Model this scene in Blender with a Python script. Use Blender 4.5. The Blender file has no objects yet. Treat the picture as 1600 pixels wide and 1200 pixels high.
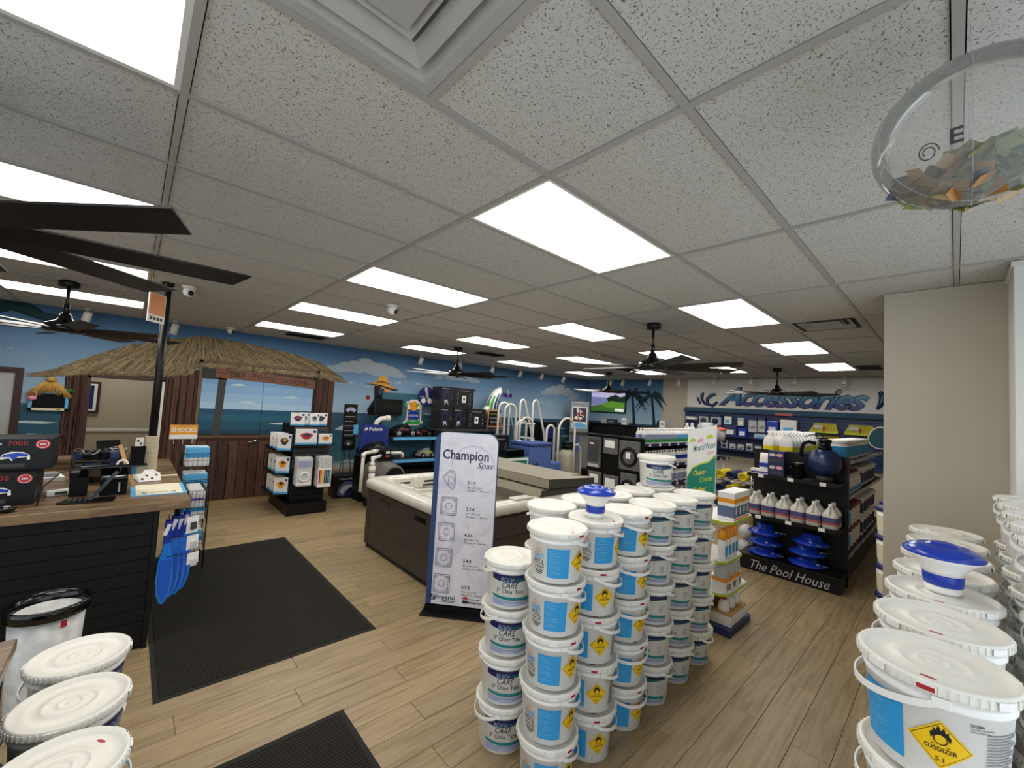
import bpy, bmesh, math, random
from mathutils import Matrix, Vector
random.seed(7)
S = bpy.context.scene
COL = S.collection
PI = math.pi

# ---------------------------------------------------------------- camera
cam_d = bpy.data.cameras.new('camera'); cam = bpy.data.objects.new('camera', cam_d); COL.objects.link(cam)
cam_d.sensor_width = 36.0; cam_d.sensor_fit = 'HORIZONTAL'; cam_d.lens = 36 * 641.15 / 1600
cam_d.clip_start = 0.03; cam_d.clip_end = 200
cam.matrix_world = (Matrix.Translation((-1.2731, -1.2113, 1.8479)) @ Matrix.Rotation(-0.745321, 4, 'Z')
                    @ Matrix.Rotation(1.625579, 4, 'X') @ Matrix.Rotation(0.0552673, 4, 'Z'))
S.camera = cam

# ---------------------------------------------------------------- world and exposure
W = bpy.data.worlds.new('daylight'); S.world = W; W.use_nodes = True
bg = W.node_tree.nodes['Background']; bg.inputs[0].default_value = (0.83, 0.92, 1.0, 1); bg.inputs[1].default_value = 1.9
S.view_settings.view_transform = 'Standard'; S.view_settings.look = 'None'
S.view_settings.exposure = 0.0; S.view_settings.gamma = 1.0; S.view_settings.use_curve_mapping = False
S.cycles.use_denoising = True
S.cycles.max_bounces = 8; S.cycles.transparent_max_bounces = 12
PANEL_STRENGTH = 10.0

# ---------------------------------------------------------------- materials
def lin(h):
    h = h.lstrip('#'); v = [int(h[i:i+2], 16) / 255 for i in (0, 2, 4)]
    return tuple(c / 12.92 if c <= 0.04045 else ((c + 0.055) / 1.055) ** 2.4 for c in v) + (1,)
MATS = {}
def mat(name, hexc, rough=0.5, metal=0.0, var=0.06, scale=8.0, emit=None, alpha=None, bump=0.0, spec=0.5, trans=0.0):
    """A principled material whose colour is broken up a little by a noise texture."""
    if name in MATS: return MATS[name]
    m = bpy.data.materials.new(name); m.use_nodes = True; nt = m.node_tree; b = nt.nodes['Principled BSDF']
    b.inputs['Roughness'].default_value = rough; b.inputs['Metallic'].default_value = metal
    b.inputs['Specular IOR Level'].default_value = spec
    c = lin(hexc)
    tc = nt.nodes.new('ShaderNodeTexCoord'); nz = nt.nodes.new('ShaderNodeTexNoise')
    nz.inputs['Scale'].default_value = scale; nz.inputs['Detail'].default_value = 3
    nt.links.new(tc.outputs['Object'], nz.inputs['Vector'])
    if var > 0:
        mr = nt.nodes.new('ShaderNodeMapRange'); mr.inputs[3].default_value = 1 - var * 1.6; mr.inputs[4].default_value = 1 + var * 1.6
        nt.links.new(nz.outputs['Fac'], mr.inputs[0])
        mx = nt.nodes.new('ShaderNodeVectorMath'); mx.operation = 'SCALE'; mx.inputs[0].default_value = c[:3]
        nt.links.new(mr.outputs[0], mx.inputs['Scale']); nt.links.new(mx.outputs[0], b.inputs['Base Color'])
    else:
        b.inputs['Base Color'].default_value = c
    if bump > 0:
        bp = nt.nodes.new('ShaderNodeBump'); bp.inputs['Strength'].default_value = bump; bp.inputs['Distance'].default_value = 0.005
        nt.links.new(nz.outputs['Fac'], bp.inputs['Height']); nt.links.new(bp.outputs[0], b.inputs['Normal'])
    if emit:
        b.inputs['Emission Color'].default_value = c; b.inputs['Emission Strength'].default_value = emit
    if alpha is not None: b.inputs['Alpha'].default_value = alpha
    if trans: b.inputs['Transmission Weight'].default_value = trans
    MATS[name] = m; return m
def nodes_mat(name, rough=0.6, spec=0.5):
    m = bpy.data.materials.new(name); m.use_nodes = True; nt = m.node_tree; b = nt.nodes['Principled BSDF']
    b.inputs['Roughness'].default_value = rough; b.inputs['Specular IOR Level'].default_value = spec
    MATS[name] = m
    def N(t, **kw):
        n = nt.nodes.new(t)
        for k, v in kw.items():
            if k.startswith('i_'):
                key = k[2:]; n.inputs[int(key) if key.isdigit() else key].default_value = v
            else: setattr(n, k, v)
        return n
    L = lambda a, b_: nt.links.new(a, b_)
    return m, b, N, L
def ramp(N, stops, interp='LINEAR'):
    r = N('ShaderNodeValToRGB'); cr = r.color_ramp; cr.interpolation = interp
    while len(cr.elements) > 1: cr.elements.remove(cr.elements[-1])
    cr.elements[0].position = stops[0][0]; cr.elements[0].color = lin(stops[0][1])
    for p, h in stops[1:]:
        e = cr.elements.new(p); e.color = lin(h)
    return r
def attr_mat(name, rough=0.7):
    """Paint whose colour is stored per face corner (mural brush strokes, printed artwork)."""
    if name in MATS: return MATS[name]
    m, b, N, L = nodes_mat(name, rough, 0.25)
    a = N('ShaderNodeVertexColor', layer_name='Col'); nz = N('ShaderNodeTexNoise'); nz.inputs['Scale'].default_value = 40
    tc = N('ShaderNodeTexCoord'); L(tc.outputs['Object'], nz.inputs['Vector'])
    mr = N('ShaderNodeMapRange'); mr.inputs[3].default_value = 0.9; mr.inputs[4].default_value = 1.1; L(nz.outputs['Fac'], mr.inputs[0])
    mx = N('ShaderNodeVectorMath', operation='SCALE'); L(a.outputs['Color'], mx.inputs[0]); L(mr.outputs[0], mx.inputs['Scale'])
    L(mx.outputs[0], b.inputs['Base Color']); return m

mat('white_plastic', '#f1f0ec', 0.35, var=0.02); mat('white_lid', '#e9e6dd', 0.4, var=0.03, scale=30, bump=0.05)
mat('black_metal', '#121214', 0.5, var=0.1, spec=0.3); mat('black_satin', '#0c0c0e', 0.4, spec=0.3); mat('black_gloss', '#08080a', 0.14)
mat('black_matte', '#101012', 0.8, spec=0.2); mat('dark_grey', '#3a3a3c', 0.6); mat('mid_grey', '#8a8a8a', 0.5); mat('light_grey', '#bdbdbd', 0.5)
mat('chrome', '#c9c9c9', 0.2, 1.0, var=0.02); mat('steel_grey', '#9aa0a4', 0.35, 0.6)
mat('white_paint', '#dedcd6', 0.5, var=0.03); mat('paper_white', '#eceae6', 0.7, var=0.02); mat('paper_cream', '#e3dcc0', 0.7)
mat('navy', '#1c2a5c', 0.45); mat('navy_print', '#17204e', 0.4, var=0.02); mat('teal_print', '#10807f', 0.4, var=0.03)
mat('lav_print', '#9aa2c0', 0.45, var=0.08, scale=120); mat('blue_print', '#2f9bd8', 0.4, var=0.02); mat('yellow_print', '#f2c511', 0.4, var=0.02)
mat('black_print', '#131313', 0.45, var=0.02); mat('red_tab', '#a8202a', 0.35); mat('royal_blue', '#1739a8', 0.22, var=0.03)
mat('bright_blue', '#1c5fd0', 0.3); mat('clear_blue', '#2f7fe0', 0.15, var=0.12, scale=25); mat('sky_blue', '#5db1e4', 0.45)
mat('orange_print', '#f09a1c', 0.45); mat('yellow', '#ecd51c', 0.45); mat('red', '#b2222c', 0.4); mat('green_print', '#2f9a48', 0.45)
mat('teal_green', '#15806c', 0.4, var=0.05); mat('lime', '#b6cf21', 0.45); mat('pink', '#e69ab0', 0.5); mat('purple', '#5b2f98', 0.4)
mat('pvc', '#e6e2d8', 0.3, var=0.03); mat('filter_body', '#5f5d57', 0.45, var=0.06); mat('dark_blue_tank', '#1d2f57', 0.32, var=0.08, scale=20)
mat('beige_wall', '#bdb4a4', 0.85, var=0.03, scale=3, bump=0.05); mat('beige_room', '#b5ab94', 0.9, var=0.02); mat('ply', '#c49a5e', 0.6, var=0.12)
mat('board_black', '#121214', 0.55, var=0.12, scale=5, bump=0.08, spec=0.25); mat('tub_skirt', '#3b342c', 0.55, var=0.06, scale=4); mat('tub_base', '#141312', 0.7)
mat('tub_shell', '#d9d4c8', 0.22, var=0.1, scale=9); mat('tub_cover', '#8d8674', 0.55, var=0.04, scale=30, bump=0.1); mat('cover_side', '#45433e', 0.6)
mat('cardboard', '#b58a55', 0.7); mat('step_blue', '#5069a8', 0.5); mat('teal_panel', '#2f5f70', 0.6, var=0.15, scale=2)
mat('clear_bag', '#eef1f0', 0.15, var=0.1, scale=60, alpha=0.45, bump=0.6); mat('smoke_bag', '#6f6f70', 0.15, var=0.35, scale=30, alpha=0.8, bump=0.8)
mat('screen_black', '#060607', 0.15); mat('orange_wood', '#d98a4a', 0.5, var=0.1); mat('hazy_bottle', '#d9d6cc', 0.35, var=0.04)
mat('maroon', '#7c1f33', 0.35); mat('liner', '#c9c9c6', 0.25, var=0.2, scale=20, bump=0.5); mat('cord', '#0e0e10', 0.5)

def M(n): return MATS[n]

# ---------------------------------------------------------------- mesh builder
_txt = {}
def text_mesh(s, size=1.0, shear=0.0, bold=0.0, align='CENTER', space=1.0):
    key = (s, shear, bold, align, space)
    if key not in _txt:
        cu = bpy.data.curves.new('lettering', 'FONT'); cu.body = s; cu.size = 1.0; cu.shear = shear; cu.offset = bold
        cu.align_x = align; cu.align_y = 'CENTER'; cu.resolution_u = 2; cu.space_character = space
        o = bpy.data.objects.new('lettering', cu); COL.objects.link(o)
        dg = bpy.context.evaluated_depsgraph_get(); me = bpy.data.meshes.new_from_object(o.evaluated_get(dg))
        _txt[key] = ([tuple(v.co[:2]) for v in me.vertices], [tuple(p.vertices) for p in me.polygons])
        bpy.data.objects.remove(o); bpy.data.curves.remove(cu); bpy.data.meshes.remove(me)
    v, f = _txt[key]
    return [(x * size, y * size) for x, y in v], f

class MB:
    def __init__(self): self.v = []; self.f = []; self.m = []; self.c = []; self.mats = []; self.sm = []
    def mi(self, m):
        m = M(m) if isinstance(m, str) else m
        if m not in self.mats: self.mats.append(m)
        return self.mats.index(m)
    def add(self, vs, fs, m, T=None, smooth=False, col=None):
        o = len(self.v); k = self.mi(m)
        self.v += [tuple(T @ Vector(p)) for p in vs] if T is not None else [tuple(p) for p in vs]
        for f in fs:
            self.f.append(tuple(o + i for i in f)); self.m.append(k); self.sm.append(smooth); self.c.append(col)
        return self
    def box(self, x0, x1, y0, y1, z0, z1, m, c=0.0, T=None):
        if c <= 0:
            vs = [(x, y, z) for z in (z0, z1) for y in (y0, y1) for x in (x0, x1)]
            fs = [(0, 2, 3, 1), (4, 5, 7, 6), (0, 1, 5, 4), (2, 6, 7, 3), (0, 4, 6, 2), (1, 3, 7, 5)]
            return self.add(vs, fs, m, T)
        bm = bmesh.new(); bmesh.ops.create_cube(bm, size=1.0)
        for v in bm.verts: v.co = Vector(((x0 + x1) / 2 + v.co.x * (x1 - x0), (y0 + y1) / 2 + v.co.y * (y1 - y0), (z0 + z1) / 2 + v.co.z * (z1 - z0)))
        bmesh.ops.bevel(bm, geom=bm.edges[:], offset=c, segments=2, profile=0.6, affect='EDGES')
        bm.verts.index_update()
        self.add([v.co[:] for v in bm.verts], [[v.index for v in f.verts] for f in bm.faces], m, T, False); bm.free(); return self
    def cbox(self, cx, cy, cz, sx, sy, sz, m, c=0.0, T=None):
        return self.box(cx - sx/2, cx + sx/2, cy - sy/2, cy + sy/2, cz - sz/2, cz + sz/2, m, c, T)
    def lathe(self, prof, m, n=24, T=None, smooth=True, cap0=True, cap1=True):
        vs = []; fs = []
        for r, z in prof:
            for i in range(n): a = 2 * PI * i / n; vs.append((r * math.cos(a), r * math.sin(a), z))
        for k in range(len(prof) - 1):
            for i in range(n):
                j = (i + 1) % n; fs.append((k*n + i, k*n + j, (k+1)*n + j, (k+1)*n + i))
        if cap0: fs.append(tuple(range(n - 1, -1, -1)))
        if cap1: fs.append(tuple((len(prof) - 1) * n + i for i in range(n)))
        return self.add(vs, fs, m, T, smooth)
    def cyl(self, p0, p1, r, m, n=12, r1=None, smooth=True):
        p0 = Vector(p0); p1 = Vector(p1); d = p1 - p0; q = d.to_track_quat('Z', 'Y').to_matrix().to_4x4()
        return self.lathe([(r, 0), (r if r1 is None else r1, d.length)], m, n, Matrix.Translation(p0) @ q, smooth)
    def tube(self, pts, r, m, n=8, closed=False):
        pts = [Vector(p) for p in pts]; vs = []; fs = []; k = len(pts)
        up = None
        for i, p in enumerate(pts):
            t = (pts[(i + 1) % k] - pts[i - 1]) if (closed or 0 < i < k - 1) else (pts[1] - pts[0] if i == 0 else pts[-1] - pts[-2])
            t.normalize()
            if up is None: up = t.orthogonal().normalized()
            up = (up - t * up.dot(t)).normalized(); w = t.cross(up)
            rr = r[i] if isinstance(r, (list, tuple)) else r
            for j in range(n): a = 2 * PI * j / n; vs.append(p + (up * math.cos(a) + w * math.sin(a)) * rr)
        for i in range(k if closed else k - 1):
            a = i * n; b = ((i + 1) % k) * n
            for j in range(n): fs.append((a + j, a + (j + 1) % n, b + (j + 1) % n, b + j))
        if not closed: fs += [tuple(range(n - 1, -1, -1)), tuple((k - 1) * n + j for j in range(n))]
        return self.add(vs, fs, m, None, True)
    def strip(self, pts, side, w, t, m):
        """A flat strap along pts: width w along side, thickness t."""
        pts = [Vector(p) for p in pts]; vs = []; fs = []; k = len(pts)
        for i, p in enumerate(pts):
            tg = (pts[min(i + 1, k - 1)] - pts[max(i - 1, 0)]).normalized()
            sd = Vector(side(i) if callable(side) else side).normalized(); nn = tg.cross(sd).normalized()
            vs += [p + sd*w/2 + nn*t/2, p - sd*w/2 + nn*t/2, p - sd*w/2 - nn*t/2, p + sd*w/2 - nn*t/2]
        for i in range(k - 1):
            for j in range(4): fs.append((i*4 + j, i*4 + (j+1) % 4, (i+1)*4 + (j+1) % 4, (i+1)*4 + j))
        fs += [(3, 2, 1, 0), tuple((k-1)*4 + j for j in range(4))]
        return self.add(vs, fs, m, None, False)
    def prism(self, poly, z0, z1, m, T=None, mside=None):
        n = len(poly); vs = [(x, y, z0) for x, y in poly] + [(x, y, z1) for x, y in poly]
        self.add(vs, [tuple(range(n - 1, -1, -1)), tuple(range(n, 2 * n))], m, T)
        return self.add(vs, [(i, (i + 1) % n, n + (i + 1) % n, n + i) for i in range(n)], mside or m, T)
    def poly(self, pts, m, T=None, col=None):
        return self.add(pts, [tuple(range(len(pts)))], m, T, False, col)
    def sphere(self, c, r, m, n=16, k=10, sz=1.0, T=None):
        prof = [(max(1e-4, r * math.sin(PI * i / k)), -r * sz * math.cos(PI * i / k)) for i in range(k + 1)]
        TT = Matrix.Translation(c) if T is None else T @ Matrix.Translation(c)
        return self.lathe(prof, m, n, TT)
    def text(self, s, size, m, T, shear=0.0, bold=0.0, align='CENTER', space=1.0, maxw=None):
        v, f = text_mesh(s, size, shear, bold, align, space)
        if maxw and v:
            w = max(p[0] for p in v) - min(p[0] for p in v)
            v = [(p[0] * maxw / w, p[1]) for p in v]
        return self.add([(x, y, 0) for x, y in v], f, m, T)
    def build(self, name, parent=None, loc=None, rz=0.0, smooth_angle=None):
        me = bpy.data.meshes.new(name); me.from_pydata(self.v, [], self.f)
        for m in self.mats: me.materials.append(m)
        me.polygons.foreach_set('material_index', self.m); me.polygons.foreach_set('use_smooth', self.sm)
        if any(c is not None for c in self.c):
            ca = me.color_attributes.new('Col', 'FLOAT_COLOR', 'CORNER')
            for p in me.polygons:
                c = self.c[p.index] or (1, 1, 1, 1)
                for li in p.loop_indices: ca.data[li].color = c
        me.update()
        o = bpy.data.objects.new(name, me); COL.objects.link(o)
        if parent: o.parent = parent
        if loc: o.location = loc
        if rz: o.rotation_euler[2] = rz
        return o

def tag(o, label=None, cat=None, group=None, kind=None):
    if label: o['label'] = label
    if cat: o['category'] = cat
    if group: o['group'] = group
    if kind: o['kind'] = kind
    return o
def thing(name, label, cat, loc=(0, 0, 0), rz=0.0, group=None):
    o = bpy.data.objects.new(name, None); COL.objects.link(o); o.location = loc; o.rotation_euler[2] = rz
    o.empty_display_size = 0.1
    return tag(o, label, cat, group)
def tree(root, loc, rz=0.0, label=None, group=None, scale=None):
    r = root.copy(); COL.objects.link(r); r.location = loc; r.rotation_euler[2] = rz
    if scale: r.scale = scale
    if label: r['label'] = label
    if group: r['group'] = group
    for ch in list(root.children):
        c = ch.copy(); COL.objects.link(c); c.parent = r
        for g in list(ch.children):
            d = g.copy(); COL.objects.link(d); d.parent = c
    return r
def RX(a): return Matrix.Rotation(a, 4, 'X')
def RY(a): return Matrix.Rotation(a, 4, 'Y')
def RZ(a): return Matrix.Rotation(a, 4, 'Z')
def TR(x, y, z): return Matrix.Translation((x, y, z))
# frames for lettering: text x to the viewer's right, text y up
def F_negY(x, y, z): return TR(x, y, z) @ RX(PI / 2)                    # a face that looks along -Y
def F_negX(x, y, z): return TR(x, y, z) @ RZ(-PI / 2) @ RX(PI / 2)      # a face that looks along -X
ORD = ['zeroth', 'first', 'second', 'third', 'fourth', 'fifth', 'sixth', 'seventh', 'eighth', 'ninth', 'tenth', 'eleventh', 'twelfth', 'thirteenth', 'fourteenth', 'fifteenth', 'sixteenth']
# ================================================================ THE SHELL
H = 2.87; YW = 7.15; XF = 9.95; TU = 1.2192; TV = 0.6096
X0 = -3.6; YR = -1.45; YS = -2.2
# ---- floor of separate vinyl planks
pm, pb, N, L = nodes_mat('vinyl_plank', 0.42)
tc = N('ShaderNodeTexCoord'); oi = N('ShaderNodeObjectInfo')
mp = N('ShaderNodeMapping'); mp.inputs['Scale'].default_value = (0.9, 14, 1)
ad = N('ShaderNodeVectorMath', operation='ADD'); cmb = N('ShaderNodeCombineXYZ'); mul = N('ShaderNodeMath', operation='MULTIPLY'); mul.inputs[1].default_value = 40
L(oi.outputs['Random'], mul.inputs[0]); L(mul.outputs[0], cmb.inputs[0]); L(mul.outputs[0], cmb.inputs[1]); L(tc.outputs['Object'], mp.inputs['Vector']); L(mp.outputs[0], ad.inputs[0]); L(cmb.outputs[0], ad.inputs[1])
nz = N('ShaderNodeTexNoise'); nz.inputs['Scale'].default_value = 2.2; nz.inputs['Detail'].default_value = 8; nz.inputs['Distortion'].default_value = 0.8
L(ad.outputs[0], nz.inputs['Vector'])
rp = ramp(N, [(0.22, '#745f40'), (0.42, '#8f7a58'), (0.58, '#a08b69'), (0.8, '#7e6a4b')]); L(nz.outputs['Fac'], rp.inputs[0])
mr = N('ShaderNodeMapRange'); mr.inputs[3].default_value = 0.91; mr.inputs[4].default_value = 1.07; L(oi.outputs['Random'], mr.inputs[0])
sc = N('ShaderNodeVectorMath', operation='SCALE'); L(rp.outputs[0], sc.inputs[0]); L(mr.outputs[0], sc.inputs['Scale']); L(sc.outputs[0], pb.inputs['Base Color'])
bp = N('ShaderNodeBump'); bp.inputs['Strength'].default_value = 0.12; bp.inputs['Distance'].default_value = 0.003; L(nz.outputs['Fac'], bp.inputs['Height']); L(bp.outputs[0], pb.inputs['Normal'])
mat('plank_joint', '#665740', 0.8)
fl = MB().box(X0, 10.0, -2.3, YW + 0.05, -0.12, -0.004, 'plank_joint').build('floor'); tag(fl, kind='structure')
PW, PL = 0.182, 1.24
spots = []
j = 0; y = -2.2
while y < YW:
    x = X0 - ((j * 0.47) % 1.0) * PL
    while x < XF:
        a, b = max(x, X0), min(x + PL, XF)
        if b - a > 0.05: spots.append((a, b, y, min(y + PW, YW)))
        x += PL
    y += PW; j += 1
spots.sort(key=lambda s: ((s[0] + s[1]) / 2 + 1.27) ** 2 + ((s[2] + s[3]) / 2 + 1.21) ** 2 - 3 * min(0, ((s[0] + s[1]) / 2 + 1.2)) * 4)
cache = {}
for s in spots[:290]:
    key = (round(s[1] - s[0], 3), round(s[3] - s[2], 3))
    if key not in cache:
        w, d = key[0] / 2 - 0.0012, key[1] / 2 - 0.0012; e = 0.0015
        vs = [(-w, -d, -0.004), (w, -d, -0.004), (w, d, -0.004), (-w, d, -0.004), (-w, -d, -e), (w, -d, -e), (w, d, -e), (-w, d, -e), (-w+e, -d+e, 0), (w-e, -d+e, 0), (w-e, d-e, 0), (-w+e, d-e, 0)]
        fs = [(8, 9, 10, 11)] + [(a + k, a + (k + 1) % 4, a + 4 + (k + 1) % 4, a + 4 + k) for a in (0, 4) for k in range(4)]
        o = MB().add(vs, fs, pm).build('plank', fl); cache[key] = o.data
    else:
        o = bpy.data.objects.new('plank', cache[key]); COL.objects.link(o); o.parent = fl
    o.location = ((s[0] + s[1]) / 2, (s[2] + s[3]) / 2, 0)
# planks too far off to pick apart: one joined mesh, the colour varied by cell
fm, fb, N, L = nodes_mat('vinyl_plank_far', 0.42)
tc = N('ShaderNodeTexCoord'); mp = N('ShaderNodeMapping'); mp.inputs['Scale'].default_value = (0.9, 14, 1); L(tc.outputs['Object'], mp.inputs['Vector'])
nz = N('ShaderNodeTexNoise'); nz.inputs['Scale'].default_value = 2.2; nz.inputs['Detail'].default_value = 6; L(mp.outputs[0], nz.inputs['Vector'])
rp = ramp(N, [(0.22, '#745f40'), (0.42, '#8f7a58'), (0.58, '#a08b69'), (0.8, '#7e6a4b')]); L(nz.outputs['Fac'], rp.inputs[0])
ge = N('ShaderNodeNewGeometry'); mr = N('ShaderNodeMapRange'); mr.inputs[3].default_value = 0.91; mr.inputs[4].default_value = 1.07; L(ge.outputs['Random Per Island'], mr.inputs[0])
sc = N('ShaderNodeVectorMath', operation='SCALE'); L(rp.outputs[0], sc.inputs[0]); L(mr.outputs[0], sc.inputs['Scale']); L(sc.outputs[0], fb.inputs['Base Color'])
b = MB()
for s in spots[290:]: b.box(s[0] + 0.001, s[1] - 0.001, s[2] + 0.001, s[3] - 0.001, -0.004, 0, fm)
tag(b.build('far_planks', fl), kind='stuff')

# ---- ceiling: grid, tiles, light panels, diffusers
tm, tb, N, L = nodes_mat('ceiling_tile', 0.95, 0.1)
tc = N('ShaderNodeTexCoord'); oi = N('ShaderNodeObjectInfo'); ad = N('ShaderNodeVectorMath', operation='ADD'); L(tc.outputs['Object'], ad.inputs[0]); L(oi.outputs['Location'], ad.inputs[1])
wn = N('ShaderNodeTexNoise'); wn.inputs['Scale'].default_value = 30; L(ad.outputs[0], wn.inputs['Vector'])
mw = N('ShaderNodeVectorMath', operation='SCALE'); mw.inputs['Scale'].default_value = 0.03; L(wn.outputs['Color'], mw.inputs[0]); a2 = N('ShaderNodeVectorMath', operation='ADD'); L(ad.outputs[0], a2.inputs[0]); L(mw.outputs[0], a2.inputs[1])
n1 = N('ShaderNodeTexNoise'); n1.inputs['Scale'].default_value = 150; n1.inputs['Detail'].default_value = 2.5; n1.inputs['Roughness'].default_value = 0.6; L(a2.outputs[0], n1.inputs['Vector'])
r1 = ramp(N, [(0.0, '#605d57'), (0.365, '#6d6a64'), (0.41, '#c3c1bb'), (1.0, '#d0cec9')]); L(n1.outputs['Fac'], r1.inputs[0]); L(r1.outputs[0], tb.inputs['Base Color'])
bp = N('ShaderNodeBump'); bp.inputs['Strength'].default_value = 0.4; bp.inputs['Distance'].default_value = 0.004; L(n1.outputs['Fac'], bp.inputs['Height']); L(bp.outputs[0], tb.inputs['Normal'])
mat('grid_white', '#a6a39d', 0.5, var=0.02); mat('plenum', '#55524c', 0.9); mat('diffuser_white', '#aaa8a3', 0.5)
ce = MB().box(X0, XF + 0.1, YS, YW + 0.1, H + 0.03, H + 0.15, 'plenum').build('ceiling'); tag(ce, kind='structure')
US = [X0] + [u * TU for u in range(-2, 9)] + [XF]
VS = [YS] + [v * TV for v in range(-3, 12)] + [YW]
g = MB()
for x in US: g.box(x - 0.012, x + 0.012, YS, YW, H - 0.004, H + 0.03, 'grid_white')
for y in VS: g.box(X0, XF, y - 0.012, y + 0.012, H - 0.0035, H + 0.03, 'grid_white')
g.box(-0.622, -0.597, -TV, 0, H - 0.004, H + 0.03, 'grid_white'); g.build('ceiling_grid', ce)
LIT = {(u, v) for u in (-2, 0, 2, 4, 6) for v in (0, 3, 6, 9)}
em = bpy.data.materials.new('light_diffuser'); em.use_nodes = True; nt = em.node_tree; nt.nodes.clear()
e1 = nt.nodes.new('ShaderNodeEmission'); e1.inputs[0].default_value = (1.0, 0.965, 0.905, 1); e1.inputs[1].default_value = PANEL_STRENGTH
ou = nt.nodes.new('ShaderNodeOutputMaterial'); nt.links.new(e1.outputs[0], ou.inputs[0]); MATS['light_diffuser'] = em
tiles = {}
def tile(a, b, c, d):
    key = (round(b - a, 3), round(d - c, 3))
    if key not in tiles:
        w, h = key[0] / 2 - 0.0155, key[1] / 2 - 0.0155
        o = MB().box(-w, w, -h, h, 0.004, 0.02, tm).build('ceiling_tile', ce); tiles[key] = o.data
    else:
        o = bpy.data.objects.new('ceiling_tile', tiles[key]); COL.objects.link(o); o.parent = ce
    o.location = ((a + b) / 2, (c + d) / 2, H)
frame_d = lens_d = None
nlab = {0: 'nearest the storefront', 3: 'second from the storefront', 6: 'third from the storefront', 9: 'along the mural wall'}
ulab = {-2: 'over the counter', 0: 'in the first row past the counter', 2: 'in the second row past the counter', 4: 'in the third row past the counter', 6: 'in the row by the far wall'}
for i in range(len(US) - 1):
    for k in range(len(VS) - 1):
        a, b_, c, d = US[i], US[i+1], VS[k], VS[k+1]
        u, v = round(a / TU), round(c / TV)
        if (u, v) in LIT and abs(a - u * TU) < 0.01:
            t = thing('ceiling_light', f'lit flat ceiling panel {ulab[u]}, {nlab[v]}', 'light', ((a + b_) / 2, (c + d) / 2, H), 0, 'ceiling light panels')
            if frame_d is None:
                w, h = TU / 2 - 0.012, TV / 2 - 0.012; f = MB(); q = 0.018
                f.box(-w, w, -h, -h + q, -0.002, 0.02, 'white_paint').box(-w, w, h - q, h, -0.002, 0.02, 'white_paint').box(-w, -w + q, -h, h, -0.002, 0.02, 'white_paint').box(w - q, w, -h, h, -0.002, 0.02, 'white_paint')
                frame_d = f.build('light_frame', t).data
                lens_d = MB().poly([(-w + q, -h + q, 0.004), (-w + q, h - q, 0.004), (w - q, h - q, 0.004), (w - q, -h + q, 0.004)], em).build('diffuser', t).data
            else:
                for n_, d_ in (('light_frame', frame_d), ('diffuser', lens_d)):
                    o = bpy.data.objects.new(n_, d_); COL.objects.link(o); o.parent = t
        elif (u, v) == (-1, -1):
            tile(-0.6096, 0, c, d)
        elif (u, v) == (3, -1):
            tile(4.29, b_, c, d)
        else: tile(a, b_, c, d)
def diffuser(name, label, x0, x1, y0, y1, m='diffuser_white', dark='diffuser_white'):
    t = thing(name, label, 'air vent', ((x0 + x1) / 2, (y0 + y1) / 2, H)); w, h = (x1 - x0) / 2 - 0.014, (y1 - y0) / 2 - 0.014
    def ring(q0, z0, q1, z1, nm, mm):
        vs = [(-w+q0, -h+q0, z0), (w-q0, -h+q0, z0), (w-q0, h-q0, z0), (-w+q0, h-q0, z0), (-w+q1, -h+q1, z1), (w-q1, -h+q1, z1), (w-q1, h-q1, z1), (-w+q1, h-q1, z1)]
        MB().add(vs, [(k, 4 + k, 4 + (k + 1) % 4, (k + 1) % 4) for k in range(4)], mm).build(nm, t)
    ring(0, 0.0, 0.035, 0.002, 'vent_rim', m); ring(0.035, 0.002, 0.10, 0.05, 'vent_cone', dark); ring(0.075, 0.0, 0.15, 0.05, 'vent_cone', m); ring(0.14, 0.01, 0.2, 0.05, 'vent_cone', m)
    q = 0.165
    if w > q and h > q: MB().box(-w + q, w - q, -h + q, h - q, 0.006, 0.01, m).build('vent_plate', t)
    MB().box(-w, w, -h, h, 0.05, 0.055, 'plenum').build('vent_box', t)
diffuser('ceiling_vent', 'large square stepped air vent in the ceiling at the top of the view', -TU, -0.6096, -TV, 0)
diffuser('ceiling_vent', 'dark grey stepped air vent in the ceiling beside the beige column', 3 * TU, 4.29, -TV, 0, 'diffuser_white', 'dark_grey')
for nm, x, y in (('by the mural above the hut doors', 0.85, 6.4), ('near the fan before the mural', 3.9, 5.1), ('far back near the television corner', 7.25, 4.05), ('far back beside the column edge', 8.1, -0.2)):
    t = thing('ceiling_grille', f'small dark slatted air grille in the ceiling {nm}', 'air vent', (x, y, H))
    MB().box(-0.3, 0.3, -0.15, 0.15, -0.012, -0.005, 'dark_grey').build('grille_plate', t)
    b = MB()
    for k in range(6): b.box(-0.28, 0.28, -0.13 + k * 0.05, -0.11 + k * 0.05, -0.02, -0.012, 'black_matte')
    b.build('grille_blades', t)

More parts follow.
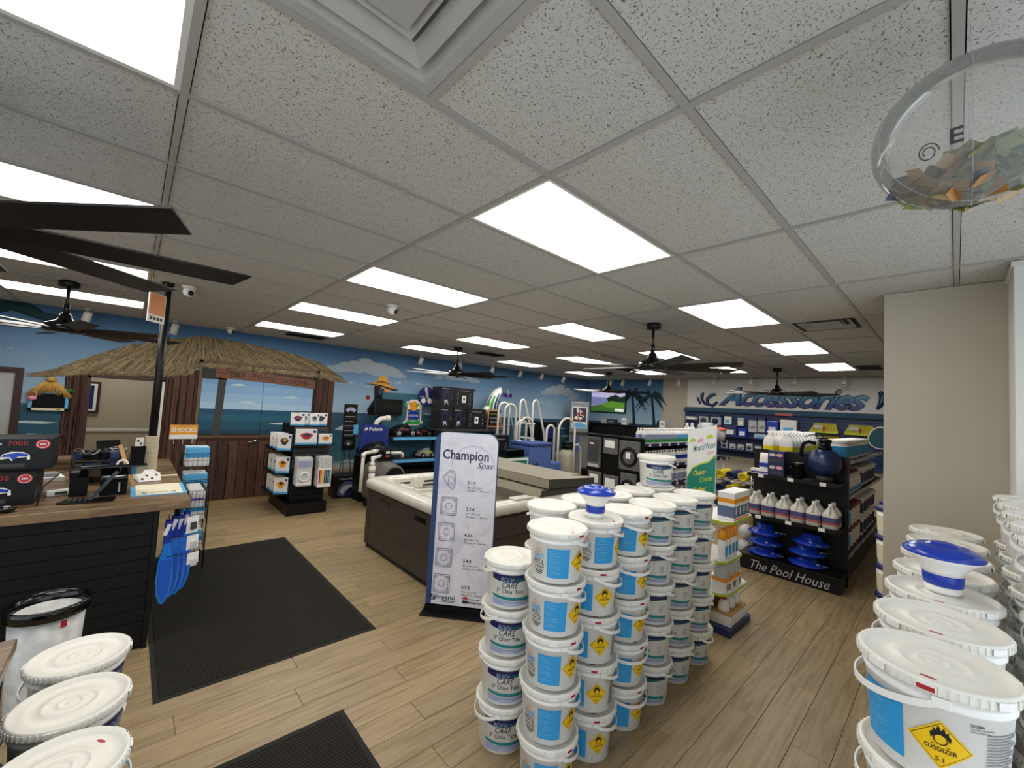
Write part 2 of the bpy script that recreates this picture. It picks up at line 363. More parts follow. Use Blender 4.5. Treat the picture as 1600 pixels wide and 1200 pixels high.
# ---- walls
def wall(name, b): return tag(b.build(name), kind='structure')
mm, mb_, N, L = nodes_mat('mural_paint', 0.8, 0.2)
tc = N('ShaderNodeTexCoord'); sp = N('ShaderNodeSeparateXYZ'); L(tc.outputs['Object'], sp.inputs[0])
mr = N('ShaderNodeMapRange'); mr.inputs[1].default_value = 0.0; mr.inputs[2].default_value = 2.87; L(sp.outputs['Z'], mr.inputs[0])
mpn = N('ShaderNodeMapping'); mpn.inputs['Scale'].default_value = (0.5, 0.5, 4); L(tc.outputs['Object'], mpn.inputs['Vector'])
nz = N('ShaderNodeTexNoise'); nz.inputs['Scale'].default_value = 1.6; nz.inputs['Detail'].default_value = 7; L(mpn.outputs[0], nz.inputs['Vector'])
nm_ = N('ShaderNodeMath', operation='MULTIPLY_ADD'); nm_.inputs[1].default_value = 0.06; nm_.inputs[2].default_value = -0.03; L(nz.outputs['Fac'], nm_.inputs[0])
# sea in the lower part, sky above a crisp horizon at 1.54 m
sea = ramp(N, [(0.0, '#7d6a45'), (0.12, '#8f7a52'), (0.165, '#a9b2ac'), (0.2, '#4c7380'), (0.3, '#3a6274'), (0.42, '#31586d'), (0.55, '#3a586c')])
sky = ramp(N, [(0.5, '#a9c0cf'), (0.6, '#97b2c7'), (0.75, '#7d9dba'), (0.9, '#5c82a8'), (1.0, '#4a7098')])
s1 = N('ShaderNodeMath', operation='ADD'); L(mr.outputs[0], s1.inputs[0]); L(nm_.outputs[0], s1.inputs[1]); L(s1.outputs[0], sea.inputs[0]); L(s1.outputs[0], sky.inputs[0])
gt = N('ShaderNodeMath', operation='GREATER_THAN'); gt.inputs[1].default_value = 1.54; L(sp.outputs['Z'], gt.inputs[0])
mx = N('ShaderNodeMixRGB'); L(gt.outputs[0], mx.inputs[0]); L(sea.outputs[0], mx.inputs[1]); L(sky.outputs[0], mx.inputs[2])
# thin streaks of foam on the water
mpw = N('ShaderNodeMapping'); mpw.inputs['Scale'].default_value = (0.45, 0.45, 9); L(tc.outputs['Object'], mpw.inputs['Vector'])
nw = N('ShaderNodeTexNoise'); nw.inputs['Scale'].default_value = 2.4; nw.inputs['Detail'].default_value = 5; L(mpw.outputs[0], nw.inputs['Vector'])
rw = ramp(N, [(0.0, '#000000'), (0.62, '#000000'), (0.72, '#8a8a8a')]); L(nw.outputs['Fac'], rw.inputs[0])
lt = N('ShaderNodeMath', operation='SUBTRACT'); lt.inputs[0].default_value = 1.0; L(gt.outputs[0], lt.inputs[1])
fa = N('ShaderNodeMath', operation='MULTIPLY'); L(rw.outputs[0], fa.inputs[0]); L(lt.outputs[0], fa.inputs[1])
m2 = N('ShaderNodeMixRGB'); m2.inputs[2].default_value = lin('#c3d0d2'); L(fa.outputs[0], m2.inputs[0]); L(mx.outputs[0], m2.inputs[1]); L(m2.outputs[0], mb_.inputs['Base Color'])
DX0, DX1, DZ = -1.74, -0.90, 1.96     # open doorway
w = MB()
w.box(X0, DX0, YW, YW + 0.12, 0, H, mm).box(DX0, DX1, YW, YW + 0.12, DZ, H, mm).box(DX1, XF, YW, YW + 0.12, 0, H, mm)
wl = wall('wall_left', w)
PAINT = attr_mat('mural_brushwork')
def dabs(b, pts, colr): b.poly(pts, PAINT, None, colr)
def mix(a, c, t): return tuple(a[i] + (c[i] - a[i]) * t for i in range(3)) + (1,)
# painted clouds
rnd = random.Random(3)
b = MB()
def cloud(cx, cz, w_, h_, n=60, axis='Y', plane=YW - 0.002, light='#b9bfc2', dark='#8ea3b4'):
    for k in range(n):
        t = rnd.random(); x = cx + (t - 0.5) * w_; env = max(0.05, 1 - abs(2 * t - 1)) ** 0.7
        r = (0.03 + 0.10 * rnd.random()) * h_ * 1.6; z = cz + rnd.random() * h_ * env * 0.75
        cc = mix(lin(dark), lin(light), min(1, 0.25 + (z - cz) / h_)); pts = []
        pl = plane - 0.0004 * rnd.random()
        for i in range(9):
            a = -2 * PI * i / 9; p = (x + r * 1.9 * math.cos(a), z + r * 0.7 * math.sin(a))
            pts.append((p[0], pl, p[1]) if axis == 'Y' else (pl, p[0], p[1]))
        if axis == 'Y': pts.reverse()
        dabs(b, pts, cc)
cloud(2.35, 2.38, 1.5, 0.40, 150); cloud(3.3, 2.2, 1.6, 0.12, 60); cloud(1.95, 2.1, 0.9, 0.1, 30); cloud(4.6, 2.42, 1.3, 0.25, 70); cloud(8.5, 2.3, 1.5, 0.42, 120); cloud(7.5, 1.95, 1.6, 0.16, 60)
cloud(-2.6, 2.2, 1.0, 0.1, 20, dark='#7f93ad', light='#9aa8bd'); cloud(6.2, 2.1, 1.5, 0.08, 30); cloud(9.3, 2.15, 0.8, 0.3, 40)
b.build('painted_clouds', wl)
# painted hut: planks then thatch
woodc = [lin(c) for c in ('#4f342b', '#5a3d32', '#453029', '#624539', '#4d362e')]
def planks(b, x0, x1, zf0, zf1, n, plane, seed, tint=1.0, zlo=None):
    r = random.Random(seed); ed = [x0 + (x1 - x0) * k / n for k in range(n + 1)]
    for k in range(n):
        a, c = ed[k], ed[k + 1]; base = woodc[r.randrange(5)]; base = tuple(q * tint for q in base[:3]) + (1,)
        za0, za1, zb0, zb1 = zf0(a), zf0(c), zf1(a), zf1(c)
        dabs(b, [(a, plane, za0), (c, plane, za1), (c, plane, zb1), (a, plane, zb0)], base)
        for s_ in range(9):
            x = a + (c - a) * r.random(); wd = 0.002 + 0.006 * r.random(); l0, l1 = r.random() * 0.6, 0.5 + r.random() * 0.5
            z0 = za0 + (zb0 - za0) * l0; z1 = za0 + (zb0 - za0) * l1
            dabs(b, [(x, plane - 0.0006, z0), (x + wd, plane - 0.0006, z0), (x + wd * 1.4 + 0.004, plane - 0.0006, z1), (x + 0.004, plane - 0.0006, z1)], mix(base, lin('#1d1210'), 0.3 + 0.5 * r.random()))
        dabs(b, [(a - 0.006, plane - 0.001, za0), (a + 0.006, plane - 0.001, za0), (a + 0.006, plane - 0.001, zb0), (a - 0.006, plane - 0.001, zb0)], lin('#1a100d'))
b = MB(); pl = YW - 0.003
planks(b, -1.95, DX0 - 0.0, lambda x: 0.0, lambda x: 1.98, 3, pl, 1); planks(b, DX1, -0.44, lambda x: 0.0, lambda x: 2.02 + (x + 0.9) * 0.35, 5, pl, 2); planks(b, 1.34, 1.66, lambda x: 0.0, lambda x: 2.25, 3, pl, 3)
planks(b, DX0, DX1, lambda x: DZ, lambda x: DZ + 0.05, 1, pl, 4)
b.build('painted_planks', wl)
def interp(pts, x):
    for (a, za), (c, zc) in zip(pts, pts[1:]):
        if a <= x <= c: return za + (zc - za) * (x - a) / (c - a)
    return pts[0][1] if x < pts[0][0] else pts[-1][1]
UP = [(-2.12, 1.97), (-1.81, 2.19), (-1.37, 2.44), (-0.92, 2.6), (-0.5, 2.72), (-0.02, 2.7), (0.47, 2.65), (1.01, 2.58), (1.36, 2.49), (1.58, 2.36), (1.68, 2.24)]
LO = [(-2.12, 1.93), (-1.75, 2.0), (-0.87, 2.03), (-0.6, 2.08), (-0.46, 2.3), (1.33, 2.38), (1.36, 2.22), (1.68, 2.17)]
thc = [lin(c) for c in ('#7d6c50', '#8f7d5e', '#6b5b43', '#a08d6b', '#5d4f3b')]
def thatch(b, up, lo, apex, n, plane, seed, x0, x1):
    r = random.Random(seed)
    xs = [x0 + (x1 - x0) * k / 40 for k in range(41)]
    for a, c in zip(xs, xs[1:]): dabs(b, [(a, plane, interp(lo, a)), (c, plane, interp(lo, c)), (c, plane, interp(up, c)), (a, plane, interp(up, a))], thc[r.randrange(3)])
    for k in range(n):
        x = x0 + (x1 - x0) * r.random(); zu, zl = interp(up, x), interp(lo, x); z = zl + (zu - zl) * r.random()
        d = Vector((x - apex[0], (z - apex[1]) - 0.35)); d.normalize(); ln = 0.10 + 0.22 * r.random(); x2, z2 = x + d.x * ln, z + d.y * ln
        zl2 = interp(lo, x2) - 0.05 * r.random()
        if z2 < zl2: z2 = zl2
        if z2 > interp(up, x2): z2 = interp(up, x2)
        wd = 0.004 + 0.007 * r.random(); nx, nzz = -d.y * wd, d.x * wd; p = plane - 0.0005 - 0.001 * r.random()
        pts = [(x + nx, p, z + nzz), (x - nx, p, z - nzz), (x2, p, z2)]
        cc = thc[r.randrange(5)]; cc = mix(cc, lin('#3a2f22'), 0.5 * r.random()) if r.random() < 0.4 else mix(cc, lin('#b5a480'), 0.5 * r.random())
        a = (pts[1][0]-pts[0][0])*(pts[2][2]-pts[0][2]) - (pts[1][2]-pts[0][2])*(pts[2][0]-pts[0][0])
        dabs(b, pts if a > 0 else pts[::-1], cc)
b = MB(); thatch(b, UP, LO, (-0.5, 2.75), 3400, YW - 0.005, 5, -2.12, 1.68); b.build('painted_thatch', wl)
# painted woman in a straw hat and painted waves
def shape(b, pts, hexc, d=0.003): 
    pts = [(x, YW - d, z) for x, z in pts]
    a = sum(pts[i][0] * pts[(i+1) % len(pts)][2] - pts[(i+1) % len(pts)][0] * pts[i][2] for i in range(len(pts)))
    dabs(b, pts if a > 0 else pts[::-1], lin(hexc))
b = MB()
shape(b, [(2.46, 2.14), (2.5, 1.9), (2.6, 1.78), (2.78, 1.7), (2.86, 1.9), (2.86, 2.13)], '#d3995a'); shape(b, [(2.48, 2.13), (2.62, 2.13), (2.66, 1.95), (2.82, 1.75), (2.86, 1.55), (2.4, 1.5), (2.36, 1.62), (2.5, 1.85)], '#1b1c22', 0.004)
shape(b, [(2.6, 2.1), (2.7, 2.08), (2.74, 1.96), (2.66, 1.9), (2.58, 1.98)], '#3c4654', 0.005); shape(b, [(2.84, 2.0), (2.9, 1.96), (2.84, 1.9)], '#8c3a33', 0.005)
shape(b, [(2.28, 2.15), (2.42, 2.18), (2.6, 2.19), (2.78, 2.17), (2.95, 2.11), (3.04, 2.07), (2.95, 2.05), (2.78, 2.08), (2.6, 2.13), (2.42, 2.15)], '#1d1712', 0.006); shape(b, [(2.32, 2.155), (2.5, 2.21), (2.62, 2.22), (2.8, 2.19), (3.0, 2.08), (2.8, 2.11), (2.6, 2.155), (2.42, 2.165)], '#cf9a43', 0.007)
shape(b, [(2.53, 2.2), (2.57, 2.34), (2.68, 2.35), (2.77, 2.32), (2.8, 2.18), (2.66, 2.21)], '#d6a54c', 0.007); shape(b, [(2.53, 2.2), (2.535, 2.225), (2.66, 2.235), (2.795, 2.21), (2.8, 2.18), (2.66, 2.21)], '#7a3b22', 0.008)
for k in range(12):
    a = 2 * PI * k / 12; shape(b, [(2.36 + 0.05 * math.cos(a + q), 1.87 + 0.05 * math.sin(a + q)) for q in (0, 0.7)] + [(2.36, 1.87)], '#a83a38', 0.004)
for (x, z, w_, h_) in ((-2.2, 1.28, 0.45, 0.03), (-2.15, 1.08, 0.5, 0.06), (1.95, 1.2, 0.45, 0.09), (2.1, 0.55, 0.5, 0.05), (8.6, 1.25, 0.5, 0.03), (8.9, 1.0, 0.6, 0.05), (6.5, 1.35, 0.5, 0.02)):
    shape(b, [(x - w_ / 2, z), (x - w_ * 0.15, z + h_), (x + w_ * 0.1, z + h_ * 0.7), (x + w_ / 2, z + h_ * 0.2), (x + w_ * 0.2, z - h_ * 0.4), (x - w_ * 0.2, z - h_ * 0.2)], '#b9c6c8')
shape(b, [(5.0, 2.2), (5.06, 2.24), (5.16, 2.23), (5.2, 2.21), (5.16, 2.18), (5.05, 2.17)], '#4b3550'); shape(b, [(5.2, 2.212), (6.08, 2.215), (6.08, 2.209), (5.2, 2.206)], '#5a5a66'); shape(b, [(6.12, 2.2), (6.47, 2.18), (6.47, 2.09), (6.12, 2.1)], '#4b2a86', 0.004)
shape(b, [(-3.2, 2.87), (-2.35, 2.87), (-2.0, 2.62), (-2.25, 2.66), (-2.5, 2.74), (-2.9, 2.5), (-2.95, 2.2), (-3.2, 2.3)], '#1d3a40'); shape(b, [(-2.6, 2.8), (-2.1, 2.76), (-1.8, 2.58), (-2.15, 2.69)], '#22484a', 0.004)
b.build('painted_figure', wl)
# mural continues on the end wall beside the television
wb = MB()
YM = 4.52
wb.box(XF, XF + 0.1, YM, YW + 0.12, 0, H, mm).box(XF, XF + 0.1, YR - 0.9, YM, 0, H, 'beige_wall')
wf = wall('wall_back', wb)
b = MB()
def shapeX(pts, hexc, d=0.003):
    pts = [(XF - d, y, z) for y, z in pts]
    a = sum(pts[i][1] * pts[(i+1) % len(pts)][2] - pts[(i+1) % len(pts)][1] * pts[i][2] for i in range(len(pts)))
    dabs(b, pts if a < 0 else pts[::-1], lin(hexc))
def palm(y, z, base, s, seed, leaf, trunk):
    r = random.Random(seed)
    shapeX([(y - 0.035, z), (y + 0.035, z), ((y + base) / 2 + 0.03, (z + 1.2) / 2), (base + 0.06, 1.2), (base - 0.06, 1.2), ((y + base) / 2 - 0.05, (z + 1.2) / 2)], trunk)
    for k in range(13):
        a = -0.5 + (PI + 1.0) * k / 12; ln = s * (0.75 + 0.4 * r.random()); dr = 0.25 + 0.5 * abs(math.cos(a)); pts1 = []; pts2 = []
        for i in range(7):
            t = i / 6; py, pz = y + math.cos(a) * ln * t, z + math.sin(a) * ln * t * 0.75 - dr * s * t * t; wd = 0.07 * s * (1 - t) * (0.4 + 2.2 * t) + 0.004
            pts1.append((py, pz + wd)); pts2.append((py, pz - wd * 1.6))
        shapeX(pts1 + pts2[::-1], leaf if k % 2 else trunk, 0.004 + 0.0003 * k)
palm(5.5, 2.42, 5.38, 0.55, 1, '#1d2f3c', '#18242c'); palm(4.86, 2.4, 4.72, 0.5, 2, '#1f4a4d', '#1b2f36')
shapeX([(4.7, 1.5), (4.52, 1.5), (4.52, 1.66), (4.58, 1.7), (4.66, 1.66)], '#1a2a2c')
b.build('painted_palms', wf)
# white fascia panel over the blue slatwall, end of room
MB().box(XF - 0.012, XF, -1.2, 3.8, 2.02, H - 0.02, 'white_paint').build('fascia_panel', wf)
# beige column and the storefront beside it
MB_ = MB().box(2.94, 3.5, YR - 0.8, -0.84, 0, H, 'beige_wall'); wall('wall_column', MB_)
jm = mat('jamb_white', '#dcdad4', 0.7, var=0.02)
wj = wall('wall_jamb', MB().box(2.5, 2.938, YS - 0.2, YR, 0, H, 'jamb_white'))
MB().box(2.47, 2.96, YR - 0.03, YR + 0.012, H - 0.03, H - 0.005, 'white_paint').build('corner_trim', wj)
wall('wall_right', MB().box(3.5, XF + 0.1, YR - 0.9, YR - 0.8, 0, H, 'beige_wall'))
# storefront: sill, head, posts and panes to the right of and behind the camera
gm = bpy.data.materials.new('window_glass'); gm.use_nodes = True; nt = gm.node_tree; nt.nodes.clear(); MATS['window_glass'] = gm
t1 = nt.nodes.new('ShaderNodeBsdfTransparent'); t2 = nt.nodes.new('ShaderNodeBsdfGlossy'); t2.inputs['Roughness'].default_value = 0.02; mxs = nt.nodes.new('ShaderNodeMixShader'); mxs.inputs[0].default_value = 0.05; oo = nt.nodes.new('ShaderNodeOutputMaterial')
nt.links.new(t1.outputs[0], mxs.inputs[1]); nt.links.new(t2.outputs[0], mxs.inputs[2]); nt.links.new(mxs.outputs[0], oo.inputs[0])
b = MB().box(X0, 2.5, YS - 0.12, YS, 0, 0.3, 'beige_wall').box(X0, 2.5, YS - 0.12, YS, 2.6, H, 'beige_wall')
w1 = wall('window_1', b)
for x in (-3.55, -2.1, -0.6, 0.9, 2.4): MB().box(x, x + 0.07, YS - 0.09, YS - 0.02, 0.3, 2.6, 'black_metal').build('window_post', w1)
for x in (-3.48, -2.03, -0.53, 0.97): MB().box(x, x + 1.43, YS - 0.06, YS - 0.055, 0.3, 2.6, gm).build('pane', w1)
b = MB().box(X0 - 0.12, X0, YS, 2.4, 0, 0.3, 'beige_wall').box(X0 - 0.12, X0, YS, 2.4, 2.6, H, 'beige_wall').box(X0 - 0.12, X0, 2.4, YW, 0, H, 'beige_wall')
w2 = wall('window_2', b)
for y in (-2.18, -0.65, 0.85, 2.33): MB().box(X0 - 0.09, X0 - 0.02, y, y + 0.07, 0.3, 2.6, 'black_metal').build('window_post', w2)
for y in (-2.11, -0.58, 0.92): MB().box(X0 - 0.06, X0 - 0.055, y, y + 1.43, 0.3, 2.6, gm).build('pane', w2)
# baseboards
tag(MB().box(-0.42, XF, YW - 0.014, YW - 0.002, 0, 0.07, 'ply').build('baseboard_left'), kind='structure')
# room behind the open doorway
wr = wall('wall_office', MB().box(-3.0, 0.2, 9.3, 9.4, 0, H, 'beige_room').box(-3.1, -3.0, YW + 0.12, 9.4, 0, H, 'beige_room').box(0.2, 0.3, YW + 0.12, 9.4, 0, H, 'beige_room').box(-3.1, 0.3, YW + 0.12, 9.4, H, H + 0.1, 'beige_room').box(-3.1, 0.3, YW, 9.4, -0.1, 0, 'ply'))
ol = thing('added_office_light', 'unseen glowing panel added to brighten the office behind the doorway', 'light', (-1.5, 8.3, H - 0.004)); MB().box(-0.58, 0.58, -0.28, 0.28, 0.0005, 0.003, 'white_paint').build('light_frame', ol); MB().poly([(-0.56, -0.26, 0), (-0.56, 0.26, 0), (0.56, 0.26, 0), (0.56, -0.26, 0)], em).build('diffuser', ol)  # glowing panel out of view, added to brighten the office walls
MB().box(-3.0, 0.2, 9.28, 9.3, 0.98, 1.04, 'white_paint').box(-3.0, 0.2, 9.27, 9.3, 1.0, 1.02, 'white_paint').build('chair_rail', wr)
tm2 = mat('dark_trim', '#3a221a', 0.5, var=0.15, scale=12)
d1 = tag(MB().box(DX0 - 0.0, DX0 + 0.03, YW - 0.01, YW + 0.13, 0, DZ, 'dark_trim').box(DX1 - 0.03, DX1, YW - 0.01, YW + 0.13, 0, DZ, 'white_paint').box(DX0, DX1, YW - 0.01, YW + 0.13, DZ - 0.03, DZ, 'dark_trim').build('door_1'), kind='structure')
MB().box(DX1 - 0.045, DX1 - 0.03, YW + 0.02, YW + 0.06, 1.55, 1.65, 'black_metal').build('hinge', d1); MB().box(DX1 - 0.045, DX1 - 0.03, YW + 0.02, YW + 0.06, 0.95, 1.05, 'black_metal').build('hinge', d1)
# double doors, painted over with the hut front
for k, (a, c) in enumerate(((-0.445, 0.432), (0.438, 1.315))):
    d = MB().box(a, c, YW - 0.03, YW - 0.001, 0.03, 2.29, 'dark_trim').build(f'door_{k + 2}'); tag(d, kind='structure')
    b = MB(); p = YW - 0.031
    planks(b, a, c, lambda x: 0.03, lambda x: 1.0, 6, p, 11 + k, 1.05)
    dabs(b, [(a, p, 1.0), (c, p, 1.0), (c, p, 1.1), (a, p, 1.1)], lin('#3d2a20')); dabs(b, [(a, p - 0.0003, 1.06), (c, p - 0.0003, 1.06), (c, p - 0.0003, 1.10), (a, p - 0.0003, 1.10)], lin('#6a4a36'))
    for z0, z1, h0 in ((1.1, 1.2, '#24485c'), (1.2, 1.35, '#2a5669'), (1.35, 1.45, '#2f6078'), (1.45, 1.54, '#2a5670'), (1.54, 1.65, '#a9c6dc'), (1.65, 1.8, '#98bbd8'), (1.8, 1.95, '#88afd2'), (1.95, 2.1, '#7ba4cb')):
        dabs(b, [(a, p, z0), (c, p, z0), (c, p, z1), (a, p, z1)], lin(h0))
    if k == 0: dabs(b, [(a + 0.19, p - 0.001, 1.1), (a + 0.30, p - 0.001, 1.1), (a + 0.33, p - 0.001, 2.1), (a + 0.22, p - 0.001, 2.1)], lin('#454545')); dabs(b, [(a, p - 0.001, 2.03), (a + 0.33, p - 0.001, 2.03), (a + 0.33, p - 0.001, 2.2), (a, p - 0.001, 2.2)], lin('#3c3c3a')); dabs(b, [(a, p - 0.0008, 1.1), (c, p - 0.0008, 1.1), (c, p - 0.0008, 1.13), (a, p - 0.0008, 1.14)], lin('#2b2f33'))
    else: dabs(b, [(c - 0.06, p - 0.001, 1.1), (c, p - 0.001, 1.1), (c, p - 0.001, 2.2), (c - 0.05, p - 0.001, 2.2)], lin('#33231b'))
    for (x, z, w_) in ((0.05, 1.95, 0.25), (0.9, 1.78, 0.3), (0.2, 1.66, 0.3), (0.75, 1.3, 0.4), (0.35, 1.25, 0.2)):
        if a < x - w_ / 2 and x + w_ / 2 < c: dabs(b, [(x - w_ / 2, p - 0.0006, z), (x, p - 0.0006, z - 0.012), (x + w_ / 2, p - 0.0006, z), (x + 0.05, p - 0.0006, z + 0.03), (x - 0.05, p - 0.0006, z + 0.02)], lin('#c3d2d8'))
    lo_ = lambda x: 2.1 - (x + 0.45) * 0.02
    bz0, bz1 = (2.05, 2.2) if k == 0 else (2.02, 2.18)
    xa = a + 0.17 if k == 0 else a
    bx = [(xa, 2.06), (c, 2.03)] if k == 0 else [(a, 2.03), (c - 0.02, 1.97)]
    dabs(b, [(bx[0][0], p - 0.002, bx[0][1]), (bx[1][0], p - 0.002, bx[1][1]), (bx[1][0], p - 0.002, bx[1][1] + 0.16), (bx[0][0], p - 0.002, bx[0][1] + 0.16)], lin('#7a5644'))
    for q in range(14):
        x = bx[0][0] + (bx[1][0] - bx[0][0] - 0.15) * rnd.random(); z = bx[0][1] + 0.01 + 0.13 * rnd.random(); dabs(b, [(x, p - 0.0022, z), (x + 0.15, p - 0.0022, z - 0.004), (x + 0.15, p - 0.0022, z + 0.001), (x, p - 0.0022, z + 0.006)], lin('#4a2c22'))
    up_ = [(a, 2.29), (c, 2.29)]; lw = [(a, 2.24), (c, 2.22)]
    thatch(b, up_, lw, (0.4, 3.2), 260, p - 0.003, 30 + k, a, c)
    s_ = 'THE PO' if k == 0 else 'OL HOUSE'
    b2 = MB().text('THE  PO' if k == 0 else 'OL  HOUSE', 0.115, 'black_print', F_negY(c - 0.012 if k == 0 else a + 0.012, p - 0.007, 2.115 if k == 0 else 2.085) @ RZ(-0.035), 0, 0.0, 'RIGHT' if k == 0 else 'LEFT', 1.25)
    b.build('painted_front', d); b2.build('painted_lettering', d)
    if k == 0:
        h = MB().cyl((c - 0.06, YW - 0.03, 1.0), (c - 0.06, YW - 0.07, 1.0), 0.025, 'chrome').cyl((c - 0.06, YW - 0.07, 1.0), (c - 0.17, YW - 0.075, 0.985), 0.011, 'chrome').build('lever_handle', d)
tag(MB().box(-0.49, -0.45, YW - 0.035, YW - 0.002, 0, 2.33, 'painted_frame' if 'painted_frame' in MATS else mat('painted_frame', '#6b5a42', 0.7, var=0.2, scale=14)).box(1.32, 1.36, YW - 0.035, YW - 0.002, 0, 2.33, 'dark_trim').box(-0.49, 1.36, YW - 0.035, YW - 0.002, 2.295, 2.335, 'painted_frame').build('trim_1'), kind='structure')
# framed window at the far left of the mural
w3 = tag(MB().box(-3.1, -2.33, YW - 0.03, YW - 0.002, 1.93, 2.0, 'dark_trim').box(-2.4, -2.33, YW - 0.03, YW - 0.002, 0.9, 1.93, 'dark_trim').box(-3.1, -2.33, YW - 0.03, YW - 0.002, 0.85, 0.92, 'dark_trim').build('window_3'), kind='structure')
MB().box(-3.1, -2.4, YW - 0.012, YW - 0.004, 0.92, 1.93, mat('frosted_pane', '#a9aaa8', 0.12, var=0.25, scale=2.5)).build('pane', w3)
# ================================================================ CEILING FITTINGS
def make_fan():
    t = thing('ceiling_fan', 'x', 'fan', (0, 0, 0), 0, 'black eight-bladed ceiling fans')
    MB().lathe([(0.075, 0.0), (0.08, -0.01), (0.08, -0.055), (0.06, -0.065)][::-1], 'black_satin', 24).build('canopy', t)
    MB().cyl((0, 0, -0.06), (0, 0, -0.34), 0.014, 'black_satin').cyl((0, 0, -0.24), (0, 0, -0.34), 0.024, 'black_satin').build('downrod', t)
    MB().lathe([(0.03, -0.33), (0.045, -0.345), (0.05, -0.38), (0.075, -0.41), (0.14, -0.44), (0.155, -0.46), (0.155, -0.515), (0.14, -0.525), (0.05, -0.53)][::-1], 'black_gloss', 32).build('motor_housing', t)
    me = None
    for k in range(8):
        if me is None:
            b = MB(); n = 6; vs = []; fs = []
            for i in range(n + 1):
                q = i / n; x = 0.13 + 0.82 * q; w = 0.058 + 0.012 * q; tw = -0.30 * (1 - 0.4 * q); sk = 0.05 if i == n else 0
                for sy, dx in ((-1, 0), (1, -sk)):
                    for dz in (0.004, -0.004): vs.append((x + dx, sy * w * math.cos(tw), -0.49 + sy * w * math.sin(tw) + dz))
            for i in range(n):
                a = 4 * i; c = a + 4; fs += [(a, c, c + 2, a + 2), (a + 1, a + 3, c + 3, c + 1), (a, a + 1, c + 1, c), (a + 2, c + 2, c + 3, a + 3)]
            fs += [(0, 2, 3, 1), (4 * n, 4 * n + 1, 4 * n + 3, 4 * n + 2)]
            o = b.add(vs, fs, 'black_satin').build('blade', t); me = o.data
        else:
            o = bpy.data.objects.new('blade', me); COL.objects.link(o); o.parent = t
        o.rotation_euler[2] = k * PI / 4
    return t
fan = make_fan()
FANS = [(-1.85, 1.12, 0.0, 'black ceiling fan over the counter end, nearest of all, hub out of frame'), (-1.82, 4.92, 0.25, 'black ceiling fan over the counter before the thatched hut'), (3.03, 4.95, 0.1, 'black ceiling fan before the painted clouds above the hot tub'),
        (3.0, 1.11, 0.05, 'large black ceiling fan in the middle of the room'), (7.8, 4.92, 0.2, 'small far black ceiling fan in front of the television'), (7.9, 1.14, 0.12, 'far black ceiling fan before the blue script lettering')]
for i, (x, y, a, lab) in enumerate(FANS):
    if i == 0: fan.location = (x, y, H); fan.rotation_euler[2] = a; fan['label'] = lab
    else: tree(fan, (x, y, H), a, lab)
def make_spot():
    t = thing('track_spotlight', 'x', 'spotlight', (0, 0, 0), 0, 'white ceiling spotlights')
    MB().cyl((0, 0, 0), (0, 0, -0.02), 0.035, 'white_paint').build('mount', t); MB().cyl((0, 0, -0.02), (0, 0, -0.07), 0.007, 'white_paint', 8).build('stem', t)
    q = TR(0, 0, -0.13) @ RX(0.45)
    h = MB().lathe([(0.03, 0.085), (0.046, 0.07), (0.048, -0.08), (0.040, -0.08), (0.036, -0.05)][::-1], 'white_paint', 16, q, cap0=False).build('lamp_head', t)
    MB().lathe([(0.001, -0.05), (0.038, -0.05)], 'black_matte', 16, q, cap0=False, cap1=False).build('lens', h)
    return t
spot = make_spot(); first = True
SP = [(-1.8, 6.85, 0.5, 'white ceiling spotlight above the open doorway'), (-0.87, 6.85, 0.4, 'white ceiling spotlight beside the black pole above the thatched roof')]
SP += [(x, 6.8, 0.1, f'white ceiling spotlight along the mural, {ORD[k + 1]} to the right of the hut') for k, x in enumerate((3.35, 4.4, 5.4, 6.4, 7.25, 8.2))]
SP += [(9.55, y, 1.5, f'white ceiling spotlight before the end wall, {ORD[k + 1]} from the mural corner') for k, y in enumerate((6.04, 5.6, 4.72, 3.87, 2.95, 2.1, 1.22, 0.35))]
for x, y, a, lab in SP:
    if first: spot.location = (x, y, H); spot.rotation_euler[2] = a; spot['label'] = lab; first = False
    else: tree(spot, (x, y, H), a, lab)
for x, y, a, lab in ((-0.93, 3.98, 0.3, 'white dome security camera on the ceiling near the black pole'), (0.71, 2.9, 0.6, 'white dome security camera on the ceiling between light panels'), (-0.19, 6.67, 0.8, 'small white and black security camera on the ceiling above the hut')):
    t = thing('security_camera', lab, 'camera', (x, y, H), a, 'ceiling security cameras')
    MB().lathe([(0.055, -0.03), (0.062, -0.02), (0.062, 0)], 'white_paint', 20).build('camera_base', t)
    MB().sphere((0, 0, -0.06), 0.05, 'white_paint').build('camera_ball', t); MB().cyl((0, -0.02, -0.07), (0, -0.055, -0.08), 0.024, 'black_gloss', 14).build('camera_lens', t)
# hanging two-sided sign by the black pole
t = thing('hanging_sign', 'small orange and white sign hanging from the ceiling beside the black pole', 'sign', (-1.16, 3.9, 2.58), 0.9)
MB().box(-0.1, 0.1, -0.004, 0.004, -0.13, 0.14, 'paper_white').build('sign_board', t); MB().box(-0.09, 0.09, -0.006, 0.006, -0.06, 0.135, 'orange_wood').build('sign_picture', t)
b = MB(); [b.box(-0.075 + k * 0.04, -0.05 + k * 0.04, -0.0075, -0.0065, -0.11, -0.08, 'dark_grey') for k in range(4)]; b.build('sign_print', t)
MB().cyl((-0.08, 0, 0.14), (-0.08, 0, 0.285), 0.001, 'light_grey', 4).cyl((0.08, 0, 0.14), (0.08, 0, 0.285), 0.001, 'light_grey', 4).build('hanging_wire', t)

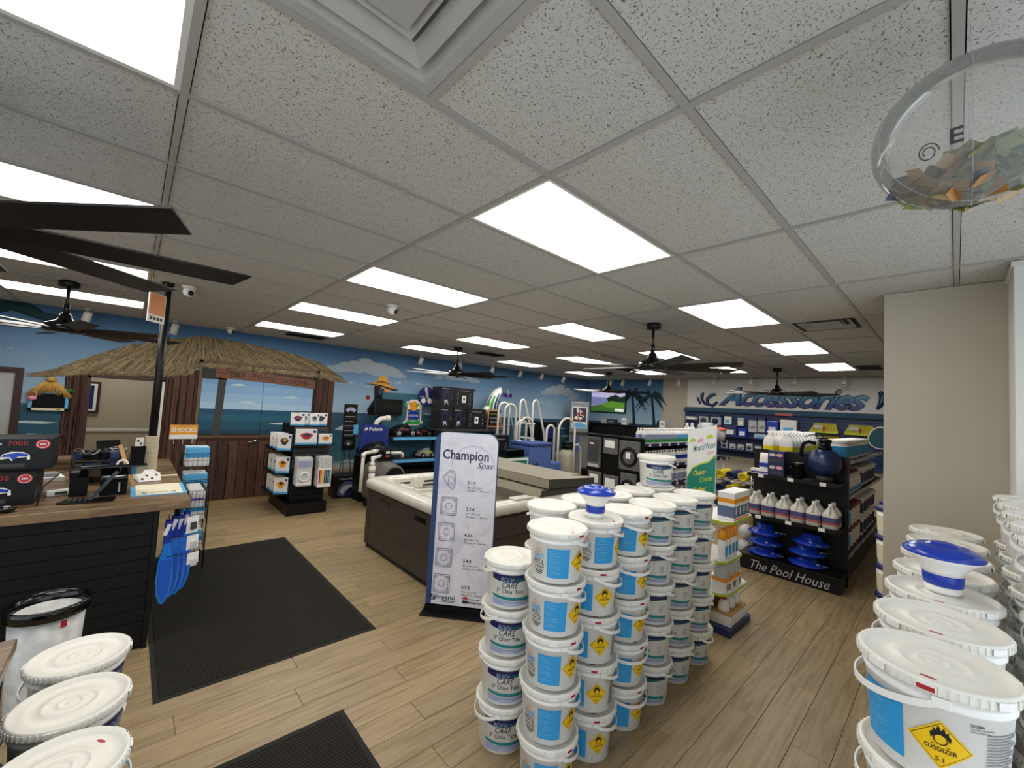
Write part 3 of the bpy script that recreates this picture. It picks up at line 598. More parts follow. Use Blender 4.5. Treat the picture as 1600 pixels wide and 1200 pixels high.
# clear inflatable ball with confetti, hung at the upper right
ball_c = Vector((0.2, -1.24, 2.588)); BR = 0.188
bmz, bb, N, L = nodes_mat('clear_vinyl', 0.05)
nt = bmz.node_tree; tr = N('ShaderNodeBsdfTransparent'); tr.inputs[0].default_value = (0.93, 0.93, 0.92, 1); gl = N('ShaderNodeBsdfGlossy'); gl.inputs['Roughness'].default_value = 0.08; df = N('ShaderNodeBsdfDiffuse'); df.inputs[0].default_value = (0.75, 0.75, 0.73, 1)
lw = N('ShaderNodeLayerWeight'); lw.inputs[0].default_value = 0.18; mxa = N('ShaderNodeMixShader'); mxb = N('ShaderNodeMixShader'); mxb.inputs[0].default_value = 0.2
L(lw.outputs['Fresnel'], mxa.inputs[0]); L(tr.outputs[0], mxa.inputs[1]); L(gl.outputs[0], mxa.inputs[2]); L(mxa.outputs[0], mxb.inputs[1]); L(df.outputs[0], mxb.inputs[2])
out = [n for n in nt.nodes if n.type == 'OUTPUT_MATERIAL'][0]; L(mxb.outputs[0], out.inputs[0])
t = thing('inflatable_ball', 'clear inflatable ball holding coloured confetti, hung at upper right', 'ball', ball_c)
MB().sphere((0, 0, 0), BR, bmz, 48, 28, 0.92).build('ball_skin', t)
b = MB()
for k in range(6):
    a = k * PI / 3; pts = [(BR * 1.002 * math.sin(PI * i / 24) * math.cos(a), BR * 1.002 * math.sin(PI * i / 24) * math.sin(a), -BR * 0.922 * math.cos(PI * i / 24)) for i in range(25)]
    b.tube(pts, 0.0006, 'light_grey', 5)
b.build('seam', t)
b = MB(); r = random.Random(12); cc = [mat('confetti_' + n, h, 0.6, var=0.1) for n, h in (('amber', '#a9793c'), ('sage', '#7d8a52'), ('sand', '#b59a72'), ('green', '#4f7a4c'), ('grey', '#a8a59a'), ('slate', '#4d5b78'), ('olive', '#8a8a45'))]
for k in range(420):
    for _ in range(60):
        p = Vector((r.uniform(-1, 1), r.uniform(-1, 1), r.uniform(-1, -0.32))) * BR; 
        if p.length < BR * 0.93 and p.z > -BR * 0.86 and p.z < -BR * 0.36 + 0.25 * p.x - 0.1 * p.y: break
    s = 0.012 + 0.012 * r.random(); T = TR(*p) @ RZ(r.uniform(0, 6)) @ RX(r.uniform(-0.9, 0.9)) @ RY(r.uniform(-0.9, 0.9))
    b.add([(-s, -s, 0), (s, -s * 0.9, 0.002), (s * 1.1, s, 0), (-s * 0.9, s, 0.002)], [(0, 1, 2, 3)], cc[r.randrange(7)], T)
tag(b.build('confetti', t), kind='stuff')
# printed mark on the ball: the letter shape and a small swirl, as seen through the skin
def onball(x, y):   # x right, y up on the side that faces the camera
    d = (Vector(cam.location) - ball_c).normalized(); rt = Vector((0, 0, 1)).cross(d).normalized(); up = d.cross(rt)
    p = (d * math.sqrt(max(0, 1 - x * x - y * y)) + rt * x + up * y) * BR * 1.004; p.z *= 0.92; return p
b = MB(); v, f = text_mesh('E', 0.26, 0, 0.02); b.add([onball(x - 0.12, y - 0.02) for x, y in v], f, 'dark_grey'); b.build('ball_print', t)
b = MB(); b.tube([onball(-0.36 + 0.10 * math.cos(a) * (1 - 0.06 * a), -0.12 + 0.12 * math.sin(a) * (1 - 0.06 * a)) for a in [i * 0.35 for i in range(30)]], 0.0012, 'dark_grey', 5); b.build('ball_print', t)
MB().cyl((0, 0, BR * 0.92), (0, 0, H - ball_c.z), 0.0008, 'light_grey', 4).build('hanging_thread', t)

# ================================================================ COUNTER AND WHAT STANDS ON IT
wm, wb2, N, L = nodes_mat('counter_wood', 0.38)
tc = N('ShaderNodeTexCoord'); mp = N('ShaderNodeMapping'); mp.inputs['Scale'].default_value = (1.2, 9, 6); L(tc.outputs['Object'], mp.inputs['Vector'])
nz = N('ShaderNodeTexNoise'); nz.inputs['Scale'].default_value = 2.0; nz.inputs['Detail'].default_value = 8; nz.inputs['Distortion'].default_value = 1.2; L(mp.outputs[0], nz.inputs['Vector'])
rp = ramp(N, [(0.25, '#4a3826'), (0.5, '#6f573d'), (0.62, '#8a6f50'), (0.8, '#58442e')]); L(nz.outputs['Fac'], rp.inputs[0]); L(rp.outputs[0], wb2.inputs['Base Color'])
ct = thing('service_counter', 'black shiplap service counter with a wood-grain top at the left', 'counter', (0, 0, 0))
MB().box(-3.4, -1.085, 2.73, 4.85, 0.0, 0.97, 'black_matte').build('carcass', ct)
for k in range(11):
    MB().box(-3.4, -1.085, 2.70, 2.73, 0.02 + k * 0.0865, 0.1035 + k * 0.0865, 'board_black', 0.003).build('shiplap_board', ct)
for k in range(11):
    MB().box(-1.085, -1.068, 2.80, 4.85, 0.02 + k * 0.0865, 0.1035 + k * 0.0865, 'board_black', 0.003).build('shiplap_board', ct)
MB().box(-1.085, -1.055, 2.69, 2.80, 0.0, 0.97, 'board_black', 0.004).build('corner_board', ct); MB().box(-3.4, -1.085, 2.695, 2.70, 0.945, 0.972, 'board_black').build('trim_strip', ct)
top = thing('worktop', 'wood-grain laminate worktop lying on the black counter', 'worktop', (0, 0, 0))
MB().box(-3.4, -0.89, 2.62, 3.2, 0.972, 1.03, wm, 0.004).build('front_run', top); MB().box(-1.24, -0.89, 3.2, 4.95, 0.972, 1.03, wm, 0.004).build('side_run', top)
MB().box(-3.4, -1.24, 3.2, 4.7, 0.972, 1.03, wm).build('inner_run', top)
lg = thing('counter_ledge', 'raised wood-grain ledge along the back of the counter', 'ledge', (0, 0, 0)); MB().box(-3.4, -1.3, 4.44, 4.47, 1.031, 1.1, wm).build('ledge_riser', lg); MB().box(-3.4, -1.3, 4.4, 4.69, 1.1, 1.13, wm).build('ledge_top', lg)
ZC = 1.0305
t = thing('support_pole', 'thin black pole rising from the counter to the ceiling', 'pole', (-1.09, 4.04, ZC))
MB().cyl((0, 0, 0), (0, 0, H - ZC - 0.001), 0.032, 'black_satin', 20).build('pole_shaft', t); MB().cyl((0, 0, H - ZC - 0.03), (0, 0, H - ZC - 0.002), 0.05, 'black_satin', 20).build('pole_flange', t)
rope = mat('rope', '#c9bda2', 0.9, var=0.1, scale=60)
b = MB()
for k in range(27): b.tube([(0.046 * math.cos(a), 0.046 * math.sin(a), 0.008 + k * 0.0128) for a in [2 * PI * i / 20 for i in range(20)]], 0.0072, rope, 6, True)
b.build('rope_wrap', t, (0, 0, 0))
# stacked cleaner boxes
def label_box(name, lab, cat, loc, rz, sx, sy, sz, base, art=None, group=None, edge=0.003):
    t = thing(name, lab, cat, loc, rz, group); MB().box(-sx/2, sx/2, -sy/2, sy/2, 0, sz, base, edge).build('carton', t)
    if art: b = MB(); art(b, sx, sy, sz); b.build('box_print', t)
    return t
def robot_art(b, x, y, z, s):
    b.prism([(-s, -0.1*s), (-0.85*s, 0.3*s), (-0.3*s, 0.55*s), (0.5*s, 0.5*s), (0.95*s, 0.2*s), (s, -0.25*s), (0.8*s, -0.3*s), (0.75*s, 0.0), (0, -0.1*s), (-0.2*s, -0.4*s), (-0.4*s, -0.1*s), (-0.9*s, -0.2*s)], 0, 0.0008, 'paper_white', F_negY(x, y, z))
    b.prism([(-0.9*s, 0.02*s), (-0.75*s, 0.3*s), (0.1*s, 0.45*s), (0.8*s, 0.3*s), (0.85*s, 0.05*s), (0.2*s, 0.05*s), (-0.15*s, -0.32*s), (-0.35*s, 0.02*s)], 0.001, 0.0015, 'royal_blue', F_negY(x, y, z))
def art7000(b, sx, sy, sz):
    f = -sy / 2 - 0.001
    R = sx / 2; robot_art(b, R - 0.165, f, sz * 0.42, 0.066)
    b.text('7000', 0.042, 'red', F_negY(R - 0.16, f - 0.001, sz * 0.85), 0, 0.0, 'CENTER', 1.1); b.text('Polaris', 0.028, 'paper_white', F_negY(R - 0.265, f - 0.001, sz * 0.85), 0, 0.01)
    q = F_negY(R - 0.048, f, sz * 0.82)
    for r_, m_, d in ((0.031, 'red', 0.0), (0.026, 'paper_white', 0.0004), (0.0235, 'red', 0.0008)): b.prism([(r_ * 1.1 * math.cos(a), r_ * math.sin(a)) for a in [2*PI*i/24 for i in range(24)]], d, d + 0.0004, m_, q)
    b.prism([(-0.016, -0.006), (0.016, -0.006), (0.012, 0.006), (-0.012, 0.006)], 0.0015, 0.002, 'light_grey', q); b.box(R - 0.23, R - 0.12, f - 0.0005, f, sz*0.1, sz*0.22, 'dark_grey')
label_box('cleaner_box', 'lower of two stacked black 7000 pool cleaner boxes on the counter', 'box', (-2.0, 3.1, ZC), 0.0, 0.62, 0.36, 0.21, 'black_satin', art7000, '7000 boxes')
label_box('cleaner_box', 'upper of two stacked black 7000 pool cleaner boxes on the counter', 'box', (-1.95, 3.22, ZC + 0.211), 0.0, 0.62, 0.36, 0.21, 'black_satin', art7000, '7000 boxes')
# calendar pad
t = thing('desk_pad', 'cream paper desk pad with blue ends lying on the counter corner', 'desk pad', (-1.055, 3.1, ZC), 0)
MB().box(-0.165, 0.165, -0.2, 0.23, 0, 0.006, 'sky_blue').build('pad_backing', t); MB().box(-0.135, 0.14, -0.195, 0.225, 0.006, 0.008, 'paper_cream').build('pad_sheet', t)
b = MB(); [b.poly([(q * 0.1, -0.15, 0.0085), (q * 0.06, -0.15, 0.0085), (q * 0.1, -0.08, 0.0085)][::int(q)], 'mid_grey') for q in (-1, 1)]; [b.box(-0.05 + k * 0.016, -0.04 + k * 0.016, -0.14, -0.11 + 0.01 * (k % 2), 0.008, 0.0086, 'mid_grey') for k in range(7)]; b.build('pad_print', t)
t = thing('paper_strip', 'long printed paper strip lying across the counter arm', 'paper', (-1.0, 3.78, ZC)); MB().box(-0.1, 0.105, -0.03, 0.03, 0, 0.003, 'paper_cream').build('strip_sheet', t)
b = MB(); [b.box(-0.09 + k * 0.014, -0.083 + k * 0.014, -0.012, 0.012, 0.003, 0.0034, 'mid_grey') for k in range(13)]; b.build('strip_print', t)
# fan of small card packs
for k in range(4):
    t = thing('card_pack', f'small white checked card pack on the counter, {ORD[k + 1]} from the pole', 'card pack', (-1.13 + k * 0.012, 3.72 - k * 0.07, ZC), 0.25, 'white card packs'); T = RX(-0.9)
    MB().box(-0.075, 0.075, 0, 0.008, 0, 0.075, 'paper_white', 0, TR(0, 0, 0.003) @ RX(-0.6)).build('card', t)
    b = MB(); [b.box(-0.06 + i * 0.033, -0.043 + i * 0.033, -0.0012, -0.0002, 0.018 + 0.03 * (i % 2), 0.033 + 0.03 * (i % 2), 'black_print', 0, TR(0, 0, 0.003) @ RX(-0.6)) for i in range(4)]; b.build('card_print', t)
# point-of-sale screen seen from behind on a curved neck
t = thing('register_screen', 'black register screen on a slanted neck seen from behind', 'monitor', (-1.43, 2.86, ZC), -0.1)
b = MB().prism([(-0.15, -0.035), (-0.11, -0.06), (0.08, -0.06), (0.13, -0.03), (0.13, 0.07), (-0.12, 0.07)], 0, 0.012, 'black_gloss'); [b.box(-0.10 + k * 0.025, -0.085 + k * 0.025, -0.02, 0.04, 0.012, 0.02, 'dark_grey') for k in range(4)]; b.build('stand_base', t)
MB().strip([(0.0, 0.02, 0.01), (0.03, 0.025, 0.05), (0.07, 0.03, 0.11), (0.10, 0.035, 0.16), (0.13, 0.04, 0.2)], (0, 1, 0), 0.06, 0.022, 'black_gloss').build('stand_neck', t)
MB().box(-0.17, 0.17, -0.01, 0.012, -0.11, 0.11, 'black_gloss', 0.006, TR(0.1, 0.06, 0.2) @ RZ(0.2) @ RX(1.15)).build('screen_panel', t)
MB().tube([(-0.06, 0.1, 0.22), (-0.16, 0.06, 0.2), (-0.22, 0.0, 0.12), (-0.235, -0.04, 0.004)], 0.004, 'cord', 8).build('power_cord', t)
t = thing('speaker_box', 'small upright black box standing on the counter behind the register', 'speaker', (-1.5, 3.12, ZC)); MB().box(-0.045, 0.045, -0.05, 0.05, 0, 0.17, 'black_matte', 0.006).build('speaker_case', t); MB().box(-0.04, 0.04, -0.045, 0.045, 0.17, 0.173, 'dark_grey').build('speaker_top', t)
# wire organiser with pouches
t = thing('wire_organiser', 'black wire organiser full of pouches and cables on the counter', 'organiser', (-1.42, 3.7, ZC), 0.1); r = random.Random(4)
b = MB()
for z in (0.0, 0.09, 0.18):
    b.tube([(-0.16, -0.2, z + 0.01), (0.16, -0.2, z + 0.01), (0.16, 0.2, z + 0.01), (-0.16, 0.2, z + 0.01)], 0.004, 'black_metal', 6, True)
    for k in range(9): b.cyl((-0.16 + k * 0.04, -0.2, z + 0.01), (-0.16 + k * 0.04, 0.2, z + 0.01), 0.002, 'black_metal', 5)
for x in (-0.16, 0.16):
    for y in (-0.2, 0.2): b.cyl((x, y, 0), (x, y, 0.24), 0.004, 'black_metal', 6)
b.build('wire_frame', t)
for z, n in ((0.012, 5), (0.1, 5), (0.19, 6)):
    for k in range(n): MB().box(-0.028, 0.028, -0.09, 0.09, 0, 0.05 + 0.02 * r.random(), ('black_matte', 'dark_grey', 'navy', 'black_satin')[r.randrange(4)], 0.012, TR(-0.125 + k * 0.05, r.uniform(-0.05, 0.05), z) @ RZ(r.uniform(-0.2, 0.2))).build('pouch', t)
for k in range(9):
    b = MB(); cx, cy = r.uniform(-0.12, 0.12), r.uniform(-0.15, 0.12); b.tube([(cx + 0.05 * math.cos(a), cy + 0.07 * math.sin(a), 0.25 + 0.015 * math.sin(2 * a + k)) for a in [i * 0.5 for i in range(13)]], 0.005, ('cord', 'dark_grey', 'mid_grey')[k % 3], 6); b.build('cable_loop', t)
t = thing('wooden_stick', 'flat wooden stick leaning against the counter organiser', 'stick', (-1.2, 3.28, ZC)); MB().box(-0.012, 0.012, -0.003, 0.003, 0.004, 0.36, 'ply', 0, RY(-0.3) @ RX(-0.1)).build('stick_body', t)
t = thing('tote_bin', 'black bin with a white bag on the counter by the desk pad', 'bin', (-1.3, 3.14, ZC)); b = MB(); b.box(-0.09, 0.06, -0.1, 0.1, 0, 0.12, 'black_matte', 0.008).build('bin_body', t)
MB().sphere((-0.02, 0.03, 0.13), 0.07, 'paper_white', 14, 8, 0.7).build('white_bag', t); MB().tube([(0.02 + 0.03 * math.cos(a), 0.05, 0.2 + 0.035 * math.sin(a)) for a in [i * 0.4 for i in range(10)]], 0.007, 'paper_white', 6).build('bag_handle', t); MB().box(0.01, 0.02, -0.106, -0.1, 0.02, 0.09, 'light_grey').build('bin_clip', t)
t = thing('dark_tablet', 'dark tablet with a tan back leaning upright behind the organiser', 'tablet', (-1.36, 4.15, ZC), 0.5); MB().box(-0.09, 0.09, -0.008, 0.008, 0, 0.3, 'black_matte', 0.006, RX(-0.25)).build('tablet_body', t); MB().box(-0.085, 0.085, 0.008, 0.012, 0.02, 0.29, 'ply', 0, RX(-0.25)).build('tablet_back', t)
t = thing('card_stand', 'black card stand with a small checked white card beside the rope-wrapped pole', 'card stand', (-1.19, 3.98, ZC), 0.3); MB().box(-0.05, 0.05, -0.02, 0.02, 0, 0.26, 'black_matte', 0.004, RX(0.1)).build('stand_body', t); MB().box(-0.03, 0.03, -0.003, 0.0, 0.26, 0.34, 'paper_white', 0, RX(0.1)).build('white_card', t); MB().box(-0.018, -0.004, -0.005, -0.003, 0.3, 0.32, 'black_print', 0, RX(0.1)).box(0.006, 0.018, -0.005, -0.003, 0.275, 0.295, 'black_print', 0, RX(0.1)).build('card_print', t)
for k, (x, y, lab) in enumerate(((-1.78, 2.74, 'small black glossy mouse at the front edge of the counter'), )):
    t = thing('computer_mouse', lab, 'mouse', (x, y, ZC), 1.2); MB().sphere((0, 0, 0.0235), 0.045, 'black_gloss', 16, 8, 0.5).build('mouse_shell', t)
t = thing('paper_pile', 'small pile of white papers on the counter beside the cleaner boxes', 'papers', (-1.72, 3.9, ZC), 0.2); MB().box(-0.08, 0.08, -0.1, 0.1, 0, 0.03, 'paper_white').build('sheets', t); MB().box(-0.05, 0.05, -0.06, 0.06, 0.03, 0.06, 'mid_grey', 0.01).build('clip', t)
t = thing('white_gadget', 'white handheld gadget lying on the counter beside the small black box', 'gadget', (-1.6, 3.18, ZC), 0.4); MB().box(-0.07, 0.07, -0.03, 0.03, 0.0, 0.04, 'paper_white', 0.012).build('gadget_shell', t); MB().box(-0.03, 0.03, -0.034, -0.028, 0.01, 0.03, 'dark_grey').build('gadget_screen', t)
# ---- wire racks on the counter end
def wire_basket(b, x0, x1, y0, y1, z0, z1, s=0.035):
    for z in (z0, (z0 + z1) / 2, z1): b.tube([(x0, y0, z), (x1, y0, z), (x1, y1, z), (x0, y1, z)], 0.0025, 'black_metal', 5, True)
    n = max(2, int((x1 - x0) / s)); 
    for k in range(n + 1):
        x = x0 + (x1 - x0) * k / n
        for y in (y0, y1): b.cyl((x, y, z0), (x, y, z1), 0.0015, 'black_metal', 4)
        b.cyl((x, y0, z0), (x, y1, z0), 0.0015, 'black_metal', 4)
    n = max(2, int((y1 - y0) / s))
    for k in range(n + 1):
        y = y0 + (y1 - y0) * k / n
        for x in (x0, x1): b.cyl((x, y, z0), (x, y, z1), 0.0015, 'black_metal', 4)
rk = thing('wire_rack', 'tall black wire rack of pool shock bags at the counter end', 'rack', (-0.72, 4.2, 0))
b = MB()
for x in (-0.12, 0.12):
    for y in (-0.14, 0.14): b.cyl((x, y, 0), (x, y, 1.28), 0.006, 'black_metal', 6)
b.build('rack_posts', rk)
for z in (0.2, 0.5, 0.78, 1.05): wb_ = MB(); wire_basket(wb_, -0.12, 0.12, -0.14, 0.14, z, z + 0.14); wb_.build('rack_basket', rk)
r = random.Random(8)
bagm = None
for z in (0.2, 0.5, 0.78, 1.05):
    for k in range(4):
        t = thing('shock_bag', f'blue and white shock bag, {ORD[k + 1]} in the wire rack basket {("at the bottom", "second from bottom", "third from bottom", "at the top")[int((z) / 0.27)]}', 'bag', (-0.72, 4.11 + k * 0.06, z + 0.005), r.uniform(-0.04, 0.04), 'shock bags in the wire rack')
        MB().box(-0.1, 0.1, -0.022, 0.022, 0, 0.12, 'paper_white', 0.015).build('bag_lower', t); MB().box(-0.098, 0.098, -0.018, 0.018, 0.115, 0.19 + 0.01 * r.random(), ('sky_blue', 'paper_white')[k % 2], 0.012).build('bag_upper', t); MB().box(-0.1, 0.1, -0.0235, -0.021, 0.09, 0.12, 'blue_print').build('bag_band', t)
t = thing('rack_sign', 'orange SHOCKS sign standing on top of the wire rack', 'sign', (-0.855, 4.06, 1.292), 0)
MB().box(-0.005, 0.0, 0, 0.005, 0, 0.06, 'light_grey').box(-0.075, -0.07, 0, 0.005, 0, 0.06, 'light_grey').box(0.07, 0.075, 0, 0.005, 0, 0.06, 'light_grey').build('sign_stems', t)
MB().box(-0.11, 0.11, 0, 0.006, 0.05, 0.19, 'paper_white').build('sign_card', t); b = MB().box(-0.11, 0.11, -0.001, 0.0, 0.093, 0.19, mat('sign_orange', '#e79a1c', 0.5, var=0.25, scale=9)); b.text('SHOCKS', 0.062, 'paper_white', F_negY(0, -0.0015, 0.138), 0, 0.02, maxw=0.2); b.build('sign_print', t)
hb = thing('hanging_basket', 'black wire basket of small bags hung on the counter end beside the desk pad', 'basket', (-0.82, 3.1, 0)); b = MB(); wire_basket(b, -0.065, 0.06, -0.22, 0.2, 0.9, 1.04, 0.025); b.build('basket_wires', hb)
for k in range(6):
    t = thing('pouch_bag', f'small silver pouch, {ORD[k + 1]} in the basket hung on the counter end', 'pouch', (-0.82, 2.92 + k * 0.065, 0.905), r.uniform(-0.08, 0.08), 'pouches in the hung basket'); MB().box(-0.05, 0.05, -0.02, 0.02, 0, 0.13, 'liner', 0.014, RX(r.uniform(-0.2, 0.2))).build('pouch_body', t); MB().box(-0.04, 0.04, -0.0225, -0.019, 0.06, 0.11, ('purple', 'lav_print', 'paper_white')[k % 3]).build('pouch_print', t)
pg = thing('peg_rail', 'black wire peg rail under the counter top edge', 'rail', (-0.97, 2.96, 0)); b = MB(); b.tube([(-0.09, 0, 0.93), (0.1, 0, 0.93)], 0.004, 'black_metal', 6); [b.tube([(-0.07 + k * 0.05, 0.06, 0.95), (-0.07 + k * 0.05, 0.0, 0.93), (-0.07 + k * 0.05, -0.1, 0.93), (-0.07 + k * 0.05, -0.11, 0.945)], 0.003, 'black_metal', 5) for k in range(4)]; b.build('peg_wires', pg)
def scoop(b):
    o = [(-0.016, 0.0), (0.016, 0.0), (0.018, -0.13), (0.022, -0.2), (0.042, -0.28), (0.05, -0.42), (0.04, -0.52), (0.02, -0.58), (0.0, -0.6), (-0.02, -0.58), (-0.04, -0.52), (-0.05, -0.42), (-0.042, -0.28), (-0.022, -0.2), (-0.018, -0.13)]
    b.prism([(x, y) for x, y in o], -0.014, 0.014, 'clear_blue', RX(PI / 2))
    b.prism([(x * 0.7, -0.25 + (y + 0.25) * 0.9) for x, y in o if y < -0.25], -0.02, 0.02, 'bright_blue', RX(PI / 2)); b.prism([(-0.018, 0.0), (0.018, 0.0), (0.02, -0.16), (-0.02, -0.16)], -0.018, 0.018, 'royal_blue', RX(PI / 2))
sm = None
for k, (x, y, z, a) in enumerate(((-0.995, 2.73, 0.87, 0.1), (-0.955, 2.795, 0.885, 0.15), (-0.915, 2.86, 0.87, 0.1), (-0.875, 2.925, 0.88, 0.15))):
    t = thing('pool_scoop', f'long blue plastic pool scoop hanging from the counter, {ORD[k + 1]} from the left', 'scoop', (x, y, z), a, 'blue pool scoops'); b = MB(); scoop(b); b.build('scoop_blade', t); MB().tube([(0, 0, 0), (0, 0.02, 0.03), (0, 0.0, 0.045)], 0.003, 'royal_blue', 5).build('hang_loop', t)
    MB().box(-0.004, 0.02, -0.024, -0.022, -0.1, -0.02, 'paper_white', 0, RY(0.3)).build('hang_tag', t)
for k, (y, z) in enumerate(((2.66, 0.84), (2.66, 0.70), (2.66, 0.57))):
    t = thing('blister_pack', f'small white carded pack on the counter end, {ORD[k + 1]} from the top', 'pack', (-0.86 + 0.01 * k, y, z), 0.4, 'carded packs on the counter end'); MB().box(-0.04, 0.035, -0.004, 0.004, -0.06 + 0.02 * k, 0.06, 'paper_white').build('pack_card', t); MB().box(-0.02, 0.02, -0.02, -0.004, -0.035, 0.02, ('dark_grey', 'light_grey', 'liner')[k], 0.006).build('pack_goods', t)
    MB().tube([(0, 0, 0.055), (-0.05, 0.02, 0.06), (-0.15, 0.05, 0.06)], 0.003, 'black_metal', 5).build('pack_peg', t)
# trash can
t = thing('trash_can', 'black rimmed round trash can with a pale liner before the counter', 'trash can', (-1.515, 2.215, 0))
MB().lathe([(0.12, 0), (0.125, 0.02), (0.148, 0.57), (0.14, 0.57), (0.12, 0.03)], 'liner', 32, cap1=False).build('can_liner', t); MB().lathe([(0.14, 0.57), (0.165, 0.57), (0.17, 0.625), (0.16, 0.63), (0.145, 0.605), (0.14, 0.57)], 'black_gloss', 36, cap0=False, cap1=False).build('can_rim', t)
MB().lathe([(0.001, 0.545), (0.08, 0.54), (0.138, 0.58)], 'liner', 24, cap0=False, cap1=False).build('liner_bag', t); MB().box(-0.012, 0.012, -0.151, -0.146, 0.52, 0.555, 'red', 0, RZ(0.5)).build('can_tag', t)
t = thing('side_stand', 'low wood-topped stand at the left edge beside the white buckets', 'stand', (-1.9, 0.75, 0)); MB().box(-0.35, 0.392, -0.5, 0.38, 0.86, 0.9, wm, 0.004).build('stand_top', t); MB().box(-0.33, 0.37, -0.47, 0.36, 0, 0.86, 'black_matte').build('stand_body', t)
# mats
mm2, mb2, N, L = nodes_mat('ribbed_mat', 0.95, 0.2)
tc = N('ShaderNodeTexCoord'); mp = N('ShaderNodeMapping'); mp.inputs['Rotation'].default_value = (0, 0, 0.0); L(tc.outputs['Object'], mp.inputs['Vector'])
ck = N('ShaderNodeTexWave', wave_type='BANDS', bands_direction='Y'); ck.inputs['Scale'].default_value = 16; ck.inputs['Distortion'].default_value = 1.2; ck.inputs['Detail'].default_value = 2; ck.inputs['Detail Scale'].default_value = 6; L(mp.outputs[0], ck.inputs['Vector'])
rp = ramp(N, [(0.0, '#161511'), (0.6, '#23211b'), (1.0, '#34312a')]); L(ck.outputs['Fac'], rp.inputs[0]); L(rp.outputs[0], mb2.inputs['Base Color']); bp = N('ShaderNodeBump'); bp.inputs['Strength'].default_value = 0.7; bp.inputs['Distance'].default_value = 0.006; L(ck.outputs['Fac'], bp.inputs['Height']); L(bp.outputs[0], mb2.inputs['Normal'])
mat('mat_edge', '#1a1916', 0.9)
for lab, x0, x1, y0, y1 in (('large dark ribbed floor mat along the front of the counter', -1.04, 0.32, 1.97, 4.68), ('smaller dark ribbed floor mat at the bottom edge of the view', -1.15, -0.21, 0.15, 1.26)):
    t = thing('floor_mat', lab, 'mat', ((x0 + x1) / 2, (y0 + y1) / 2, 0)); w_, h_ = (x1 - x0) / 2, (y1 - y0) / 2
    MB().box(-w_, w_, -h_, h_, 0, 0.005, 'mat_edge').build('mat_border', t); MB().box(-w_ + 0.03, w_ - 0.03, -h_ + 0.03, h_ - 0.03, 0.005, 0.009, mm2).build('mat_pile', t)
# on the mural wall: thatched chalkboard with flamingo; in the office: a framed picture
t = thing('tiki_chalkboard', 'small thatched tiki chalkboard with pink flamingo on the mural', 'wall sign', (-2.08, YW - 0.03, 1.45))
MB().box(-0.18, 0.18, -0.012, 0.0, 0.0, 0.03, 'paper_cream').box(-0.18, -0.15, -0.012, 0, 0, 0.25, 'sky_blue').box(0.15, 0.18, -0.012, 0, 0, 0.25, 'sky_blue').box(-0.18, 0.18, -0.012, 0, 0.23, 0.25, 'sky_blue').build('sign_frame', t); MB().box(-0.15, 0.15, -0.006, 0, 0.03, 0.23, 'black_matte').build('chalkboard', t)
b = MB(); r = random.Random(6)
for k in range(140):
    x = r.uniform(-0.2, 0.2); z0 = 0.40 - abs(x) * 0.35 + r.uniform(-0.01, 0.02); b.cyl((x * 0.35, -0.015, 0.42 - abs(x) * 0.2), (x * 1.05, -0.018 - 0.01 * r.random(), z0 - 0.15 + r.uniform(-0.02, 0.02)), 0.003, mat('straw', '#c79c4a', 0.8, var=0.2), 4)
b.sphere((0, -0.015, 0.42), 0.05, 'straw', 10, 6, 0.7); b.build('thatch', t)
b = MB().sphere((-0.15, -0.02, 0.16), 0.045, 'pink', 12, 8, 0.7); b.tube([(-0.13, -0.02, 0.17), (-0.11, -0.02, 0.21), (-0.13, -0.02, 0.25), (-0.16, -0.02, 0.25)], 0.008, 'pink', 6); b.cyl((-0.15, -0.02, 0.12), (-0.15, -0.02, 0.03), 0.004, 'pink', 5); b.build('flamingo', t)
b = MB(); [b.tube([(0.17, -0.02, 0.26), (0.17 + 0.04 * math.cos(a), -0.02, 0.275 + 0.03 * math.sin(a)), (0.17 + 0.07 * math.cos(a), -0.02, 0.26 + 0.02 * math.sin(a))], [0.006, 0.006, 0.001], 'green_print', 5) for a in [0.2, 0.9, 1.6, 2.3, 3.0]]; b.build('palm_fronds', t); MB().sphere((0.1, -0.015, 0.02), 0.025, 'yellow', 10, 6, 0.4).build('yellow_flower', t)
t = thing('framed_picture', 'dark framed picture on the office wall seen through the doorway', 'picture', (-1.85, 9.27, 1.6)); MB().box(-0.17, 0.17, -0.02, 0.0, -0.28, 0.28, 'dark_trim', 0.004).build('picture_frame', t); MB().box(-0.13, 0.13, -0.022, -0.02, -0.24, 0.24, 'paper_white').build('picture_mat', t); b = MB().box(-0.09, 0.09, -0.023, -0.022, -0.21, 0.21, 'navy'); [b.box(-0.07, 0.03, -0.024, -0.023, -0.18 + k * 0.065, -0.15 + k * 0.065, ('pink', 'red')[k % 2]) for k in range(6)]; b.build('picture_print', t)
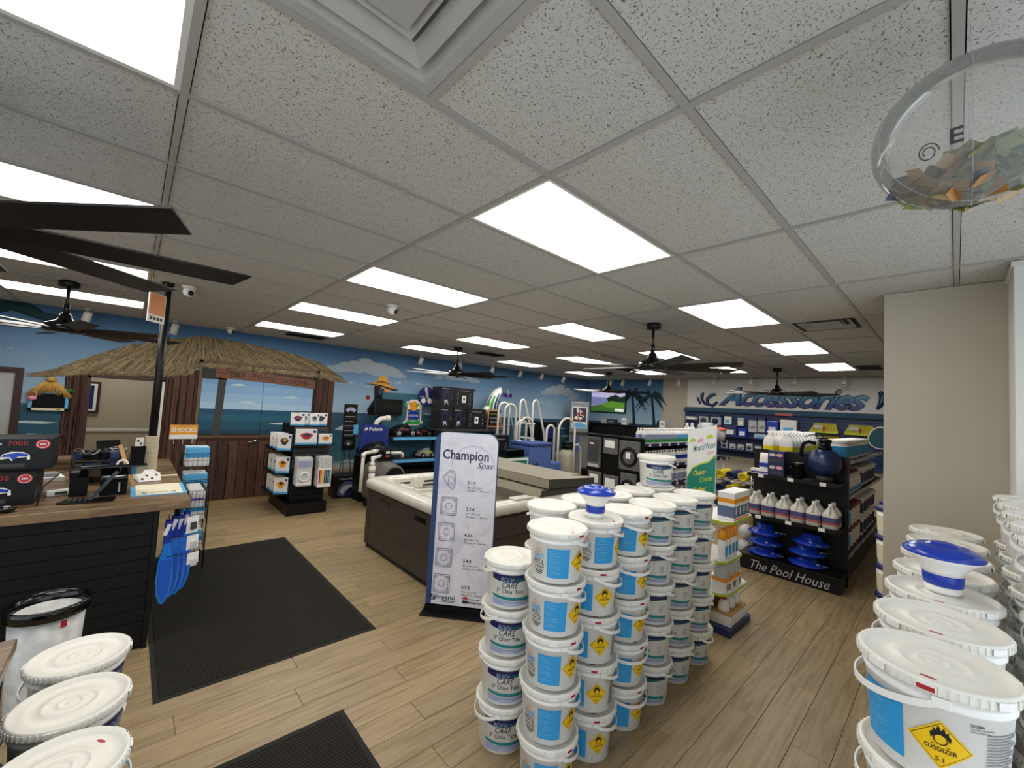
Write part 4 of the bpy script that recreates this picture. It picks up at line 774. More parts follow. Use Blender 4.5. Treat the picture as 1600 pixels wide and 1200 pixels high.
# ================================================================ BUCKETS
BH = 0.25          # stacking height
def br(z): return 0.124 + 0.016 * (z / 0.235)     # body radius at a height
def patch(b, a0, a1, z0, z1, m, n=10, off=0.0012):
    """A printed panel that follows the bucket wall; z0 and z1 may be functions of 0..1 along the panel."""
    f0 = z0 if callable(z0) else (lambda t: z0); f1 = z1 if callable(z1) else (lambda t: z1); vs = []
    for i in range(n + 1):
        t = i / n; a = a0 + (a1 - a0) * t
        for z in (f0(t), f1(t)): r = br(z) + off; vs.append((r * math.cos(a), r * math.sin(a), z))
    fs = [(2*i, 2*i + 2, 2*i + 3, 2*i + 1) for i in range(n)]
    b.add(vs, fs, m)
def wrap_text(b, s, size, m, a, z, shear=0.0, bold=0.0, maxw=None, off=0.002, rot=0.0, align='CENTER'):
    v, f = text_mesh(s, size, shear, bold, align)
    if maxw:
        w = max(p[0] for p in v) - min(p[0] for p in v); v = [(x * maxw / w, y) for x, y in v]
    c, sn = math.cos(rot), math.sin(rot); vs = []
    for x, y in v:
        x, y = x * c - y * sn, x * sn + y * c; zz = z + y; r = br(zz) + off; aa = a + x / r; vs.append((r * math.cos(aa), r * math.sin(aa), zz))
    b.add(vs, f, m)
def wrap_poly(b, pts, m, a, z, off):
    vs = []
    for x, y in pts: r = br(z + y) + off; aa = a + x / r; vs.append((r * math.cos(aa), r * math.sin(aa), z + y))
    b.add(vs, [tuple(range(len(vs)))], m)
def make_bucket(kind):
    t = thing('tablet_bucket', 'x', 'bucket')
    MB().lathe([(0.118, 0.0), (0.124, 0.004), (br(0.19), 0.19), (0.1415, 0.192), (0.1415, 0.2), (0.139, 0.202), (0.139, 0.212), (0.144, 0.214), (0.144, 0.224), (0.1405, 0.226), (0.1405, 0.236)], 'white_plastic', 40).build('pail', t)
    b = MB(); b.lathe([(0.139, 0.222), (0.1525, 0.222), (0.1545, 0.226), (0.1525, 0.245), (0.1495, 0.2495), (0.144, 0.2495), (0.1385, 0.24), (0.075, 0.2395), (0.072, 0.243), (0.066, 0.243), (0.063, 0.2395), (0.036, 0.2395), (0.033, 0.2425), (0.028, 0.2425), (0.025, 0.239), (0.012, 0.239), (0.009, 0.2415), (0.0005, 0.2415)], 'white_lid', 48, cap0=False)
    lid = b.build('lid', t)
    b = MB()
    for k in range(56):
        if k % 14 in (0, 1, 2): continue
        a = 2 * PI * k / 56; T = RZ(a); b.box(0.1525, 0.1565, -0.0022, 0.0022, 0.225, 0.244, 'white_lid', 0, T)
    for k in range(4): b.add([(0.153 * math.cos(a), 0.153 * math.sin(a), z) for z in (0.226, 0.243) for a in (k * PI / 2 - 0.02, k * PI / 2 + 0.11, k * PI / 2 + 0.24)] + [(0.1575 * math.cos(a), 0.1575 * math.sin(a), z) for z in (0.226, 0.243) for a in (k * PI / 2 - 0.02, k * PI / 2 + 0.11, k * PI / 2 + 0.24)], [(6, 7, 10, 9), (7, 8, 11, 10), (3, 9, 10, 4), (4, 10, 11, 5), (0, 1, 7, 6), (1, 2, 8, 7)], 'white_plastic')
    b.build('lid_ribs', lid)
    if kind == 'blue':   # red tear tab and the small red print on the lid
        MB().box(0.1535, 0.159, -0.019, 0.019, 0.2265, 0.243, 'white_plastic', 0.002, RZ(-PI / 2 + 0.75)).box(0.1585, 0.1597, -0.016, 0.016, 0.229, 0.24, 'red_tab', 0, RZ(-PI / 2 + 0.75)).build('tear_tab', lid)
        MB().prism([(0.016 * math.cos(q), 0.005 * math.sin(q)) for q in [2*PI*i/14 for i in range(14)]], 0.2396, 0.2402, 'red_tab', RZ(0.75) @ TR(0, -0.105, 0)).build('lid_stamp', lid)
    # plastic bail handle hanging round the front (turned by the caller through the bucket's own rotation)
    pts = []
    for i in range(21):
        q = (i / 20 - 0.5) * PI; sag = 0.052 * math.cos(q) ** 0.8 if abs(q) < 1.56 else 0; r = 0.1485 + 0.011 * math.cos(q); pts.append((r * math.cos(q), r * math.sin(q), 0.207 - sag))
    h = MB().strip(pts, (0, 0, 1), 0.017, 0.004, 'white_plastic').build('handle', t)
    for s_ in (-1, 1): MB().box(0.139, 0.1515, -0.017, 0.017, 0.196, 0.219, 'white_plastic', 0.003, RZ(s_ * PI / 2)).build('lug', h)
    b = MB(); A = -PI / 2      # the printed front looks along -Y
    if kind == 'blue':
        patch(b, A - 0.42, A + 0.42, 0.03, 0.17, 'blue_print')
        for i, (z, l) in enumerate(((0.158, .30), (0.15, .5), (0.142, .36), (0.134, .44), (0.12, .28), (0.112, .4), (0.104, .34), (0.09, .5), (0.082, .42), (0.074, .46), (0.06, .3), (0.052, .44), (0.044, .2))): patch(b, A - 0.36, A - 0.36 + l, z, z + 0.0013, mat('pale_blue_print', '#8fc8ea', 0.4), 4, 0.0018)
        # diamond hazard mark with flame, lettering
        d, z, s_ = A + 0.92, 0.105, 0.057
        for sz_, m_, of in ((s_, 'yellow_print', 0.0014), (s_ * 0.91, 'black_print', 0.0018), (s_ * 0.88, 'yellow_print', 0.0022)):
            q = sz_ / 0.132; patch(b, d - q, d + q, lambda t, S=sz_: z - S * (1 - abs(2 * t - 1)), lambda t, S=sz_: z + S * (1 - abs(2 * t - 1)), m_, 12, of)
        for k in range(16): q0, q1 = 2*PI*k/16, 2*PI*(k+1)/16; wrap_poly(b, [(0.013 * math.cos(q0), 0.013 + 0.013 * math.sin(q0)), (0.013 * math.cos(q1), 0.013 + 0.013 * math.sin(q1)), (0.0105 * math.cos(q1), 0.013 + 0.0105 * math.sin(q1)), (0.0105 * math.cos(q0), 0.013 + 0.0105 * math.sin(q0))], 'black_print', d, z, 0.0028)
        wrap_poly(b, [(-0.0165, 0.010), (-0.011, 0.020), (0, 0.0245), (0.011, 0.020), (0.0165, 0.010), (0.0185, 0.022), (0.014, 0.027), (0.014, 0.035), (0.009, 0.030), (0.006, 0.043), (0.001, 0.033), (-0.004, 0.046), (-0.008, 0.033), (-0.013, 0.038), (-0.0135, 0.028), (-0.0185, 0.024)], 'black_print', d, z, 0.0028); wrap_poly(b, [(-0.016, -0.002), (0.016, -0.002), (0.016, 0.0), (-0.016, 0.0)], 'black_print', d, z, 0.0028)
        wrap_text(b, 'OXIDIZER', 0.014, 'black_print', d, z - 0.011, 0, 0.02, 0.056, 0.0028); wrap_text(b, '5.1', 0.015, 'black_print', d, z - 0.034, 0, 0.02, None, 0.0028)
        wrap_text(b, 'UN2880', 0.0085, 'black_print', d + 0.46, 0.172, 0, 0.02, 0.026, 0.0016); wrap_text(b, 'CALCIUM HYPOCHLORITE,', 0.005, 'black_print', d + 0.54, 0.1645, 0, 0.01, 0.046, 0.0016); wrap_text(b, 'HYDRATED MIXTURE', 0.005, 'black_print', d + 0.51, 0.158, 0, 0.01, 0.038, 0.0016)
        for k in range(20): patch(b, d + 0.62, d + 1.35 - 0.12 * (k % 3), 0.024 + 0.0068 * k, 0.0275 + 0.0068 * k, 'mid_grey', 5)
        # sun, waves and brand lettering to the left of the panel
        e = A - 0.78
        for k in range(9): q = 2 * PI * k / 9; wrap_poly(b, [(0.011 * math.cos(q - .15), 0.011 * math.sin(q - .15)), (0.019 * math.cos(q), 0.019 * math.sin(q)), (0.011 * math.cos(q + .15), 0.011 * math.sin(q + .15))], 'orange_print', e, 0.15, 0.0016)
        for k in range(12): q0, q1 = 2*PI*k/12, 2*PI*(k+1)/12; wrap_poly(b, [(0.009 * math.cos(q0), 0.009 * math.sin(q0)), (0.009 * math.cos(q1), 0.009 * math.sin(q1)), (0.0072 * math.cos(q1), 0.0072 * math.sin(q1)), (0.0072 * math.cos(q0), 0.0072 * math.sin(q0))], 'orange_print', e, 0.15, 0.0016)
        for k in range(3): patch(b, e - 0.22, e + 0.22, lambda t, k=k: 0.112 + 0.009 * k + 0.004 * math.sin(t * 9), lambda t, k=k: 0.1155 + 0.009 * k + 0.004 * math.sin(t * 9), 'blue_print', 14, 0.0015)
        wrap_text(b, 'POOL', 0.034, 'black_print', e, 0.094, 0, 0.0, 0.062); wrap_text(b, 'EASE', 0.017, 'black_print', e, 0.071, 0.2, 0.0, 0.058); [patch(b, e - 0.22 + q, e + 0.22 - q, z_, z_ + 0.004, 'dark_grey', 4) for q, z_ in ((0.0, .052), (.05, .044), (.1, .036))]
    else:
        a0, a1 = A - 0.95, A + 1.25
        patch(b, a0, a1, lambda t: 0.157 - 0.020 * math.sin(t * PI) * (1 - t) + 0.006 * t, 0.186, 'navy_print', 20); patch(b, a0 + 0.5, a1, lambda t: 0.150 + 0.010 * t + 0.006 * math.sin(t * PI), lambda t: 0.156 + 0.009 * t + 0.006 * math.sin(t * PI), 'teal_print', 14, 0.0016)
        patch(b, a0, a1, lambda t: 0.062 - 0.020 * t ** 0.6, lambda t: 0.075 - 0.014 * t ** 0.5, 'teal_print', 20); patch(b, a0, a1, 0.02, lambda t: 0.040 + 0.012 * (1 - t) ** 2, 'lav_print', 20)
        wrap_text(b, 'POOL', 0.040, 'lav_print', A - 0.28, 0.157, 0.25, 0.0, 0.078); wrap_text(b, 'CARE', 0.044, 'black_print', A - 0.2, 0.130, 0.3, 0.0, 0.092); wrap_text(b, '3" Chlor Tabs', 0.031, 'black_print', A - 0.16, 0.097, 0, 0.004, 0.152, 0.0018, -0.03)
        patch(b, A + 0.82, A + 1.0, 0.082, 0.122, 'dark_grey', 3, 0.0016); [patch(b, A + 0.82 + 0.02 * k, A + 0.83 + 0.02 * k, 0.083, 0.121, 'paper_white', 1, 0.002) for k in range(9)]; [patch(b, A + 0.78, A + 1.05, z_, z_ + 0.003, 'mid_grey', 3) for z_ in (0.06, 0.053, 0.046, 0.03)]
        for z_ in (0.03, 0.026): patch(b, A - 0.35, A + 0.15, z_, z_ + 0.0015, 'paper_white', 6, 0.0018)
    b.build('wrap_label', t)
    return t
BK = {k: make_bucket(k) for k in ('blue', 'care')}; used = {'blue': False, 'care': False}
def put_bucket(kind, x, y, z, rz, lab, group, ha=0.0):
    """ha: the direction in the room towards which the bail handle hangs."""
    r = BK[kind]
    if not used[kind]: used[kind] = True; o = r; r.location = (x, y, z); r.rotation_euler[2] = rz; r['label'] = lab; r['group'] = group
    else: o = tree(r, (x, y, z), rz, lab, group)
    for c in o.children:
        if c.name.startswith('handle'): c.rotation_euler[2] = ha - rz
    return o
r = random.Random(21)
GX = [0.395 + 0.3305 * k for k in range(6)]
rots = {0: -0.86, 1: -0.6, 2: -1.0, 3: -1.42, 4: -1.35, 5: -1.4}
hang = {0: -0.3, 1: -0.6, 2: -1.7, 3: -0.5, 4: -0.4, 5: -0.4}
for k, x in enumerate(GX):
    for lv in range(5):
        kind = 'blue' if k < 3 else 'care'; a = rots[k]
        if k == 1 and lv < 4: a = -1.42 + r.uniform(-0.08, 0.08)
        if k == 5 and lv == 0: a = -1.05
        put_bucket(kind, x + r.uniform(-0.003, 0.003), 0.19 + r.uniform(-0.003, 0.003), lv * BH, a + r.uniform(-0.08, 0.08), f'white bucket with {"blue" if kind == "blue" else "navy and teal"} label, {ORD[lv + 1]} from floor, {ORD[k + 1]} stack of the front row', 'middle bucket block', hang[k] + r.uniform(-0.4, 0.3))
for k, x in enumerate(GX):
    for lv in range(4 if k == 0 else 5):
        put_bucket('care', x + r.uniform(-0.003, 0.003), 0.522, lv * BH, (-0.55 if k == 0 else r.uniform(-0.9, 0.3)) + r.uniform(-0.05, 0.05), f'white bucket with navy and teal label, {ORD[lv + 1]} from floor, {ORD[k + 1]} stack of the back row', 'middle bucket block', r.uniform(0.5, 2.5) if k == 0 else r.uniform(0, 6))
put_bucket('care', GX[5], 0.522, 5 * BH, -0.75, 'single white tablet bucket standing on top of the back row of stacks', 'middle bucket block', -0.5)
# stacks beside the storefront at the right
for k in range(7):
    for lv in range(5):
        put_bucket('blue', 0.325 + k * 0.335, -1.172 + r.uniform(-0.005, 0.005), lv * BH, -2.32 + r.uniform(-0.08, 0.08) if k < 4 else -1.9, f'white bucket, {ORD[lv + 1]} from floor, {ORD[k + 1]} stack from the right-hand bottom corner', 'right bucket rows', 1.75 + r.uniform(-0.2, 0.2))
for k in range(5):
    for lv in range(6):
        put_bucket('blue', 0.99 + k * 0.335, -1.51 + r.uniform(-0.005, 0.005), lv * BH, -1.5 + r.uniform(-0.3, 0.3), f'white bucket, {ORD[lv + 1]} from floor, {ORD[k + 1]} tall stack along the storefront', 'right bucket rows', 2.4 + r.uniform(-0.5, 0.5))
# three low stacks at the bottom left
for k, y in enumerate((1.215, 0.875, 0.535)):
    for lv in range(3):
        put_bucket('care' if k < 2 else 'blue', -1.342, y, lv * BH, 1.4 + r.uniform(-0.3, 0.3), f'white lidded bucket, {ORD[lv + 1]} from floor, {ORD[3 - k]} low stack from the bottom left corner', 'left bucket stacks', 0.1 + r.uniform(-0.3, 0.3) if k == 2 else 3.6)
# floating dispensers standing on the stacks
def dispenser(lab, x, y, z, s=1.0):
    t = thing('chlorine_dispenser', lab, 'dispenser', (x, y, z)); t.scale = (s, s, s)
    MB().lathe([(0.0005, 0.0), (0.05, 0.0), (0.054, 0.01), (0.056, 0.03)], 'white_plastic', 32).build('foot', t); MB().lathe([(0.0575, 0.03), (0.0595, 0.034), (0.0615, 0.07), (0.0605, 0.074)], 'royal_blue', 32).build('dial_ring', t)
    MB().lathe([(0.06, 0.074), (0.064, 0.09), (0.085, 0.115), (0.112, 0.138), (0.118, 0.146)], 'white_plastic', 40).build('funnel_body', t)
    c = MB().lathe([(0.118, 0.146), (0.121, 0.149), (0.120, 0.156), (0.105, 0.170), (0.08, 0.181), (0.06, 0.186), (0.056, 0.184), (0.05, 0.184), (0.046, 0.19), (0.03, 0.195), (0.0005, 0.196)], 'royal_blue', 40).build('float_cap', t)
    MB().box(0.0605, 0.0625, -0.008, 0.008, 0.038, 0.064, 'paper_white', 0, RZ(-0.6)).build('dial_mark', t)
dispenser('blue and white chlorine dispenser standing on the middle bucket stacks', GX[1] + 0.01, 0.2, 1.2436, 0.92)
dispenser('blue and white chlorine dispenser standing on the right-hand bucket row', 1.02, -1.178, 1.2436, 0.93)
# ================================================================ HOT TUB, BANNER
tub = thing('hot_tub', 'brown-skirted hot tub with a marbled white shell in the middle', 'hot tub', (1.97, 2.9, 0))
MB().box(-0.93, 0.95, -0.95, 0.95, 0, 0.05, 'tub_base').build('base_plinth', tub)
MB().box(-0.95, -0.91, -0.96, 0.96, 0.05, 0.76, 'tub_skirt', 0.012).build('skirt_side', tub); MB().box(0.93, 0.97, -0.96, 0.96, 0.05, 0.76, 'tub_skirt', 0.012).build('skirt_side', tub); MB().box(-0.92, 0.94, -0.96, -0.92, 0.05, 0.76, 'tub_skirt', 0.012).build('skirt_side', tub); MB().box(-0.92, 0.94, 0.92, 0.96, 0.05, 0.76, 'tub_skirt', 0.012).build('skirt_side', tub)
for k in range(3): MB().box(-0.955, -0.948, -0.86, 0.84, 0.07 + k * 0.215, 0.275 + k * 0.215, 'tub_skirt', 0.002).build('skirt_panel', tub)
for k in range(3): MB().box(-0.84, 0.86, -0.968, -0.958, 0.07 + k * 0.215, 0.275 + k * 0.215, 'tub_skirt', 0.002).build('skirt_panel', tub)
for s_ in (-1, 1): MB().box(-0.962, -0.9, s_ * 0.90 - 0.05, s_ * 0.90 + 0.05, 0.05, 0.76, 'tub_skirt', 0.012).build('corner_post', tub)
for y in (0.45, -0.35): MB().box(-0.963, -0.95, y - 0.11, y + 0.11, 0.60, 0.655, 'black_gloss', 0.006).build('side_grip', tub)
def rrect(w, h, r, n=6):
    p = []
    for cx, cy, a0 in ((w - r, h - r, 0), (-w + r, h - r, PI/2), (-w + r, -h + r, PI), (w - r, -h + r, 3*PI/2)):
        for i in range(n + 1): a = a0 + PI/2 * i / n; p.append((cx + r * math.cos(a), cy + r * math.sin(a)))
    return p
def loft(b, rings, m, smooth=True, cap=False):
    n = len(rings[0]); vs = [p for r_ in rings for p in r_]; fs = [(k*n + i, k*n + (i+1) % n, (k+1)*n + (i+1) % n, (k+1)*n + i) for k in range(len(rings) - 1) for i in range(n)]
    if cap: fs.append(tuple((len(rings) - 1) * n + i for i in range(n)))
    b.add(vs, fs, m, None, smooth)
def ring(w, h, r, z): return [(x, y, z) for x, y in rrect(w, h, r)]
b = MB(); loft(b, [ring(0.97, 0.97, 0.10, 0.74), ring(1.0, 1.0, 0.12, 0.745), ring(1.0, 1.0, 0.12, 0.815), ring(0.985, 0.985, 0.13, 0.84), ring(0.95, 0.95, 0.14, 0.855), ring(0.86, 0.86, 0.18, 0.855), ring(0.80, 0.80, 0.2, 0.82), ring(0.78, 0.78, 0.22, 0.70), ring(0.73, 0.73, 0.22, 0.63), ring(0.66, 0.66, 0.22, 0.60), ring(0.45, 0.45, 0.2, 0.58), ring(0.40, 0.40, 0.2, 0.35)], 'tub_shell', True, True); b.build('shell', tub)
for (x, y, a) in ((-0.2, 0.79, 0), (-0.55, 0.79, 0), (0.1, 0.79, 0), (-0.79, 0.3, 1.57), (-0.79, -0.3, 1.57)):
    MB().box(-0.14, 0.14, -0.05, 0.03, 0.70, 0.85, 'tub_shell', 0.02, TR(x, y, 0) @ RZ(a)).build('head_rest', tub)
    b = MB(); [b.box(-0.09 + 0.02 * k, 0.07, -0.054, -0.048, 0.72 + 0.05 * k, 0.745 + 0.05 * k, 'dark_grey', 0.006, TR(x, y, 0) @ RZ(a)) for k in range(2)]
    b.build('jet_plate', tub)
MB().box(-0.1, 0.16, -0.96, -0.84, 0.855, 0.875, 'tub_shell', 0.008, TR(-0.08, 0, 0)).build('control_hump', tub)
cv = thing('tub_cover', 'folded taupe vinyl cover lying across the far half of the hot tub', 'cover', (2.62, 2.9, 0.857))
b = MB(); T = RX(PI / 2)
b.add([(-0.48, -0.97, 0), (0.33, -0.97, 0), (0.33, 0.97, 0), (-0.48, 0.97, 0), (-0.45, -0.97, 0.07), (0.33, -0.97, 0.05), (0.33, 0.97, 0.05), (-0.45, 0.97, 0.07)], [(3, 2, 1, 0), (4, 5, 6, 7), (3, 0, 4, 7), (1, 2, 6, 5)], 'tub_cover'); b.add([(-0.48, -0.97, 0), (0.33, -0.97, 0), (0.33, -0.97, 0.05), (-0.45, -0.97, 0.07), (-0.48, 0.97, 0), (0.33, 0.97, 0), (0.33, 0.97, 0.05), (-0.45, 0.97, 0.07)], [(0, 1, 2, 3), (7, 6, 5, 4)], 'cover_side'); b.build('lower_leaf', cv)
b = MB(); b.add([(-0.36, -0.99, 0.085), (0.5, -0.99, 0.055), (0.5, 0.99, 0.055), (-0.36, 0.99, 0.085), (-0.36, -0.99, 0.19), (0.5, -0.99, 0.15), (0.5, 0.99, 0.15), (-0.36, 0.99, 0.19)], [(3, 2, 1, 0), (4, 5, 6, 7), (3, 0, 4, 7), (1, 2, 6, 5)], 'tub_cover'); b.add([(-0.36, -0.99, 0.085), (0.5, -0.99, 0.055), (0.5, -0.99, 0.15), (-0.36, -0.99, 0.19), (-0.36, 0.99, 0.085), (0.5, 0.99, 0.055), (0.5, 0.99, 0.15), (-0.36, 0.99, 0.19)], [(0, 1, 2, 3), (7, 6, 5, 4)], 'cover_side'); b.build('upper_leaf', cv)
MB().tube([(-0.36, -0.99, 0.188), (-0.36, 0.99, 0.188)], 0.006, 'tub_cover', 6).build('seam_piping', cv); MB().strip([(0.3, -0.8, 0.162), (0.42, -0.84, 0.16), (0.52, -0.9, 0.14)], (0, 1, 0.2), 0.03, 0.004, 'black_matte').build('strap', cv)
# banner
bn = thing('spa_banner', 'tall standing Champion Spas banner with a black foot before the hot tub', 'banner', (0.99, 1.79, 0), -0.857)
MB().box(-0.31, 0.31, -0.12, 0.12, 0.0, 0.012, 'black_satin', 0.003).box(-0.29, 0.29, -0.035, 0.035, 0.012, 0.06, 'black_satin').build('foot_plate', bn)
MB().cyl((-0.25, 0, 0.012), (-0.25, 0, 0.1), 0.014, 'chrome').build('foot_post', bn); MB().cyl((0.25, 0, 0.012), (0.25, 0, 0.1), 0.014, 'chrome').build('foot_post', bn)
o = []; wB = 0.285; zt = 1.585; rr_ = 0.09
for cx, a0 in ((wB - rr_, 0), (-wB + rr_, PI/2)):
    for i in range(9): a = a0 + PI/2 * i / 8; o.append((cx + rr_ * math.cos(a), zt - rr_ + rr_ * math.sin(a)))
o += [(-wB, 0.075), (wB, 0.075)]
bm_, bbn, N, L = nodes_mat('banner_fabric', 0.6, 0.3); tc = N('ShaderNodeTexCoord'); nz = N('ShaderNodeTexNoise'); nz.inputs['Scale'].default_value = 2.2; nz.inputs['Detail'].default_value = 4; nz.inputs['Distortion'].default_value = 1.5; L(tc.outputs['Object'], nz.inputs['Vector']); rp = ramp(N, [(0.3, '#c9c7d8'), (0.5, '#e2e1ea'), (0.7, '#cfcddd')]); L(nz.outputs['Fac'], rp.inputs[0]); L(rp.outputs[0], bbn.inputs['Base Color'])
MB().prism(o, -0.035, 0.035, bm_, RX(PI / 2), mat('banner_side', '#23406e', 0.6)).build('banner_sleeve', bn)
o2 = [(-wB, 0.075)] + [(-wB + 0.048, 0.075), (-wB + 0.048, zt - 0.02)] + [(-wB + rr_ + rr_ * math.cos(a), zt - rr_ + rr_ * math.sin(a)) for a in [PI * 0.66 + PI * 0.34 * i / 6 for i in range(7)]]
MB().prism(o2, 0.0355, 0.0365, 'banner_side', RX(PI / 2)).build('blue_edge', bn)
b = MB(); f = -0.0372
b.text('Champion', 0.118, 'navy_print', F_negY(0.0, f, 1.385), 0, 0.016, maxw=0.42); b.text('Spas', 0.075, 'navy_print', F_negY(0.175, f, 1.305), 0.35, 0.0, maxw=0.15)
def outline(b, pts, T, w, m='lav_print'):
    n = len(pts); c = (sum(p[0] for p in pts)/n, sum(p[1] for p in pts)/n); q = [(c[0] + (p[0]-c[0]) * (1-w), c[1] + (p[1]-c[1]) * (1-w)) for p in pts]
    b.add([(x, y, 0) for x, y in pts + q], [(i, (i+1) % n, n + (i+1) % n, n + i) for i in range(n)], m, T)
mat('spa_line', '#77738a', 0.6)
for k, (nm, z) in enumerate((('213', 1.12), ('324', 0.89), ('436', 0.665), ('540', 0.44), ('650', 0.215))):
    z += 0.02; T = F_negY(-0.12 - 0.008 * k, f, z + 0.02)
    p = [(-0.085, 0.02), (-0.02, 0.09), (0.03, 0.08), (0.045, -0.02), (0.02, -0.09), (-0.04, -0.04)] if k == 0 else rrect(0.075, 0.082, 0.02, 3)
    outline(b, p, T, 0.07, 'spa_line'); outline(b, [(x * 0.82, y * 0.82) for x, y in p], T, 0.05, 'spa_line')
    outline(b, [(0.03 * math.cos(a), 0.03 * math.sin(a)) for a in [2*PI*i/14 for i in range(14)]], T, 0.15, 'spa_line')
    for sx, sy in ((-1, 1), (1, 1), (1, -1), (-1, -1)): outline(b, [(sx * 0.05 + 0.014 * math.cos(a), sy * 0.055 + 0.014 * math.sin(a)) for a in [2*PI*i/8 for i in range(8)]] if k else [(0.008 * math.cos(a) - 0.01 + sx * 0.015, sy * 0.035 + 0.008 * math.sin(a)) for a in [2*PI*i/8 for i in range(8)]], T, 0.3, 'spa_line')
    b.text(nm, 0.042, 'black_print', F_negY(0.03, f, z + 0.005), 0, 0.01, 'LEFT', 1.3); b.text(('60" x 82" x 29"', '67" x 84" x 34"', '84" x 84" x 36"', '84" x 84" x 36"', '92" x 92" x 36"')[k], 0.022, 'dark_grey', F_negY(0.03, f, z - 0.035), 0, 0, 'LEFT'); b.text(('160 gals | 2 - 3 Persons', '260 gals | 3 - 4 Persons', '325 gals | 4 - 6 Persons', '350 gals | 4 - 5 Persons', '455 gals | 5 - 6 Persons')[k], 0.021, 'dark_grey', F_negY(0.03, f, z - 0.06), 0, 0, 'LEFT')
b.text('Imperial', 0.048, 'navy_print', F_negY(-0.105, f, 0.138), 0, 0.015, maxw=0.165); b.box(-0.13, -0.025, f - 0.0006, f, 0.106, 0.113, 'navy_print').box(-0.18, -0.03, f - 0.0006, f, 0.097, 0.1, 'mid_grey'); b.prism(rrect(0.027, 0.025, 0.008, 2), 0, 0.0006, 'navy_print', F_negY(-0.225, f, 0.135)); b.text('Z', 0.05, 'paper_white', F_negY(-0.225, f - 0.0008, 0.135), 0.3, 0.01)
b.text('America', 0.034, 'black_print', F_negY(0.155, f, 0.116), 0, 0.015, maxw=0.125); b.box(0.105, 0.2, f - 0.0006, f, 0.14, 0.145, 'dark_grey'); b.prism([(-0.03, 0), (0.03, 0), (0.015, 0.02), (-0.015, 0.02)], 0, 0.0006, 'red', F_negY(0.07, f, 0.14)); b.box(0.045, 0.095, f - 0.0006, f, 0.105, 0.13, 'navy_print')
b.build('banner_print', bn)
b = MB(); b.add([(0.20 * math.cos(a), 0.20 * math.sin(a), 0) for a in [PI * i / 24 for i in range(25)]] + [(0.192 * math.cos(a), 0.192 * math.sin(a), 0) for a in [PI * i / 24 for i in range(25)]], [(i, i + 1, 26 + i, 25 + i) for i in range(24)], mat('faint_lilac', '#c3c0d4', 0.6), F_negY(0.07, f + 0.0004, 1.28)); b.build('banner_swirl', bn)

# ================================================================ SHARED GOODS
def make_bottle(name, h, r_, body, cap, lab1, lab2):
    t = thing(name, 'x', 'bottle'); n = 14
    MB().lathe([(r_ * 0.95, 0), (r_, 0.006), (r_, h * 0.68), (r_ * 0.8, h * 0.76), (r_ * 0.4, h * 0.84), (r_ * 0.38, h * 0.88)], body, n).build('bottle_body', t)
    MB().lathe([(r_ * 0.45, h * 0.87), (r_ * 0.45, h * 0.985), (r_ * 0.38, h)], cap, n).build('cap', t)
    MB().lathe([(r_ * 1.02, h * 0.3), (r_ * 1.02, h * 0.6)], lab1, n, cap0=False, cap1=False).lathe([(r_ * 1.02, h * 0.1), (r_ * 1.02, h * 0.3)], lab2, n, cap0=False, cap1=False).build('label_wrap', t); return t
def make_jug(s=1.0):
    t = thing('chemical_jug', 'x', 'jug')
    rings = []
    for z, w in ((0, 0.068), (0.006, 0.074), (0.15, 0.075), (0.17, 0.07), (0.205, 0.045), (0.235, 0.022), (0.25, 0.019)): rings.append([(x * s, y * s, z * s) for x, y in rrect(w, w, w * 0.55, 3)])
    b = MB(); loft(b, rings, 'hazy_bottle', True, True); b.build('jug_body', t)
    MB().lathe([(0.021 * s, 0.248 * s), (0.022 * s, 0.25 * s), (0.022 * s, 0.272 * s), (0.018 * s, 0.275 * s)], 'white_plastic', 14).build('cap', t)
    MB().tube([(0.0, 0.02 * s, 0.24 * s), (0.0, 0.05 * s, 0.235 * s), (0.0, 0.072 * s, 0.205 * s), (0.0, 0.074 * s, 0.17 * s), (0.0, 0.066 * s, 0.15 * s)], 0.009 * s, 'hazy_bottle', 8).build('grip', t)
    b = MB(); loft(b, [[(x * s, y * s, z * s) for x, y in rrect(0.0765, 0.0765, 0.041, 3)] for z in (0.07, 0.13)], mat('violet_print', '#4d4a78', 0.45, var=0.15, scale=40)); loft(b, [[(x * s, y * s, z * s) for x, y in rrect(0.0765, 0.0765, 0.041, 3)] for z in (0.045, 0.068)], mat('brick_print', '#b25548', 0.45)); b.build('label_wrap', t); return t
def make_tub(name, h, r_, lid, band):
    t = thing(name, 'x', 'tub'); n = 18
    MB().lathe([(r_ * 0.9, 0), (r_ * 0.92, 0.004), (r_, h * 0.86)], 'white_plastic', n).build('tub_body', t); MB().lathe([(r_ * 1.02, h * 0.84), (r_ * 1.08, h * 0.86), (r_ * 1.08, h * 0.97), (r_ * 1.0, h)], lid, n).build('screw_lid', t)
    MB().lathe([(r_ * 0.95, h * 0.15), (r_ * 0.995, h * 0.7)], band, n, cap0=False, cap1=False).build('label_wrap', t); return t
def make_bag():
    t = thing('refill_bag', 'x', 'bag'); b = MB(); R = [ring(0.06, 0.04, 0.02, 0), ring(0.078, 0.055, 0.03, 0.03), ring(0.082, 0.058, 0.03, 0.15), ring(0.066, 0.04, 0.02, 0.21), ring(0.03, 0.02, 0.015, 0.25), ring(0.05, 0.022, 0.015, 0.29)]
    loft(b, R, 'paper_white', True, True); b.build('bag_body', t); b = MB(); loft(b, [ring(0.08, 0.057, 0.03, 0.03), ring(0.0835, 0.0595, 0.03, 0.1)], 'yellow'); b.build('bag_band', t); return t
